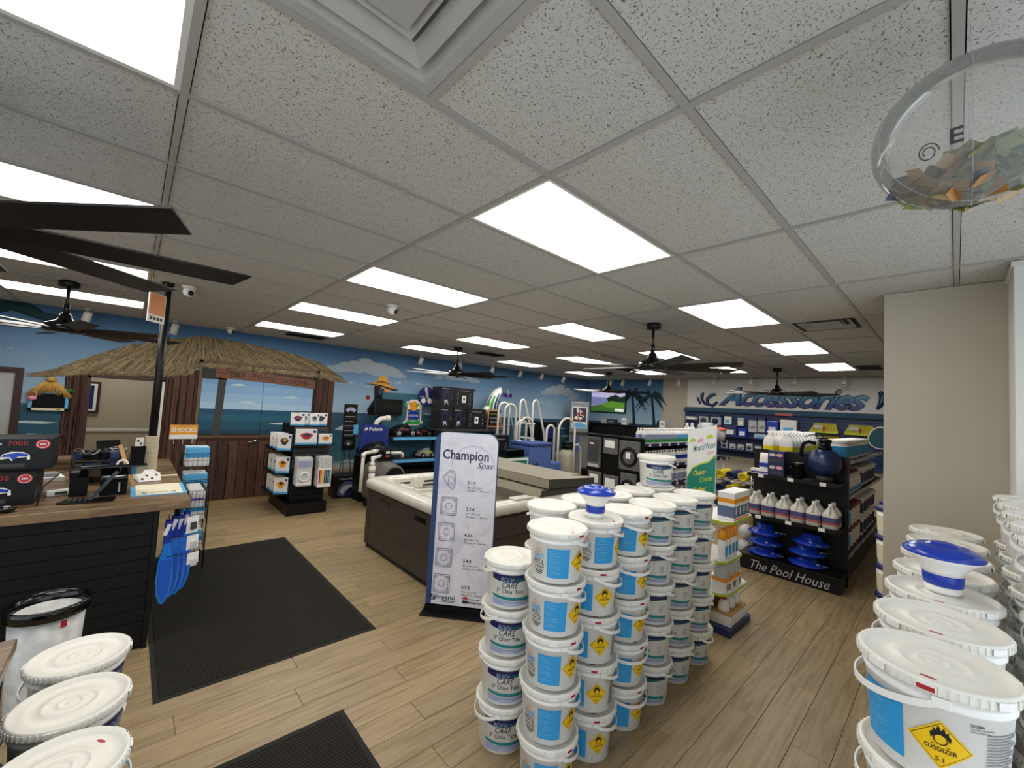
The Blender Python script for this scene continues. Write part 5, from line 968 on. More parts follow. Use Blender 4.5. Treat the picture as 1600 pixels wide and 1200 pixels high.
def scatter(proto, spots, lab, group):
    """spots: (x, y, z, rz); lab(i) gives each copy its own label; the prototype becomes the first."""
    for i, (x, y, z, a) in enumerate(spots):
        if i == 0: proto.location = (x, y, z); proto.rotation_euler[2] = a; proto['label'] = lab(i); proto['group'] = group
        else: tree(proto, (x, y, z), a, lab(i), group)
def shelf(parent, x0, x1, y0, y1, z, lip='none', tags=0, face='-Y', m='black_metal'):
    MB().box(x0, x1, y0, y1, z - 0.02, z, m).build('shelf', parent)
    if lip != 'none':
        if face == '-Y': MB().box(x0, x1, y0 - 0.012, y0, z - 0.035, z + 0.008, lip).build('price_strip', parent)
        else: MB().box(x0 - 0.012, x0, y0, y1, z - 0.035, z + 0.008, lip).build('price_strip', parent)
    for k in range(tags):
        q = (k + 0.5) / tags
        if face == '-Y': MB().box(x0 + (x1 - x0) * q - 0.03, x0 + (x1 - x0) * q + 0.03, y0 - 0.015, y0 - 0.012, z - 0.035, z + 0.005, 'paper_white').build('price_tag', parent)
        else: MB().box(x0 - 0.015, x0 - 0.012, y0 + (y1 - y0) * q - 0.03, y0 + (y1 - y0) * q + 0.03, z - 0.035, z + 0.005, 'paper_white').build('price_tag', parent)

# ================================================================ THE POOL HOUSE SHELVING
g1 = thing('gondola_shelving', 'black double-sided store shelving with The Pool House script on its base', 'shelving', (0, 0, 0))
MB().box(4.93, 8.1, 0.10, 0.14, 0, 1.40, 'black_metal').build('spine_panel', g1); MB().box(4.9, 4.93, -0.34, 0.62, 0.0, 1.47, 'black_metal').build('end_panel', g1)
MB().box(4.5, 4.9, -0.36, 0.64, 0.0, 0.17, 'black_satin', 0.004).build('base_deck', g1); MB().box(4.47, 4.9, -0.38, 0.66, 0.17, 0.185, 'black_satin', 0.003).build('deck_lip', g1)
b = MB().text('The Pool House', 0.15, 'light_grey', F_negX(4.4985, 0.14, 0.075), 0.4, -0.004, maxw=0.78); b.build('base_lettering', g1)
MB().box(4.86, 4.9, -0.375, -0.34, 0.0, 1.47, 'black_satin').build('side_upright', g1)
shelf(g1, 4.5, 4.9, -0.35, 0.60, 0.68, 'black_satin', 3, '-X'); shelf(g1, 4.52, 4.9, -0.35, 0.58, 1.18, 'black_satin', 3, '-X')
for z in (0.33, 1.01, 1.42): shelf(g1, 4.93, 8.1, -0.36, 0.10, z, 'steel_grey', 7, '-Y'); MB().box(4.95, 8.1, 0.14, 0.6, z - 0.02, z, 'black_metal').build('shelf', g1)
MB().box(4.95, 8.1, -0.33, 0.6, 0, 0.2, 'black_satin').build('long_base', g1)
# gallon jugs on the end shelf
jug = make_jug(0.98)
scatter(jug, [(4.59 + 0.165 * j_, 0.51 - 0.153 * k, 0.681, PI / 2) for j_ in range(2) for k in range(6)], lambda i: f'white gallon jug with violet label on end shelf, {ORD[i % 6 + 1]} from left, {("front", "back")[i // 6]} row', 'gallon jugs on the end shelf')
# blue float hats / skimmer bodies on the base deck
def make_float():
    t = thing('blue_floater', 'x', 'pool floater')
    MB().lathe([(0.0005, 0.0), (0.165, 0.0), (0.185, 0.012), (0.18, 0.026), (0.12, 0.045), (0.1, 0.06), (0.09, 0.11), (0.08, 0.12), (0.0005, 0.123)], 'royal_blue', 30).build('brim_body', t)
    MB().box(0.09, 0.22, -0.012, 0.012, 0.03, 0.036, 'steel_grey', 0, RZ(-2.2)).build('metal_latch', t); MB().cyl((-0.115, -0.07, 0.035), (-0.115, -0.07, 0.05), 0.014, 'light_grey', 12).build('rivet', t); return t
fl_ = make_float()
scatter(fl_, [(4.7, 0.41, 0.187, 0.3), (4.7, 0.41, 0.312, -0.2), (4.7, 0.42, 0.437, 0.8), (4.7, -0.02, 0.187, 0.5), (4.7, -0.02, 0.312, 1.1), (4.7, -0.06, 0.437, -0.4)], lambda i: ('bottom blue floater of the left pile on the base deck', 'middle blue floater of the left pile on the base deck', 'top blue floater of the left pile on the base deck', 'bottom blue floater of the right pile on the base deck', 'middle blue floater of the right pile on the base deck', 'top blue floater of the right pile on the base deck')[i], 'blue pool floaters')
# navy sand filter with valve and pump on the top end shelf
t = thing('sand_filter', 'round navy sand filter tank with black multiport valve on the top shelf', 'filter', (4.71, -0.175, 1.1805))
MB().lathe([(0.08, 0.0), (0.085, 0.05), (0.06, 0.07)], 'dark_grey', 24).build('filter_foot', t); MB().lathe([(0.05, 0.06), (0.1, 0.08), (0.14, 0.12), (0.158, 0.17), (0.162, 0.2), (0.164, 0.215), (0.162, 0.23), (0.158, 0.26), (0.14, 0.31), (0.1, 0.355), (0.06, 0.372)], 'dark_blue_tank', 36).build('tank', t)
MB().lathe([(0.07, 0.365), (0.07, 0.4), (0.055, 0.405), (0.055, 0.45), (0.065, 0.455), (0.065, 0.48), (0.03, 0.49)], 'black_satin', 20).box(-0.13, 0.13, -0.022, 0.022, 0.41, 0.445, 'black_satin', 0.008).build('multiport_valve', t); MB().box(-0.02, 0.1, -0.012, 0.012, 0.49, 0.505, 'black_satin', 0.003, RZ(2.2)).build('valve_lever', t)
MB().tube([(-0.03, 0.08, 0.43), (-0.03, 0.15, 0.445), (-0.03, 0.2, 0.42), (-0.03, 0.22, 0.36), (-0.03, 0.22, 0.26)], 0.02, 'black_matte', 10).build('ribbed_hose', t); MB().tube([(0, -0.02, 0.48), (0, 0.05, 0.54), (0, 0.12, 0.53), (0, 0.2, 0.5)], 0.006, 'cord', 6).build('power_cord', t)
t = thing('filter_pump', 'black filter pump standing beside the navy filter tank', 'pump', (4.68, 0.08, 1.181)); MB().lathe([(0.055, 0), (0.06, 0.02), (0.06, 0.14), (0.066, 0.145), (0.066, 0.175), (0.05, 0.185)], 'black_satin', 20).build('strainer_pot', t); MB().cyl((0.05, 0, 0.06), (0.17, 0, 0.06), 0.045, 'black_matte', 16).build('motor', t); MB().cyl((0.0, 0, 0.1), (0.0, 0.07, 0.1), 0.025, 'black_satin').build('inlet', t)
def art_dark(b, sx, sy, sz):
    for k in range(2): b.prism([(0.035 * math.cos(a), 0.02 * math.sin(a)) for a in [2*PI*i/16 for i in range(16)]], 0, 0.0006, ('light_grey', 'pink')[k], F_negY(-sx*0.22 + k * sx * 0.45, -sy/2 - 0.001, sz * 0.68))
    b.box(-sx*0.4, sx*0.4, -sy/2 - 0.001, -sy/2, sz*0.15, sz*0.35, 'dark_grey')
for k in range(2): label_box('bulb_box', f'dark printed box with oval pictures on the top shelf, {("lower", "upper")[k]} of two', 'box', (4.62, 0.28, 1.181 + k * 0.151), -PI/2, 0.17, 0.14, 0.15, 'navy_print', art_dark, 'dark printed boxes')
t = thing('sugar_sack', 'small blue and white sack at the left end of the top shelf', 'sack', (4.64, 0.42, 1.241), -PI/2); b = MB(); loft(b, [ring(0.05, 0.03, 0.02, 0), ring(0.06, 0.045, 0.03, 0.03), ring(0.055, 0.04, 0.03, 0.14), ring(0.05, 0.01, 0.008, 0.2)], 'paper_white', True, True); b.build('sack_body', t); MB().box(-0.05, 0.05, -0.05, -0.04, 0.03, 0.08, 'royal_blue', 0.01).build('sack_print', t)
label_box('long_box', 'long low white and purple box under the sack on the top shelf', 'box', (4.63, 0.46, 1.181), -PI/2, 0.2, 0.12, 0.058, 'paper_white', lambda b, sx, sy, sz: b.box(-sx*0.48, sx*0.48, -sy/2 - 0.001, -sy/2, 0.01, 0.03, 'purple'))
# bags and tubs along the top of the long run
bag = make_bag()
scatter(bag, [(5.05 + 0.17 * k, 0.47 - 0.185 * j_, 1.505 if j_ == 5 else 1.4215, PI / 2 + 0.25 * ((k * 5 + j_ * 2) % 5 - 2)) for j_ in range(2) for k in range(9)], lambda i: f'white yellow-banded bag on top of the long shelving, {ORD[i % 9 + 1]} from near end, {ORD[i // 9 + 1]} row', 'white bags on top of the shelving')
jg2 = make_tub('white_pail', 0.24, 0.105, 'white_plastic', 'blue_print')
scatter(jg2, [(5.05 + 0.23 * k, -0.24, 1.421, 0.4) for k in range(8)], lambda i: f'white pail with blue label on the top side shelf, {ORD[i + 1]} from the near end', 'white pails on the top side shelf')
# red-capped and blue-capped bottles facing the right aisle
rb = make_bottle('red_capped_bottle', 0.26, 0.05, 'white_plastic', 'maroon', 'paper_white', 'blue_print'); 
scatter(rb, [(5.02 + 0.115 * k, -0.19 - 0.11 * j_, 1.011, -PI/2) for j_ in range(2) for k in range(9)], lambda i: f'red-capped bottle facing the right aisle, {ORD[i % 9 + 1]} from near end, {("back", "front")[i // 9]} row', 'red-capped bottles')
tb_ = make_tub('blue_lid_tub', 0.26, 0.105, 'navy', 'sky_blue')
scatter(tb_, [(5.07 + 0.235 * k, -0.235, z, -PI/2) for z in (0.331, 0.593) for k in range(2)], lambda i: f'white tub with navy lid facing the right aisle, {ORD[i % 2 + 1]} from near end, {("lower", "upper")[i // 2]} layer', 'navy lid tubs')
tr_ = make_tub('red_lid_tub', 0.26, 0.105, 'maroon', 'paper_white')
scatter(tr_, [(5.54 + 0.235 * k, -0.235, z, -PI/2) for z in (0.331, 0.593) for k in range(3)], lambda i: f'white tub with dark red lid facing the right aisle, {ORD[i % 3 + 1]} from near end, {("lower", "upper")[i // 3]} layer', 'red lid tubs')
wp = make_tub('wide_pail', 0.26, 0.12, 'white_plastic', 'navy_print')
scatter(wp, [(6.36 + 0.28 * k, -0.22, z, 0) for z in (0.331, 0.593, 1.011) for k in range(5)], lambda i: f'wide white pail deep along the right aisle, {ORD[i % 5 + 1]} from near end, {("lower", "middle", "upper")[i // 5]} layer', 'wide pails along the aisle')
# stack of cream buckets with navy lids beside the column
nb = make_tub('navy_lid_bucket', 0.27, 0.135, 'navy', 'paper_cream')
MB().box(-0.142, -0.135, 0.05, 0.1, 0.07, 0.16, 'yellow', 0, RZ(0.9)).build('yellow_panel', nb)
scatter(nb, [(4.15 + 0.33 * j_, -0.82, 0.272 * k, 0.3) for j_ in range(2) for k in range(4)], lambda i: f'cream bucket with navy lid beside the column, {ORD[i % 4 + 1]} from floor, {("near", "far")[i // 4]} stack', 'navy lid buckets')
# ================================================================ YELLOW AND GREEN DISPLAY STAND
ds = thing('display_stand', 'lime-edged tiered display stand with a green Mineral Water header board', 'display stand', (2.85, 0.2, 0))
MB().box(-0.28, 0.22, -0.12, 0.28, 0, 0.06, 'navy').build('stand_base', ds)
lime_edge = 'lime'
for k, (z, x1, y0) in enumerate(((0.33, 0.3, -0.08), (0.6, 0.22, -0.06), (0.95, 0.34, -0.1))):
    sh = MB().prism([(-0.27, 0.3), (-0.27, y0 + 0.06), (-0.21, y0), (x1 - 0.07, y0), (x1, y0 + 0.06), (x1, 0.3)], z - 0.022, z, 'paper_white', None, 'lime').build('tier', ds)
MB().box(-0.3, -0.282, 0.06, 0.28, 0.0, 0.3, 'lime').build('stand_back', ds); MB().box(-0.27, -0.2, 0.2, 0.3, 0.06, 1.1, 'lime').build('stand_post', ds)
hd, hb_, N, L = nodes_mat('header_print', 0.5); 
b = MB(); T = TR(-0.03, 0.26, 1.0) @ RZ(-1.3) @ Matrix(((0.75, 0, 0, 0), (0, 1, 0, 0), (0.24, 0, 1.13, 0.04), (0, 0, 0, 1)))
b.box(-0.17, 0.17, -0.012, 0.012, 0.0, 0.62, 'paper_white', 0.003, T).build('header_board', ds)
b = MB(); f_ = -0.0135
b.prism([(-0.165, 0.0), (0.165, 0.0), (0.165, 0.36), (0.08, 0.315), (-0.02, 0.31), (-0.1, 0.29), (-0.165, 0.22)], 0, 0.0006, 'teal_green', T @ F_negY(0, f_, 0)); b.prism([(0.165, 0.36), (0.165, 0.378), (0.08, 0.33), (-0.02, 0.322), (-0.11, 0.30), (-0.165, 0.235), (-0.165, 0.22), (-0.1, 0.29), (-0.02, 0.31), (0.08, 0.315)], 0.0004, 0.001, 'lime', T @ F_negY(0, f_, 0))
b.text('Mineral Water', 0.075, 'teal_print', T @ F_negY(0.03, f_, 0.455), 0, 0.008, maxw=0.26); b.text('Easy', 0.045, 'pink', T @ F_negY(0.1, f_, 0.40), 0.3, 0.004)
for i, (s_, x, z) in enumerate((('Cleaner', -0.02, 0.245), ('Clearer', 0.06, 0.18), ('Softer', -0.01, 0.10))): b.text(s_, 0.06, ('yellow', 'lime', 'yellow')[i], T @ F_negY(x, f_ - 0.001, z), 0.15, 0.008, maxw=0.15)
b.box(-0.05, 0.015, f_ - 0.0006, f_, 0.505, 0.53, 'pink', 0, T)
for x in (-0.11, 0.09): b.prism([(0.04 * math.cos(a), 0.03 * math.sin(a)) for a in [PI * i / 10 for i in range(11)]], 0, 0.0006, 'lime', T @ F_negY(x, f_, 0.52))
b.build('header_print', ds)
def carton_art(b, sx, sy, sz):
    f = -sy/2 - 0.0008; b.box(-sx/2, sx/2, f, -sy/2, sz*0.62, sz*0.78, 'orange_print'); b.box(-sx/2, sx/2, f, -sy/2, sz*0.1, sz*0.5, mat('grey_blue', '#5d708f', 0.5)); b.prism([(0.014 * math.cos(a), 0.03 + 0.035 * math.sin(a)) for a in [2*PI*i/10 for i in range(10)]], 0, 0.0006, 'paper_white', F_negY(0, f, sz*0.2)); b.box(-sx/2 - 0.0008, -sx/2, -sy/2, sy/2, sz*0.62, sz*0.78, 'orange_print'); b.box(-sx/2 - 0.0008, -sx/2, -sy/2, sy/2, sz*0.1, sz*0.5, 'grey_blue'); b.box(-sx/2, sx/2, f, -sy/2, 0, sz*0.06, 'orange_print')
for k in range(4): label_box('cartridge_box', f'white and orange cartridge box on the top lime tier, {ORD[k + 1]} from the header board', 'box', (2.73 + k * 0.098, 0.18, 0.951), 0, 0.095, 0.14, 0.24, 'paper_white', carton_art, 'cartridge boxes on the lime tier')
for k in range(4):
    t = thing('additive_bottle', f'slim white bottle with amber cap on the second lime tier, {ORD[k + 1]} from left', 'bottle', (2.68 + k * 0.085, 0.2, 0.601), 0, 'amber-capped bottles'); MB().lathe([(0.034, 0), (0.036, 0.01), (0.036, 0.15), (0.02, 0.18)], 'white_plastic', 14).build('bottle_body', t); MB().lathe([(0.036, 0.175), (0.038, 0.18), (0.03, 0.25), (0.02, 0.26)], 'orange_print', 14).build('amber_cap', t); MB().box(-0.02, 0.02, -0.0385, -0.034, 0.03, 0.12, 'blue_print').build('label_patch', t)
for k in range(3):
    t = thing('test_kit', f'grey and amber test kit pack on the third lime tier, {ORD[k + 1]} from left', 'test kit', (2.69 + k * 0.13, 0.2, 0.331), 0.1 * k - 0.1, 'test kit packs'); MB().box(-0.06, 0.06, -0.06, 0.06, 0, 0.09, 'paper_white', 0.004).build('kit_box', t); MB().box(-0.035, 0.035, -0.063, -0.06, 0.02, 0.07, 'mid_grey').build('kit_print', t); MB().box(-0.062, 0.062, -0.062, 0.062, 0.09, 0.115, 'orange_print').build('kit_band', t); b = MB(); loft(b, [ring(0.055, 0.05, 0.02, 0.115), ring(0.06, 0.055, 0.03, 0.17), ring(0.05, 0.02, 0.015, 0.235)], 'light_grey', True, True); b.build('kit_pouch', t)
for k in range(3):
    t = thing('refill_pouch', f'white pouch box with red caps on the stand base, {ORD[k + 1]} from left', 'pouch box', (2.69 + k * 0.13, 0.2, 0.061), 0.0, 'pouch boxes on the stand base'); MB().box(-0.06, 0.06, -0.1, 0.08, 0, 0.09, 'paper_white', 0.003).build('tray_box', t); MB().box(-0.062, 0.062, -0.102, 0.082, 0.09, 0.105, 'ply').build('tray_band', t); MB().lathe([(0.045, 0.1), (0.05, 0.12), (0.04, 0.18), (0.02, 0.2)], 'paper_white', 14, TR(0, -0.02, 0)).build('inner_pack', t); MB().cyl((0, -0.02, 0.2), (0, -0.02, 0.215), 0.018, 'red', 12).build('red_cap', t); MB().box(-0.06, 0.06, 0.05, 0.056, 0.1, 0.235, mat('amber_film', '#8a5a1c', 0.3)).build('amber_flap', t)
# ================================================================ SLATWALL STAND BESIDE THE HUT DOORS
st = thing('slatwall_stand', 'black slatwall display stand of boxed pool toys beside the hut doors', 'display stand', (0, 0, 0))
MB().box(0.58, 1.16, 5.66, 6.75, 0, 0.17, 'black_satin', 0.003).build('stand_base', st)
MB().box(0.66, 1.14, 5.83, 6.6, 0.17, 1.36, 'black_matte').build('stand_core', st)
for k in range(14): MB().box(0.645, 1.155, 5.815, 5.83, 0.19 + k * 0.083, 0.263 + k * 0.083, 'dark_grey' if k > 5 else 'board_black', 0.003).build('slat', st)
for z in (0.3, 0.62, 0.97): MB().box(0.42, 0.66, 5.85, 6.55, z - 0.012, z, 'black_satin').box(0.415, 0.42, 5.85, 6.55, z - 0.012, z + 0.03, 'black_satin').build('side_shelf', st)
MB().box(0.62, 1.24, 5.60, 5.815, 1.068, 1.08, 'black_satin').build('front_shelf', st)
def toy_art(seed):
    def f(b, sx, sy, sz):
        r = random.Random(seed); q = -sy/2 - 0.0008; cols = ('red', 'orange_print', 'dark_grey', 'mid_grey', 'navy')
        T = F_negY(0.0, q, sz * 0.55); c1, c2 = cols[r.randrange(5)], cols[r.randrange(5)]
        b.prism([(sx * 0.28 * math.cos(a) * (1 + 0.2 * math.sin(3 * a)), sz * 0.22 * math.sin(a)) for a in [2*PI*i/14 for i in range(14)]], 0, 0.0005, c1, T); b.prism([(sx * 0.02 + sx * 0.14 * math.cos(a), sz * 0.08 + sz * 0.1 * math.sin(a)) for a in [2*PI*i/10 for i in range(10)]], 0.0006, 0.001, c2, T)
        b.box(-sx/2, sx/2, q, -sy/2, 0, sz * 0.12, 'sky_blue'); b.box(sx * 0.3, sx * 0.44, q, -sy/2, sz * 0.76, sz * 0.92, 'navy'); b.box(sx/2, sx/2 + 0.0008, -sy/2, sy/2, 0, sz, 'sky_blue')
    return f
nthb = 0
def toy(x, y, z, rz, sx, sz, lab, sy=0.06):
    global nthb; nthb += 1; label_box('toy_box', lab, 'box', (x, y, z), rz, sx, sy, sz, 'paper_white', toy_art(nthb), 'boxed pool toys on the slatwall stand', 0.002)
for j_, z in enumerate((0.301, 0.621, 0.971)):
    for k in range(3): toy(0.55 - 0.006 * k, 5.93 + 0.2 * k, z, -0.55, 0.2, 0.25, f'white toy box on the stand side, {ORD[k + 1]} from front, {("bottom", "middle", "top")[j_]} side shelf')
for k in range(4): toy(0.70 + 0.125 * k, 5.9 + 0.09 * (k % 2), 1.361, -0.2, 0.2 if k in (0, 3) else 0.14, 0.2, f'white toy box standing on top of the slatwall stand, {ORD[k + 1]} from left', 0.05)
toy(0.79, 5.71, 1.081, -0.1, 0.3, 0.235, 'large white toy box on the front shelf of the slatwall stand'); toy(1.075, 5.70, 1.081, -0.1, 0.2, 0.16, 'smaller white toy box on the front shelf of the slatwall stand')
for k in range(5):   # packs on two hooks
    t = thing('hung_pack', f'clear pack with a white ring on the stand hook, {ORD[k + 1]} from front', 'pack', (0.76 + 0.004 * k, 5.56 + 0.05 * k, 0.92), 0.06 * (k % 2), 'clear packs on the left hook')
    MB().box(-0.11, 0.11, -0.012, 0.012, -0.46, -0.03, 'clear_bag', 0.01).build('pack_bag', t); MB().box(-0.09, 0.09, -0.014, -0.012, -0.17, -0.08, 'lav_print').build('pack_card', t); MB().tube([(0.065 * math.cos(a), -0.016, -0.32 + 0.065 * math.sin(a)) for a in [2*PI*i/16 for i in range(16)]], 0.014, 'white_plastic', 6, True).build('white_ring', t); MB().box(-0.1, 0.1, -0.013, -0.0125, -0.44, -0.4, 'paper_white').build('pack_base', t)
    t = thing('stripe_pack', f'pack of coloured sticks on the stand hook, {ORD[k + 1]} from front', 'pack', (1.06 + 0.004 * k, 5.56 + 0.05 * k, 0.92), 0.06 * (k % 2), 'stick packs on the right hook')
    MB().box(-0.1, 0.1, -0.012, 0.012, -0.5, -0.2, 'paper_white', 0.004).build('pack_card', t); MB().box(-0.1, 0.1, -0.01, 0.01, -0.2, -0.03, 'liner', 0.008).build('pack_top', t)
    for q in range(7): MB().box(-0.088 + q * 0.026, -0.068 + q * 0.026, -0.02, -0.012, -0.44, -0.23, ('red', 'orange_print', 'yellow', 'navy', 'dark_grey', 'royal_blue', 'green_print')[q], 0.004).build('dive_stick', t)
for x in (0.76, 1.06): hk = MB().tube([(x, 5.815, 0.93), (x, 5.5, 0.93), (x, 5.49, 0.945)], 0.004, 'black_metal', 6).build('hook', st)
# ================================================================ FLOOR GOODS ALONG THE MURAL
def alpha_art(b, sx, sy, sz):
    q = -sy/2 - 0.0008; T = F_negY(-0.03, q, sz * 0.42)
    b.prism([(-0.22, -0.1), (-0.2, 0.03), (-0.1, 0.13), (0.05, 0.14), (0.17, 0.08), (0.1, 0.02), (0.0, 0.0), (-0.06, -0.06), (-0.1, -0.14)], 0, 0.0006, mat('violet_grey', '#5a5580', 0.3), T); b.prism([(-0.18, -0.05), (-0.12, 0.05), (0.02, 0.08), (0.1, 0.06), (-0.02, 0.02), (-0.08, -0.04), (-0.12, -0.1)], 0.0007, 0.0012, 'light_grey', T); b.prism([(-0.1, -0.14), (0.12, -0.14), (0.14, -0.02), (0.02, -0.03)], 0.0003, 0.0008, 'navy', T)
    b.text('Polaris ALPHA', 0.045, 'paper_white', F_negY(-0.05, q, sz * 0.87), 0, 0.0, maxw=0.34); outline(b, [(0.045 * math.cos(a), 0.045 * math.sin(a)) for a in [2*PI*i/20 for i in range(20)]], F_negY(0.24, q, sz * 0.45), 0.08, 'light_grey')
label_box('robot_carton', 'black and violet ALPHA cleaner carton on the floor under the poster easel', 'box', (1.88, 6.62, 0.0), -0.12, 0.62, 0.42, 0.40, 'black_satin', alpha_art)
t = thing('poster_easel', 'narrow black poster on a thin wire easel before the mural', 'easel', (1.9, 6.9, 0))
MB().tube([(-0.16, -0.04, 0.001), (-0.02, 0.0, 1.2)], 0.006, 'black_metal', 6).tube([(0.14, -0.04, 0.001), (0.02, 0.0, 1.2)], 0.006, 'black_metal', 6).tube([(0, 0.18, 0.001), (0, 0.01, 1.2)], 0.006, 'black_metal', 6).tube([(-0.12, -0.05, 0.83), (0.12, -0.05, 0.83)], 0.006, 'black_metal', 6).tube([(-0.09, -0.02, 0.6), (0.09, -0.02, 0.6)], 0.004, 'black_metal', 6).build('easel_legs', t)
MB().box(-0.13, 0.13, -0.075, -0.065, 0.84, 1.72, 'black_satin').build('poster_board', t)
b = MB(); r = random.Random(2); b.prism([(0.1 * math.cos(a), 0.06 * math.sin(a)) for a in [PI * i / 12 for i in range(13)]] + [(-0.06, -0.04), (0.0, 0.0), (0.06, -0.04)], 0, 0.0006, 'lav_print', F_negY(0, -0.0755, 1.6))
for k in range(5): b.box(-0.1, 0.06 + 0.04 * r.random(), -0.0758, -0.075, 1.47 - k * 0.09, 1.485 - k * 0.09, 'mid_grey'); b.box(-0.1, 0.02 + 0.06 * r.random(), -0.0758, -0.075, 1.445 - k * 0.09, 1.452 - k * 0.09, 'dark_grey')
b.sphere((0, -0.077, 0.95), 0.02, 'paper_white', 10, 6, 1.0); b.prism([(0.08 * math.cos(a), 0.06 * math.sin(a)) for a in [2*PI*i/12 for i in range(12)]], -0.0004, 0.0002, 'dark_grey', F_negY(0, -0.0755, 0.96)); b.build('poster_print', t); MB().box(0.08, 0.17, -0.08, -0.075, 1.13, 1.32, 'sky_blue').build('blue_tape', t)
# cut-away filter tank with white plumbing
t = thing('filter_tank', 'taupe pool filter tank with a cut-open side and white plumbing', 'filter', (2.06, 5.68, 0))
MB().lathe([(0.25, 0.0), (0.27, 0.02), (0.27, 0.1), (0.24, 0.12)], 'black_satin', 32).build('tank_foot', t); MB().lathe([(0.2, 0.1), (0.29, 0.16), (0.315, 0.25), (0.315, 0.56), (0.29, 0.67), (0.22, 0.74), (0.1, 0.77), (0.001, 0.775)], 'filter_body', 40).build('tank_shell', t)
MB().tube([(0.1 + 0.23 * math.cos(a), -0.317 + 0.06 * abs(math.cos(a)), 0.42 + 0.29 * math.sin(a)) for a in [PI * i / 16 - 0.2 for i in range(18)]], 0.016, mat('taupe_light', '#8a8475', 0.4), 8).build('cut_edge', t); MB().prism([(0.2 * math.cos(a), 0.26 * math.sin(a)) for a in [PI * i / 16 for i in range(17)]], 0, 0.004, 'black_matte', F_negY(0.1, -0.318, 0.42)).build('cut_opening', t)
MB().box(-0.1, 0.12, -0.1, 0.1, 0.776, 0.98, 'black_satin', 0.02).build('valve_block', t); MB().box(0.02, 0.09, -0.103, -0.1, 0.9, 0.94, 'paper_white').box(0.02, 0.09, -0.103, -0.1, 0.84, 0.87, 'brick_print').build('valve_stickers', t)
b = MB(); b.tube([(-0.1, -0.05, 0.95), (-0.25, -0.2, 0.96), (-0.46, -0.36, 0.96), (-0.50, -0.39, 0.955), (-0.515, -0.405, 0.92), (-0.53, -0.41, 0.35)], 0.027, 'pvc', 12); b.cyl((-0.2, -0.16, 0.96), (-0.26, -0.205, 0.96), 0.036, 'pvc'); b.cyl((-0.512, -0.403, 0.9), (-0.515, -0.404, 0.96), 0.034, 'pvc'); b.build('left_pipe', t)
b = MB(); b.tube([(-0.08, -0.1, 0.87), (-0.2, -0.28, 0.88), (-0.33, -0.40, 0.88), (-0.36, -0.425, 0.87), (-0.365, -0.43, 0.82), (-0.365, -0.43, 0.002)], 0.027, 'pvc', 12); b.cyl((-0.31, -0.385, 0.88), (-0.37, -0.43, 0.88), 0.036, 'pvc'); [b.cyl((-0.365, -0.43, z), (-0.365, -0.43, z + h), r_, 'pvc', 16) for z, h, r_ in ((0.76, 0.05, 0.04), (0.66, 0.09, 0.055), (0.5, 0.14, 0.05), (0.4, 0.08, 0.04), (0.35, 0.05, 0.044))]; b.build('front_pipe', t)
MB().tube([(0.12, -0.02, 0.9), (0.26, -0.05, 0.9), (0.33, -0.06, 0.9), (0.355, -0.065, 0.885), (0.36, -0.066, 0.82)], 0.025, 'pvc', 12).build('right_pipe', t)
# display robot with a blue shield on a dark pedestal carton
t = thing('robot_display', 'blue Polaris shield with a black robot cleaner standing before it', 'display', (2.15, 6.1, 0)); MB().box(-0.32, 0.3, -0.085, 0.24, 0, 0.8, 'black_satin', 0.01).build('pedestal', t)
MB().prism([(-0.3, 0.8), (0.26, 0.8), (0.26, 1.28), (0.15, 1.36), (-0.2, 1.38), (-0.27, 1.3)], -0.02, 0.02, mat('shield_blue', '#20307f', 0.4), TR(0, 0.12, 0) @ RX(PI/2)).build('shield', t); MB().text('Polaris', 0.09, 'paper_white', F_negY(-0.0, 0.098, 1.28), 0, 0.02, maxw=0.26).prism([(-0.03, -0.03), (0.03, -0.01), (0.03, 0.03), (-0.01, 0.03)], 0, 0.001, 'paper_white', F_negY(-0.19, 0.098, 1.28)).build('shield_print', t)
def robot(t, T, m='black_satin', acc='mid_grey', tread='black_matte'):
    b = MB(); vs = []
    for x, w, h in ((-0.22, 0.14, 0.08), (-0.16, 0.17, 0.14), (-0.02, 0.18, 0.2), (0.1, 0.17, 0.19), (0.19, 0.15, 0.12), (0.22, 0.13, 0.06)): vs.append([T @ Vector((x, y, 0.04 + z)) for y, z in ((-w, 0), (-w, h * 0.6), (-w * 0.6, h), (w * 0.6, h), (w, h * 0.6), (w, 0))])
    loft(b, [[tuple(p) for p in r_] for r_ in vs], m, True, True); b.poly([tuple(p) for p in vs[0]], m); b.build('robot_body', t)
    for x in (-0.16, 0.16):
        for y in (-0.19, 0.19):
            p0, p1 = T @ Vector((x, y - 0.03, 0.075)), T @ Vector((x, y + 0.03, 0.075)); w_ = MB().cyl(p0, p1, 0.075, tread, 20).build('wheel', t); MB().cyl(T @ Vector((x, y - 0.034, 0.075)), T @ Vector((x, y + 0.034, 0.075)), 0.05, acc, 16).build('wheel_hub', w_)
    b = MB(); b.tube([T @ Vector(p) for p in ((-0.14, -0.1, 0.17), (-0.08, -0.1, 0.26), (0.08, -0.1, 0.27), (0.15, -0.1, 0.18))], 0.014, m, 8); b.build('carry_handle', t)
robot(t, TR(-0.02, -0.02, 0.801) @ RZ(0.3) @ TR(0, 0.05, 0) , 'black_satin', 'dark_grey'); MB().text('POLARIS', 0.04, 'light_grey', F_negY(0.0, -0.102, 0.7), 0, 0.01).build('pedestal_print', t)
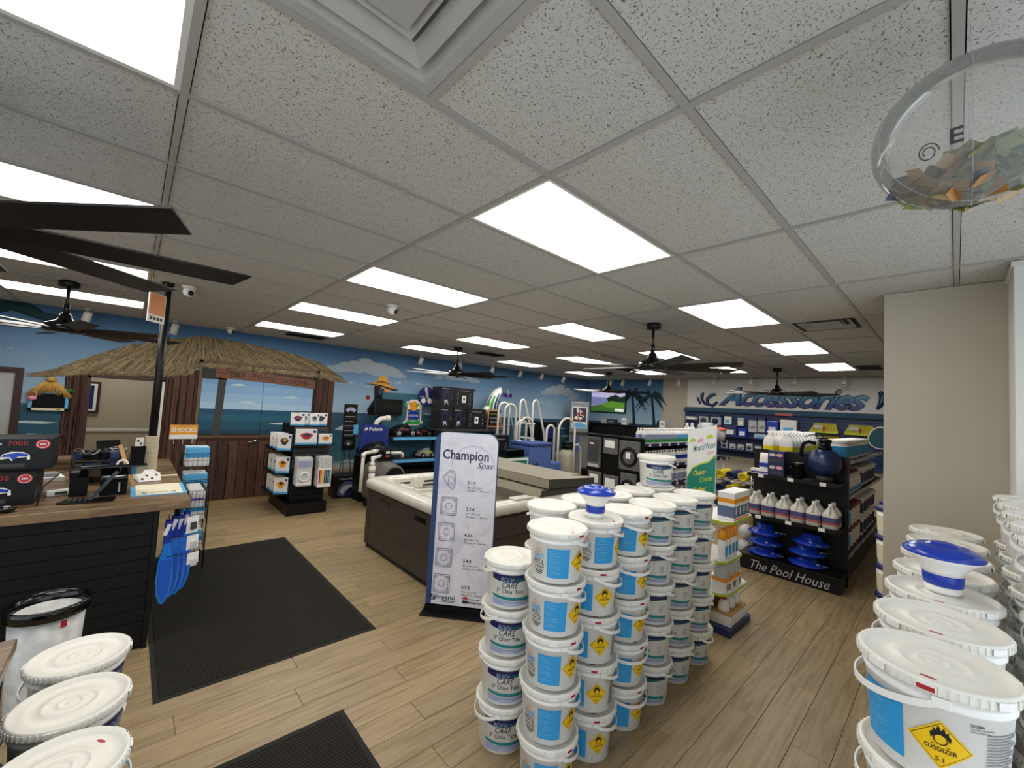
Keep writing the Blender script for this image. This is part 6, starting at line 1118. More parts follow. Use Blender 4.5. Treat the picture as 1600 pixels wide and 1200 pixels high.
t = thing('white_elbow', 'wide white plastic pipe elbow standing behind the blue shield', 'pipe', (2.42, 6.62, 0)); MB().tube([(-0.1, 0, 0.001), (-0.1, 0, 1.3), (-0.06, 0, 1.4), (0.02, 0, 1.46), (0.14, 0, 1.47)], 0.05, 'pvc', 14).build('elbow_pipe', t); MB().cyl((0.12, 0, 1.47), (0.2, 0, 1.47), 0.06, 'pvc', 16).build('elbow_collar', t)
t = thing('wall_monitor', 'small black switched-off monitor on a black stand before the mural', 'monitor', (2.73, 6.92, 0)); MB().box(-0.3, 0.31, -0.02, 0.02, 1.52, 1.86, 'screen_black', 0.006).build('screen', t); MB().box(-0.16, -0.12, 0.02, 0.06, 0.02, 1.7, 'black_metal').build('stand_post', t); MB().box(-0.3, -0.115, -0.1, 0.12, 0, 0.02, 'black_metal').build('stand_foot', t)
# blue-edged shelf unit
su = thing('cleaner_shelving', 'teal-backed shelving with pale blue shelf edges before the mural', 'shelving', (0, 0, 0))
MB().box(2.62, 5.75, 7.0, 7.06, 0, 1.27, 'teal_panel').box(2.62, 3.62, 7.0, 7.06, 1.27, 2.0, 'teal_panel').build('back_panel', su); MB().box(2.62, 5.75, 6.45, 7.0, 0, 0.1, 'black_matte').build('unit_base', su)
for z in (0.63, 1.09): MB().box(2.66, 3.9, 6.48, 7.0, z - 0.03, z, 'dark_grey').build('shelf', su); MB().box(2.66, 3.9, 6.465, 6.48, z - 0.05, z + 0.01, 'sky_blue').build('shelf_edge', su)
MB().box(3.64, 5.75, 6.2, 7.0, 1.24, 1.27, 'dark_grey').build('counter_shelf', su); MB().box(3.9, 5.75, 6.5, 7.0, 0.6, 0.63, 'dark_grey').build('shelf', su)
for x in (2.64, 3.9, 5.72): MB().box(x - 0.015, x + 0.015, 6.96, 7.0, 0, 1.27, 'black_metal').build('upright', su)
for x, z, lab, m, acc in ((2.95, 1.092, 'black robot cleaner with grey wheels on the upper blue-edged shelf', 'black_satin', 'mid_grey'), (3.44, 1.092, 'all-black robot cleaner beside it on the upper blue-edged shelf', 'black_matte', 'dark_grey'), (3.55, 0.632, 'grey robot cleaner with lime stripe on the lower blue-edged shelf', 'light_grey', 'mid_grey')):
    t = thing('robot_cleaner', lab, 'pool robot', (x, 6.735, z), 0.03, 'robot cleaners on the blue-edged shelves'); robot(t, Matrix.Identity(4), m, acc); t.scale = (1, 1, 1) if x < 3.2 else (0.74, 0.74, 0.74)
    if m == 'light_grey': MB().box(-0.12, 0.16, -0.192, -0.186, 0.13, 0.18, 'lime').build('stripe', t)
    else: MB().box(-0.06, 0.06, -0.19, -0.186, 0.15, 0.17, 'red').build('accent', t)
t = thing('small_cleaner', 'small black and red cleaner head between the shelf robots', 'cleaner', (3.218, 6.53, 1.091)); t.scale = (0.8, 0.8, 0.8); MB().lathe([(0.035, 0), (0.045, 0.02), (0.045, 0.16), (0.03, 0.2)], 'black_satin', 16).build('head_body', t); MB().sphere((0.0, -0.05, 0.12), 0.035, 'brick_print', 12, 8).build('red_knob', t)
for k in range(3): label_box('low_carton', f'long black carton on the unit base under the blue-edged shelves, {ORD[k + 1]} from left', 'box', (2.88 + 0.4 * k, 6.7, 0.101), 0, 0.38, 0.4, 0.32, 'black_satin', lambda b, sx, sy, sz: b.box(-sx*0.4, sx*0.1, -sy/2 - 0.001, -sy/2, sz*0.6, sz*0.7, 'light_grey'), 'long black cartons')
# hung cut-out signs
t = thing('palm_sign', 'cut-out palm tree and sunset sign on the teal panel', 'sign', (3.36, 6.985, 1.34))
def leafs(b, x, z, s, T, m): [b.prism([(x, z), (x + s * math.cos(a) * 0.5, z + s * math.sin(a) * 0.4 + 0.015), (x + s * math.cos(a), z + s * math.sin(a) * 0.5 - 0.03), (x + s * math.cos(a) * 0.5, z + s * math.sin(a) * 0.4 - 0.01)], 0.003, 0.006, m, T) for a in (0.1, 0.7, 1.4, 2.2, 2.9, 3.4)]
T = F_negY(0, 0, 0); b = MB(); b.prism([(-0.26, 0.02), (-0.1, -0.03), (0.12, -0.03), (0.26, 0.03), (0.2, 0.08), (0.19, 0.4), (0.24, 0.46), (0.18, 0.5), (0.12, 0.5), (0.06, 0.54), (-0.06, 0.54), (-0.12, 0.5), (-0.2, 0.49), (-0.22, 0.42), (-0.17, 0.38), (-0.19, 0.08)], 0, 0.003, 'paper_white', T); b.build('sign_blank', t)
b = MB(); b.prism([(0.1 * math.cos(a), 0.4 + 0.11 * math.sin(a)) for a in [2*PI*i/18 for i in range(18)]], 0.003, 0.004, 'orange_print', T); b.prism([(-0.13, 0.08), (0.13, 0.08), (0.15, 0.33), (-0.14, 0.33)], 0.003, 0.0035, 'teal_panel', T); b.prism([(-0.14, 0.12), (0.15, 0.12), (0.15, 0.24), (0.0, 0.3), (-0.14, 0.24)], 0.004, 0.005, 'royal_blue', T); [b.box(-0.12 + 0.035 * k, -0.095 + 0.035 * k, -0.0065, -0.005, 0.15 + 0.01 * (k % 2), 0.21, 'lav_print') for k in range(7)]; b.box(-0.175, -0.155, -0.006, -0.003, 0.05, 0.42, 'cardboard'); b.box(0.15, 0.17, -0.006, -0.003, 0.05, 0.42, 'cardboard'); leafs(b, -0.15, 0.43, 0.12, T, 'green_print'); leafs(b, 0.14, 0.42, 0.12, T, 'green_print'); b.prism([(-0.23, 0.02), (-0.1, -0.01), (0.12, -0.01), (0.23, 0.03), (0.1, 0.08), (0.0, 0.05), (-0.1, 0.08)], 0.003, 0.005, 'green_print', T); b.build('sign_print', t)
t = thing('round_sign', 'round navy sign with two white dots beside the black boxes', 'sign', (3.66, 6.975, 1.97)); T = F_negY(0, 0, 0); MB().prism([(0.22 * math.cos(a), 0.22 * math.sin(a)) for a in [2*PI*i/32 for i in range(32)]], 0, 0.01, mat('disc_navy', '#252a6e', 0.4), T).build('disc', t); b = MB(); [b.prism([(cx + 0.06 * math.cos(a), -0.1 + 0.06 * math.sin(a)) for a in [2*PI*i/20 for i in range(20)]], 0.01, 0.012, 'paper_white', T) for cx in (-0.08, 0.08)]; b.prism([(0.01, -0.06), (0.05, -0.05), (0.0, 0.2), (-0.06, 0.21), (-0.07, 0.16)], 0.01, 0.013, 'light_grey', T); b.prism([(-0.2, -0.02), (-0.1, 0.0), (-0.02, -0.03), (-0.1, -0.02)], 0.01, 0.013, 'light_grey', T); b.build('disc_print', t)
def sky_art(kind):
    def f(b, sx, sy, sz):
        q = -sy/2 - 0.0008
        if kind == 'oval':
            T = F_negY(-sx * 0.08, q, sz * 0.5); outline(b, [(sx * 0.24 * math.cos(a), sz * 0.33 * math.sin(a)) for a in [2*PI*i/20 for i in range(20)]], T, 0.35, mat('indigo', '#2b2f5c', 0.3)); b.prism([(-0.04, -sz*0.38), (0.0, -sz*0.2), (0.06, -sz*0.36), (0.02, -sz*0.1), (-0.05, -sz*0.15)], 0.0005, 0.001, 'light_grey', T); b.box(-sx*0.42, sx*0.1, q, -sy/2, sz*0.88, sz*0.92, 'mid_grey'); outline(b, [(sx*0.34 + 0.03 * math.cos(a), sz*0.5 + 0.03 * math.sin(a)) for a in [2*PI*i/12 for i in range(12)]], F_negY(0, q, 0), 0.12, 'mid_grey')
        else:
            b.box(-sx*0.25, sx*0.25, q, -sy/2, sz*0.85, sz*0.88, 'mid_grey')
            for sx_ in (-1, 1):
                for k in range(3): b.prism([(sx_ * sx * 0.32 + 0.012 * math.cos(a), sz * (0.28 + 0.22 * k) + 0.012 * math.sin(a)) for a in [2*PI*i/8 for i in range(8)]], 0, 0.0005, 'light_grey', F_negY(0, q, 0)); b.box(sx_*sx*0.32 - 0.04, sx_*sx*0.32 + 0.04, q, -sy/2, sz*(0.19 + 0.22*k), sz*(0.2 + 0.22*k), 'mid_grey')
    return f
for x, z, w, kd, lab in ((3.865, 1.271, 0.36, 'oval', 'lower left black robot carton with oval picture on the shelf unit'), (4.235, 1.271, 0.36, 'oval', 'lower middle black robot carton with oval picture on the shelf unit'), (4.715, 1.271, 0.58, 'phone', 'lower right black robot carton with white phone picture'), (3.87, 1.74, 0.36, 'oval', 'upper left black robot carton with oval picture'), (4.32, 1.74, 0.55, 'phone', 'upper right black robot carton with white phone picture')):
    t = label_box('robot_box', lab, 'box', (x, 6.62, z), 0, w - 0.01, 0.36, 0.467, mat('box_black', '#15151c', 0.35), sky_art(kd), 'stacked black robot cartons', 0.004)
    if kd == 'phone': MB().box(-0.055, 0.055, -0.1812, -0.18, 0.13, 0.29, 'paper_white').build('phone_picture', t); MB().prism([(0.028 * math.cos(a), 0.035 * math.sin(a)) for a in [2*PI*i/12 for i in range(12)]], 0.0004, 0.001, 'dark_grey', F_negY(0, -0.1812, 0.215)).build('phone_dial', t)
# inflatable striped fish toy
t = thing('striped_float', 'white, green and blue striped inflatable toy standing on the shelf unit', 'inflatable', (5.42, 6.72, 1.30))
cl = [(0.02, 0, 0.02), (-0.02, 0, 0.2), (-0.05, 0, 0.4), (-0.02, 0, 0.6), (0.05, 0, 0.76), (0.13, 0, 0.87), (0.2, 0, 0.95), (0.24, 0, 1.01)]; rd = [0.1, 0.14, 0.155, 0.15, 0.14, 0.12, 0.08, 0.03]
MB().tube(cl, rd, 'white_plastic', 18).build('float_body', t)
for off, m in ((0.9, 'green_print'), (1.5, 'navy'), (0.3, 'green_print'), (2.1, 'navy')):
    pts = [(p[0] - (r_ + 0.002) * math.cos(off) * 0.95, p[1] - (r_ + 0.002) * math.sin(off) * 0.95, p[2]) for p, r_ in zip(cl[:6], rd[:6])]; MB().tube(pts, [0.02, 0.028, 0.032, 0.03, 0.024, 0.006], m, 8).build('stripe', t)
MB().tube([(-0.1, 0, 0.5), (-0.26, -0.05, 0.45), (-0.34, -0.06, 0.3), (-0.36, -0.06, 0.2)], [0.06, 0.07, 0.06, 0.01], 'white_plastic', 12).build('left_fin', t); MB().tube([(0.08, 0, 0.5), (0.2, -0.05, 0.42), (0.26, -0.05, 0.36)], [0.05, 0.04, 0.005], 'navy', 12).build('right_fin', t); MB().sphere((0.08, -0.125, 0.82), 0.018, 'black_gloss', 10, 6).build('eye_dot', t)
t = thing('chalk_easel', 'small orange wooden easel with a black chalkboard', 'easel', (5.2, 6.4, 1.284), -0.2); f = MB()
for s_ in (-1, 1): f.tube([(s_ * 0.2, -0.1, 0.001), (s_ * 0.14, 0.0, 0.46)], 0.012, 'orange_wood', 6); MB().tube([(s_ * 0.17, 0.16, 0.001), (s_ * 0.14, 0.02, 0.45)], 0.012, 'orange_wood', 6).build('rear_leg', t)
f.box(-0.2, 0.2, -0.12, -0.08, 0.05, 0.075, 'orange_wood').box(-0.155, 0.155, -0.01, 0.01, 0.44, 0.465, 'orange_wood').build('easel_frame', t); MB().box(-0.15, 0.15, -0.006, 0.006, 0.0, 0.35, 'black_matte', 0, TR(0, -0.07, 0.08) @ RX(-0.2)).build('chalkboard', t); Tq = TR(0, -0.07, 0.08) @ RX(-0.2); b = MB()
for zz, m_, n_ in ((0.28, 'lime', 5), (0.18, 'paper_white', 6), (0.085, 'paper_white', 7)):
    b.tube([Tq @ Vector((-0.1 + 0.2 * i / (2 * n_), -0.008, zz + 0.022 * (-1) ** i)) for i in range(2 * n_ + 1)], 0.0028, m_, 5)
b.build('chalk_writing', t)
# ================================================================ RAILS, STEPS AND PUMPS BEYOND THE TUB
def arch(t, x, y, w, h, r_=0.026, nm='rail_tube', lean=0.0, z0=0.002):
    n = 14; pts = [(x - w/2, y, z0), (x - w/2, y, h - w/2)] + [(x - w/2 * math.cos(a), y + lean * math.sin(a), h - w/2 + w/2 * math.sin(a)) for a in [PI * i / n for i in range(1, n)]] + [(x + w/2, y, h - w/2), (x + w/2, y, z0)]
    MB().tube(pts, r_, 'pvc', 10).build(nm, t)
for k, (x, y, w, h, lab) in enumerate(((5.25, 5.3, 0.42, 1.62, 'white arched pool handrail standing on the blue steps'), (6.36, 5.05, 0.6, 1.64, 'large white arched pool handrail right of the blue steps'), (6.2, 5.42, 0.28, 1.45, 'narrow white arched handrail behind the large one'), (5.35, 5.56, 0.3, 1.55, 'narrow white arched handrail behind the blue steps'), (5.22, 6.05, 0.34, 1.93, 'tall white arched rail behind the orange easel, left one'), (5.32, 5.93, 0.36, 1.9, 'tall white arched rail behind the orange easel, right one'))):
    t = thing('pool_handrail', lab, 'handrail', (0, 0, 0), 0, 'white pool handrails'); zb = 1.102 if k == 0 else 0.002; arch(t, x, y, w, h, z0=zb)
    for s_ in (-1, 1): MB().cyl((x + s_ * w/2, y, zb), (x + s_ * w/2, y, zb + 0.02), 0.05, 'white_plastic', 16).build('floor_flange', t)
for k, (x, y) in enumerate(((5.85, 5.83), )):
    t = thing('pool_ladder', 'tall white A-frame pool ladder before the mural', 'ladder', (x, y, 0))
    for d in (-0.22, 0.22): MB().tube([(-0.1, d, 0.002), (-0.1, d, 1.95), (-0.06, d, 2.02), (0.0, d, 2.03), (0.05, d, 1.98), (0.3, d, 1.3), (0.4, d, 0.9), (0.42, d, 0.002)], 0.026, 'pvc', 10).build('side_rail', t)
    for z in (0.4, 0.75, 1.1, 1.45): MB().box(-0.14, 0.0, -0.22, 0.22, z, z + 0.035, 'white_plastic', 0.008).build('tread', t)
t = thing('cleaning_pole', 'thin pale blue pole leaning against the mural', 'pole', (6.2, 6.85, 0)); MB().cyl((0.2, -0.25, 0.005), (0.0, 0.2, 2.3), 0.014, mat('pale_blue_pole', '#7fa6b8', 0.4), 10).build('pole_tube', t); MB().cyl((0.014, 0.168, 2.14), (0.0, 0.2, 2.3), 0.019, 'light_grey', 10).build('pole_tip', t)
stp = thing('pool_steps', 'blue moulded pool entry steps beyond the hot tub', 'steps', (0, 0, 0))
MB().box(4.95, 5.62, 4.85, 5.45, 0, 1.04, 'step_blue', 0.03).build('upper_step', stp); MB().box(5.625, 5.98, 4.85, 5.45, 0, 0.66, 'step_blue', 0.03).build('lower_step', stp); MB().box(4.92, 5.65, 4.82, 5.48, 1.04, 1.1, mat('step_blue_dark', '#3f5496', 0.5), 0.02).build('top_tread', stp); b = MB(); [b.cyl((5.85, 4.852, 0.3 + 0.07 * k), (5.85, 4.845, 0.3 + 0.07 * k), 0.012, 'navy', 8) for k in range(5)]; b.build('drain_holes', stp); MB().cyl((5.1, 4.852, 0.62), (5.1, 4.84, 0.62), 0.09, 'navy', 20).build('round_port', stp)
tb2 = thing('low_table', 'low dark table holding cartons behind the hot tub cover', 'table', (0, 0, 0)); MB().box(4.15, 4.9, 4.7, 5.4, 0.55, 0.58, 'dark_grey').build('table_top', tb2)
for x in (4.18, 4.87):
    for y in (4.73, 5.37): MB().box(x - 0.02, x + 0.02, y - 0.02, y + 0.02, 0, 0.55, 'dark_grey').build('leg', tb2)
label_box('green_carton', 'green and white carton behind the tub cover', 'box', (4.53, 5.0, 0.5805), 0, 0.6, 0.45, 0.24, 'paper_white', lambda b, sx, sy, sz: (b.box(-sx*0.46, sx*0.44, -sy/2 - 0.001, -sy/2, sz*0.15, sz*0.8, 'teal_green'), b.box(-sx/2, sx/2, -sy/2, sy/2, sz, sz + 0.001, 'teal_green')))
label_box('gloss_case', 'glossy black case on top of the green carton', 'box', (4.5, 5.0, 0.823), 0.04, 0.5, 0.36, 0.16, 'black_gloss', None, None, 0.02)
label_box('dark_carton', 'black carton with small white mark behind the glossy case', 'box', (4.45, 5.33, 0.5805), 0, 0.5, 0.15, 0.66, 'box_black', sky_art('phone'))
t = thing('pressure_tank', 'beige capsule filter tank with grey pipe beside the white rail', 'filter', (6.75, 5.35, 0)); MB().lathe([(0.1, 0.2), (0.19, 0.27), (0.2, 0.36), (0.2, 0.7), (0.18, 0.8), (0.1, 0.86), (0.001, 0.87)], mat('tank_beige', '#b9b2a2', 0.4), 28).build('tank_shell', t); MB().lathe([(0.15, 0.0), (0.16, 0.02), (0.11, 0.22)], 'black_satin', 20).build('tank_foot', t); MB().tube([(0.16, -0.05, 0.95), (0.32, -0.1, 0.98), (0.42, -0.1, 0.85), (0.44, -0.1, 0.4), (0.44, -0.1, 0.1)], 0.03, 'light_grey', 10).build('grey_pipe', t); MB().box(-0.1, 0.12, -0.1, 0.1, 0.87, 1.05, 'black_satin', 0.02).build('valve_block', t); MB().cyl((0.16, -0.1, 0.95), (-0.16, -0.1, 0.95), 0.03, 'black_satin').build('valve_arm', t)
t = thing('pump_unit', 'black pool pump on the floor beside the beige tank', 'pump', (7.65, 5.3, 0)); MB().box(-0.3, 0.25, -0.14, 0.14, 0, 0.05, 'black_matte', 0.01).build('pump_foot', t); MB().cyl((-0.05, 0, 0.22), (0.28, 0, 0.22), 0.13, 'black_satin', 20).build('motor', t); MB().lathe([(0.12, 0.05), (0.13, 0.3), (0.14, 0.31), (0.12, 0.36)], 'black_matte', 20, TR(-0.18, 0, 0)).build('strainer_pot', t)
t = thing('heater_cabinet', 'tall black heater cabinet behind the white rails', 'heater', (6.95, 6.4, 0)); MB().box(-0.3, 0.3, -0.25, 0.25, 0, 1.5, 'black_satin', 0.02).build('cabinet_body', t); MB().box(-0.2, 0.2, -0.256, -0.25, 1.05, 1.35, 'navy').box(-0.15, 0.05, -0.258, -0.256, 1.2, 1.27, 'royal_blue').build('control_panel', t); b = MB(); [b.box(-0.26, 0.26, -0.258, -0.25, 0.15 + 0.07 * k, 0.18 + 0.07 * k, 'dark_grey') for k in range(10)]; b.build('louvres', t)
ks = thing('brochure_kiosk', 'tall grey brochure kiosk with a colourful poster near the corner', 'kiosk', (8.75, 6.55, 0), -0.75)
MB().box(-0.28, 0.28, -0.02, 0.12, 0, 2.1, 'steel_grey', 0.01).build('kiosk_body', ks); MB().box(-0.23, 0.23, -0.03, -0.02, 1.3, 1.95, 'paper_white').build('poster', ks)
b = MB(); r = random.Random(5); b.box(-0.2, 0.2, -0.032, -0.03, 1.5, 1.92, 'dark_grey')
for k in range(26): cx, cz, q = r.uniform(-0.16, 0.16), r.uniform(1.53, 1.89), r.uniform(0.02, 0.05); b.prism([(q * math.cos(a), q * math.sin(a)) for a in [2*PI*i/9 for i in range(9)]], 0.0002 * k, 0.0002 * k + 0.0002, ('red', 'paper_cream', 'navy', 'orange_wood', 'pink', 'paper_white')[r.randrange(6)], F_negY(cx, -0.0322, cz))
b.prism([(-0.2, 0), (0.2, 0), (0.2, 0.08), (0.0, 0.16), (-0.2, 0.1)], 0.006, 0.007, 'sky_blue', F_negY(0, -0.0322, 1.33)); b.build('poster_print', ks); MB().box(-0.26, 0.26, -0.12, -0.02, 1.12, 1.2, 'dark_grey', 0.01).build('brochure_tray', ks); MB().box(-0.22, 0.0, -0.035, -0.02, 0.6, 1.05, mat('muted_blue', '#46639a', 0.5)).build('brochure_panel', ks)
# ================================================================ CHEMICAL SHELVING WITH BAGGED PARTS ON ITS END
g2 = thing('chemical_shelving', 'black store shelving of pool chemicals with bagged parts on its end', 'shelving', (0, 0, 0))
MB().box(4.62, 8.2, 2.55, 2.59, 0, 1.4, 'black_metal').build('spine_panel', g2); MB().box(4.58, 4.62, 2.06, 3.06, 0, 1.46, 'black_satin').build('end_panel', g2); MB().box(4.62, 8.2, 2.1, 3.05, 0, 0.12, 'black_satin').build('unit_base', g2)
for z in (0.42, 0.7, 1.02, 1.37): shelf(g2, 4.63, 8.2, 2.08, 2.55, z, 'navy', 11, '-Y'); MB().box(4.63, 8.2, 2.59, 3.04, z - 0.02, z, 'black_metal').build('shelf', g2)
MB().box(4.5, 4.579, 2.06, 3.08, 1.445, 1.47, 'black_metal').build('end_rail', g2)
ba = make_bottle('purple_label_bottle', 0.25, 0.036, 'white_plastic', 'white_plastic', 'lav_print', 'green_print'); scatter(ba, [(4.72 + 0.08 * k, 2.14 + 0.1 * j_, 1.3705, 0) for j_ in range(2) for k in range(14)], lambda i: f'white bottle with lavender and green label, {ORD[min(i % 14 + 1, 16)]} from near end, {("front", "second")[i // 14]} row, top shelf', 'lavender label bottles')
bb2 = make_bottle('green_label_bottle', 0.25, 0.036, 'white_plastic', 'white_plastic', 'sky_blue', 'green_print'); scatter(bb2, [(5.86 + 0.08 * k, 2.14 + 0.1 * j_, 1.3705, 0) for j_ in range(2) for k in range(12)], lambda i: f'white bottle with blue and green label, {ORD[i % 12 + 1]} from near end, {("front", "second")[i // 12]} row, top shelf', 'green label bottles')
bc = make_bottle('teal_label_bottle', 0.22, 0.045, 'white_plastic', 'paper_white', 'lime', 'teal_print'); scatter(bc, [(6.93 + 0.1 * k, 2.15, 1.3705, 0) for k in range(4)], lambda i: f'white bottle with lime and teal label on the top shelf, {ORD[i + 1]} past the green labels', 'teal label bottles')
bd = make_bottle('red_label_bottle', 0.24, 0.038, 'white_plastic', 'white_plastic', 'paper_white', 'brick_print'); scatter(bd, [(4.75 + 0.09 * k, 2.14, 1.0205, 0) for k in range(12)], lambda i: f'white bottle with red lower label on the second shelf, {ORD[i + 1]} from near end', 'red label bottles')
be = make_bottle('blue_label_bottle', 0.24, 0.05, 'white_plastic', 'light_grey', 'royal_blue', 'paper_white'); scatter(be, [(5.9 + 0.12 * k, 2.15, 1.0205, 0) for k in range(15)], lambda i: f'white bottle with blue label on the second shelf, {ORD[i + 1]} past the red labels', 'blue label bottles')
bf = make_tub('white_jar', 0.2, 0.07, 'white_plastic', 'lav_print'); scatter(bf, [(4.8 + 0.19 * k, 2.2, z, 0) for z in (0.4205, 0.7005) for k in range(12)], lambda i: f'white jar on the {("fourth", "third")[i // 12]} chemical shelf, {ORD[i % 12 + 1]} from near end', 'white jars on the lower chemical shelves')
for k, (x, lab) in enumerate(((6.75, 'white spray bottle on top of the green label bottles'), (6.98, 'white spray bottle leaning behind the teal label bottles'))):
    t = thing('spray_bottle', lab, 'spray bottle', (x, 2.36, 1.3705), 0.3, 'white spray bottles'); MB().lathe([(0.06, 0), (0.065, 0.01), (0.065, 0.22), (0.03, 0.28)], 'white_plastic', 16).build('bottle_body', t); MB().box(-0.08, 0.04, -0.02, 0.02, 0.29, 0.35, 'white_plastic', 0.008).cyl((0, 0, 0.27), (0, 0, 0.3), 0.025, 'white_plastic').build('spray_head', t); MB().box(-0.05, 0.05, -0.067, -0.06, 0.06, 0.16, 'green_print').build('label_patch', t)
t = thing('clear_bag_pile', 'heap of clear plastic bags above the Mineral Water header', 'bags', (6.9, 2.0, 1.62)); t.location = (7.62, 2.3, 1.3705)
r = random.Random(15)
for k in range(7): MB().sphere((0.12 * (k % 4) - 0.2, -0.08 + 0.1 * (k // 4), 0.145 + 0.09 * (k // 4)), 0.1 + 0.03 * r.random(), 'clear_bag', 12, 8, 1.1).build('plastic_bag', t)
def bagged(x, y, z, w, h, lab, kind):
    t = thing('bagged_part', lab, 'bagged part', (x, y, z), -PI/2); MB().box(-w/2, w/2, -0.02, 0.02, -h, 0, 'smoke_bag', 0.012).build('clear_sleeve', t); MB().box(-0.006, 0.006, 0.02, 0.0295, -0.02, 0.0, 'black_metal').build('peg', t)
    if kind == 'ring': MB().tube([(w * 0.36 * math.cos(a), -0.022, -h * 0.55 + w * 0.36 * math.sin(a)) for a in [2*PI*i/24 for i in range(24)]], 0.025, 'black_satin', 8, True).build('coiled_hose', t); MB().box(-0.04, 0.04, -0.046, -0.04, -h * 0.5 - 0.05, -h * 0.5 + 0.05, 'paper_white').build('white_tag', t)
    elif kind == 'card': MB().box(-w * 0.4, w * 0.4, -0.024, -0.02, -h * 0.8, -h * 0.08, 'dark_grey').build('dark_card', t); MB().box(-w * 0.3, 0.0, -0.026, -0.024, -h * 0.25, -h * 0.2, 'paper_white').build('card_print', t); MB().box(-w * 0.4, w * 0.4, -0.026, -0.02, -h * 0.97, -h * 0.88, 'light_grey').build('card_foot', t)
    else: MB().box(-w * 0.35, w * 0.3, -0.026, -0.02, -h * 0.6, -h * 0.15, 'paper_white').build('white_tag', t)
bagged(4.55, 2.95, 1.42, 0.27, 0.52, 'tall dark carded part in a clear sleeve, leftmost on the shelving end', 'card'); bagged(4.55, 2.63, 1.42, 0.28, 0.26, 'clear bag with a white square card on the shelving end', 'tag'); bagged(4.55, 2.28, 1.41, 0.36, 0.46, 'large coiled black hose in clear bag on the shelving end', 'ring'); bagged(4.55, 2.28, 0.9, 0.28, 0.4, 'smaller coiled black hose in clear bag low on the shelving end', 'ring'); bagged(4.55, 2.92, 0.84, 0.26, 0.3, 'white topped clear bag low at the left of the shelving end', 'tag'); bagged(4.55, 2.6, 0.82, 0.28, 0.34, 'crumpled clear bag low in the middle of the shelving end', 'tag')
# ================================================================ END WALL: TELEVISION, CABINET, SLATWALL
t = thing('wall_television', 'wall television showing a green lawn beside the painted palms', 'television', (XF - 0.03, 6.35, 2.18)); MB().box(-0.02, 0.025, -0.66, 0.66, -0.36, 0.36, 'black_gloss', 0.006).build('tv_case', t)
for m_, h_ in (('tv_green', '#3f6a25'), ('tv_sky', '#c9c4ea'), ('tv_house', '#7f83b8'), ('tv_dark', '#1c2a18'), ('tv_white', '#eef0f5'), ('tv_lawn', '#5b8a30')): mat(m_, h_, 0.4, emit=0.55)
b = MB(); P_ = lambda pts, m_, d: b.poly([(-0.021 - d, -x, z) for x, z in pts], m_)
P_([(-0.63, -0.33), (0.63, -0.33), (0.63, 0.02), (-0.63, -0.1)], 'tv_green', 0); P_([(-0.63, -0.12), (0.63, 0.0), (0.63, 0.33), (-0.63, 0.33)], 'tv_sky', 0.0003); P_([(-0.1, -0.08), (0.63, 0.0), (0.63, 0.18), (0.45, 0.14), (0.3, 0.22), (0.1, 0.16), (-0.05, 0.1)], 'tv_dark', 0.0006); P_([(-0.63, -0.18), (0.05, -0.05), (-0.05, 0.12), (-0.63, 0.14)], 'tv_house', 0.0009); P_([(-0.3, -0.1), (0.15, 0.02), (0.63, -0.05), (0.63, -0.2), (0.0, -0.2)], 'tv_lawn', 0.0012); P_([(0.28, -0.31), (0.6, -0.31), (0.6, -0.22), (0.28, -0.22)], 'tv_white', 0.0015); b.build('tv_picture', t)
cb = thing('storage_cabinet', 'long black cabinet under the television and painted palms', 'cabinet', (0, 0, 0)); MB().box(9.45, 9.92, 3.95, 6.7, 0.0, 1.46, 'black_satin').build('cabinet_body', cb); MB().box(9.42, 9.92, 3.93, 6.72, 1.46, 1.49, 'black_matte').build('cabinet_top', cb); [MB().box(9.43, 9.45, 4.0 + 0.68 * k, 4.64 + 0.68 * k, 0.1, 1.4, 'black_matte', 0.004).build('cabinet_door', cb) for k in range(4)]
for k, (y, w, h, m_, lab) in enumerate(((6.15, 0.5, 0.1, 'light_grey', 'flat grey box on the back cabinet under the television'), (5.5, 0.16, 0.2, 'paper_white', 'white card box on the back cabinet by the first palm'), (4.3, 0.16, 0.2, 'paper_white', 'white card box on the back cabinet by the second palm'), (5.95, 0.3, 0.14, 'dark_grey', 'dark box in front on the back cabinet'))):
    label_box('cabinet_box', lab, 'box', (9.6 + 0.14 * (k == 0), y, 1.4905), -PI/2, w, 0.14, h, m_, lambda b, sx, sy, sz: b.box(-sx*0.3, sx*0.3, -sy/2 - 0.001, -sy/2, sz*0.4, sz*0.6, 'mid_grey'))
sl = thing('slatwall_fixture', 'navy slatwall with grey cornice under the script lettering', 'slatwall', (0, 0, 0)); mat('slat_navy', '#1b2f63', 0.4, var=0.08)
MB().box(9.9, 9.93, -0.75, 3.82, 0.92, 2.0, 'black_matte').build('backing', sl)
for k in range(13): MB().box(9.88, 9.9, -0.75, 3.82, 0.925 + k * 0.082, 0.998 + k * 0.082, 'slat_navy').build('slat', sl)
b = MB(); b.prism([(9.93, 1.97), (9.78, 1.99), (9.76, 2.02), (9.8, 2.06), (9.86, 2.1), (9.93, 2.11)], -3.82, 0.75, mat('cornice_blue', '#3d5a72', 0.4), Matrix(((1, 0, 0, 0), (0, 0, -1, 0), (0, 1, 0, 0), (0, 0, 0, 1)))); b.build('cornice', sl); MB().box(9.745, 9.76, 1.3, 1.65, 1.98, 2.04, 'brick_print').build('cornice_sticker', sl)
for z in (1.1, 1.42): MB().box(9.6, 9.88, 1.7, 3.8, z - 0.02, z, 'slat_navy').build('slat_shelf', sl)
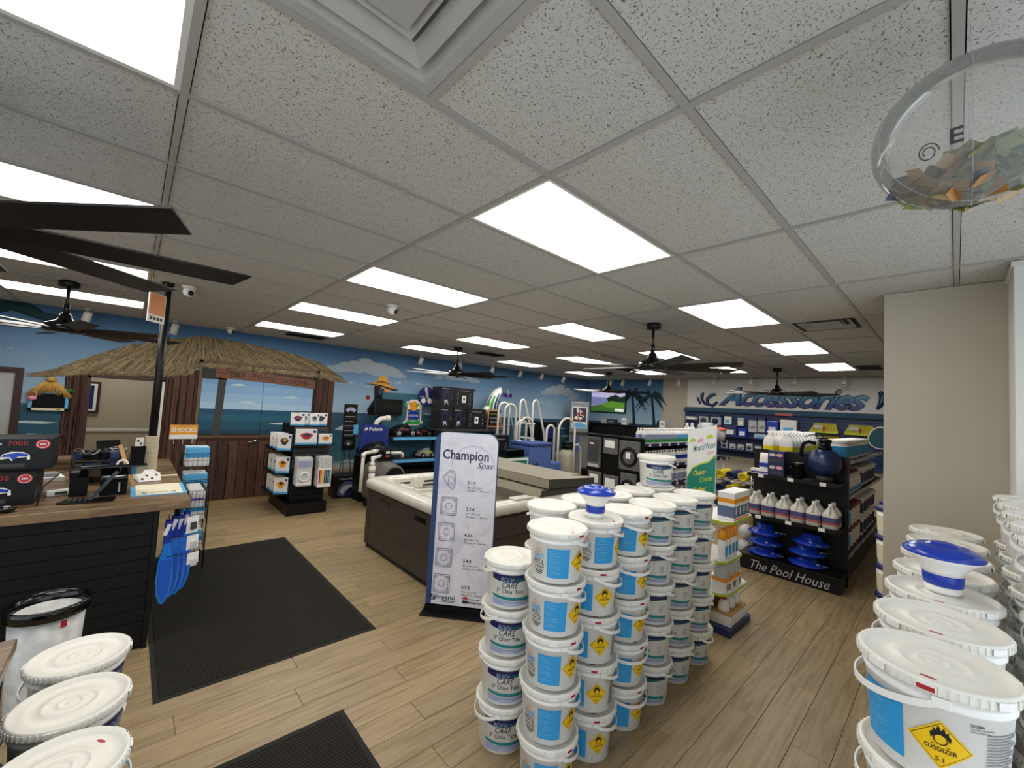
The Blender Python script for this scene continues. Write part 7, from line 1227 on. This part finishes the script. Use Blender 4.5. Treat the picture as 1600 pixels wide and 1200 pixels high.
# goods hung or set on the slatwall
r = random.Random(31)
def hung(y, z, w, h, kind, lab):
    t = thing('slatwall_goods', lab, 'accessory', (9.8, y, z), -PI/2, 'goods hung on the slatwall')
    if kind == 'bag': MB().box(-w/2, w/2, -0.04, 0.04, 0, h, 'clear_bag', 0.02).build('clear_sleeve', t); MB().sphere((0, -0.045, h * 0.4), w * 0.3, ('light_grey', 'navy')[r.randrange(2)], 12, 8, 0.9).build('part_inside', t); MB().box(-w/2, w/2, -0.042, 0.042, h * 0.8, h, ('navy', 'paper_white')[r.randrange(2)]).build('header_card', t)
    elif kind == 'net':
        pts = [(w/2 * math.cos(a) * (1 - 0.15 * math.sin(a)), 0, h/2 + h/2 * math.sin(a)) for a in [2*PI*i/20 for i in range(20)]]; MB().tube(pts, 0.014, 'paper_cream', 8, True).build('net_rim', t); MB().prism([(p[0] * 0.97, p[2]) for p in pts], -0.01, 0.01, mat('net_teal', '#1d4d5c', 0.7, var=0.2, scale=60), RX(PI/2)).build('net_mesh', t)
    elif kind == 'tray': MB().add([(-w/2, -0.1, 0), (w/2, -0.1, 0), (w/2 * 0.75, 0.05, h), (-w/2 * 0.75, 0.05, h), (-w/2, 0.06, 0), (w/2, 0.06, 0)], [(0, 1, 2, 3), (0, 3, 4), (1, 5, 2), (4, 3, 2, 5), (0, 4, 5, 1)], mat('olive_yellow', '#b5a93a', 0.5, var=0.3, scale=30)).build('brush_body', t); MB().box(-w/2, w/2, -0.11, -0.09, -0.03, 0.0, 'lime').box(-0.01, 0.01, -0.112, 0.0, 0, h * 0.6, 'red').build('brush_edge', t); MB().box(-w * 0.35, -0.02, -0.075, -0.06, h * 0.35, h * 0.75, 'light_grey', 0, RX(0)).build('brush_card', t)
    else: MB().box(-w/2, w/2, -0.05, 0.05, 0, h, {'blue': 'royal_blue', 'white': 'paper_white', 'grey': 'light_grey', 'navy': 'slat_navy'}[kind], 0.012).build('pack_body', t); MB().box(-w * 0.3, w * 0.3, -0.053, -0.05, h * 0.15, h * 0.6, ('paper_white', 'lav_print', 'sky_blue')[r.randrange(3)]).build('pack_print', t)
    MB().cyl((0, 0.02, h - 0.01), (0, 0.078, h - 0.01), 0.006, 'chrome', 6).build('hook', t)
    return t
row1 = [(3.6, 1.76, 0.3, 0.09, 'grey'), (3.28, 1.66, 0.24, 0.26, 'bag'), (2.98, 1.66, 0.26, 0.26, 'bag'), (2.68, 1.7, 0.16, 0.2, 'white'), (2.38, 1.68, 0.14, 0.2, 'grey'), (2.12, 1.55, 0.18, 0.36, 'bag'), (1.93, 1.56, 0.16, 0.36, 'bag'), (1.7, 1.5, 0.24, 0.34, 'blue'), (1.38, 1.45, 0.32, 0.44, 'white'), (0.72, 1.68, 0.5, 0.18, 'tray'), (0.12, 1.68, 0.5, 0.18, 'tray'), (-0.42, 1.66, 0.46, 0.2, 'tray'), (0.66, 1.46, 0.46, 0.14, 'tray')]
for k, g_ in enumerate(row1): hung(*g_, f'{ {"grey": "grey bracket pack", "bag": "clear bagged part", "white": "white pack", "blue": "blue and white pack", "tray": "yellow brush head", "navy": "navy pack"}[g_[4]] } on the slatwall, {ORD[k + 1]} from its left end' if k < 12 else 'yellow brush head hung below the others on the slatwall')
row2 = [(2.95, 1.421, 0.26, 0.22, 'bag'), (2.62, 1.421, 0.3, 0.26, 'navy'), (2.34, 1.421, 0.2, 0.22, 'blue'), (1.95, 1.421, 0.25, 0.1, 'grey')]
for k, g_ in enumerate(row2): hung(*g_, f'{("clear bagged part", "navy blue pack", "blue printed pack", "low grey pack")[k]} standing on the upper slatwall shelf')
for k in range(6): hung(2.75 - 0.19 * k, 1.101, 0.15, 0.17, 'bag', f'small clear bagged part on the lower slatwall shelf, {ORD[k + 1]} from left')
t = hung(-0.22, 1.42, 0.36, 0.42, 'net', 'teal leaf net with cream rim beside the column'); t.location.x = 9.5; MB().cyl((0, 0, 0.1), (0, 0.37, 0.11), 0.01, 'chrome', 6).build('net_arm', t)
t = thing('orange_hat', 'orange-lidded white tub stand between the shelving units', 'tub', (8.6, 2.45, 1.3705)); t.location = (8.0, 2.2, 1.3705); MB().lathe([(0.09, 0), (0.1, 0.22)], 'white_plastic', 18).build('tub_body', t); MB().lathe([(0.13, 0.22), (0.12, 0.25), (0.03, 0.28)], mat('orange_red', '#d2552a', 0.5), 18).build('orange_lid', t)
# script lettering
am, ab, N, L = nodes_mat('script_gradient', 0.4); tc = N('ShaderNodeTexCoord'); sp = N('ShaderNodeSeparateXYZ'); L(tc.outputs['Object'], sp.inputs[0]); mr = N('ShaderNodeMapRange'); mr.inputs[1].default_value = -0.22; mr.inputs[2].default_value = 0.26; L(sp.outputs['Z'], mr.inputs[0]); rp = ramp(N, [(0.0, '#3a2a6a'), (0.25, '#2c3f86'), (0.5, '#2b7596'), (0.75, '#5f9aa8'), (1.0, '#7d96a0')]); L(mr.outputs[0], rp.inputs[0]); L(rp.outputs[0], ab.inputs['Base Color'])
t = thing('wall_lettering', 'blue gradient Accessories script lettering on the end wall', 'lettering', (XF - 0.014, 1.5, 2.36))
FX = RZ(-PI / 2) @ RX(PI / 2)
def letters(bold, m_, d):
    v, f = text_mesh('Accessories', 0.72, 0.45, bold, 'CENTER', 0.86); w = max(p[0] for p in v) - min(p[0] for p in v); cx = (max(p[0] for p in v) + min(p[0] for p in v)) / 2
    b = MB(); b.add([((x - cx) * 2.98 / w + 0.02, y * 0.88 + 0.02 - 0.01 * math.sin(x), d) for x, y in v], f, m_, FX); return b
letters(0.045, 'navy_print', 0.004).build('letter_outline', t); letters(0.018, am, 0.012).build('letter_face', t)
def swirl(pts, rads, nm):
    b = MB(); b.tube([FX @ Vector((x, y, 0.008)) for x, y in pts], [q + 0.012 for q in rads], 'navy_print', 8); b.build(nm + '_outline', t); b = MB(); b.tube([FX @ Vector((x, y, 0.02)) for x, y in pts], rads, am, 8); b.build(nm, t)
swirl([(-1.5, -0.1), (-1.62, -0.2), (-1.75, -0.16), (-1.76, -0.02), (-1.66, 0.08), (-1.55, 0.1)], [0.02, 0.03, 0.035, 0.03, 0.04, 0.02], 'swirl'); swirl([(-1.8, -0.18), (-1.9, -0.05), (-1.9, 0.08), (-1.86, 0.14)], [0.012, 0.025, 0.035, 0.015], 'swirl'); swirl([(-1.93, -0.16), (-2.0, -0.05), (-2.02, 0.02)], [0.008, 0.018, 0.006], 'swirl'); swirl([(1.62, -0.16), (1.7, -0.02), (1.72, 0.12), (1.66, 0.2)], [0.01, 0.05, 0.06, 0.02], 'swirl'); swirl([(1.78, -0.14), (1.9, -0.02), (1.98, 0.1)], [0.008, 0.04, 0.02], 'swirl')
# coiled hoses on a chrome rack between the shelving units
hr = thing('hose_rack', 'chrome wire rack of rolled hoses between the two shelving units', 'rack', (7.2, 1.6, 0)); b = MB()
for x in (-0.3, 0.3):
    for y in (-0.35, 0.35): b.cyl((x, y, 0), (x, y, 0.95), 0.01, 'chrome', 6)
b.build('rack_posts', hr)
for z in (0.2, 0.45, 0.7):
    b = MB(); b.tube([(-0.3, -0.35, z), (0.3, -0.35, z), (0.3, 0.35, z), (-0.3, 0.35, z)], 0.008, 'chrome', 6, True); [b.cyl((-0.3, -0.35 + 0.1 * k, z), (0.3, -0.35 + 0.1 * k, z), 0.005, 'chrome', 5) for k in range(8)]; b.build('rack_shelf', hr)
for k, (y, z, m_, lab) in enumerate(((1.42, 0.712, 'yellow', 'yellow'), (1.62, 0.712, 'navy', 'navy'), (1.82, 0.712, 'yellow', 'far yellow'), (1.42, 0.462, 'black_satin', 'black'), (1.62, 0.462, 'yellow', 'lower yellow'), (1.82, 0.462, 'navy', 'lower navy'))):
    t = thing('rolled_hose', f'{lab} rolled hose lying on the chrome rack', 'hose', (7.2, y, z), 0, 'rolled hoses'); b = MB(); b.tube([(-0.25 + 0.5 * i / 60, 0.07 * math.cos(i * 0.9), 0.085 + 0.07 * math.sin(i * 0.9)) for i in range(61)], 0.013, m_, 6); b.build('hose_coil', t); MB().box(-0.1, 0.1, -0.086, -0.08, 0.04, 0.13, 'paper_white' if k % 2 else 'black_satin').build('hose_label', t)
for k, (y, z) in enumerate(((0.70, 0.3), (0.71, 0.12))):
    t = thing('white_sack', f'crumpled white sack beside the shelving end, {("upper", "lower")[k]} one', 'sack', (5.1, y + 0.06, z - 0.12 if k else 0.2), 0.4, 'white sacks'); MB().sphere((0, 0, 0.1), 0.1, 'liner', 12, 8, 1.0).build('sack_body', t)
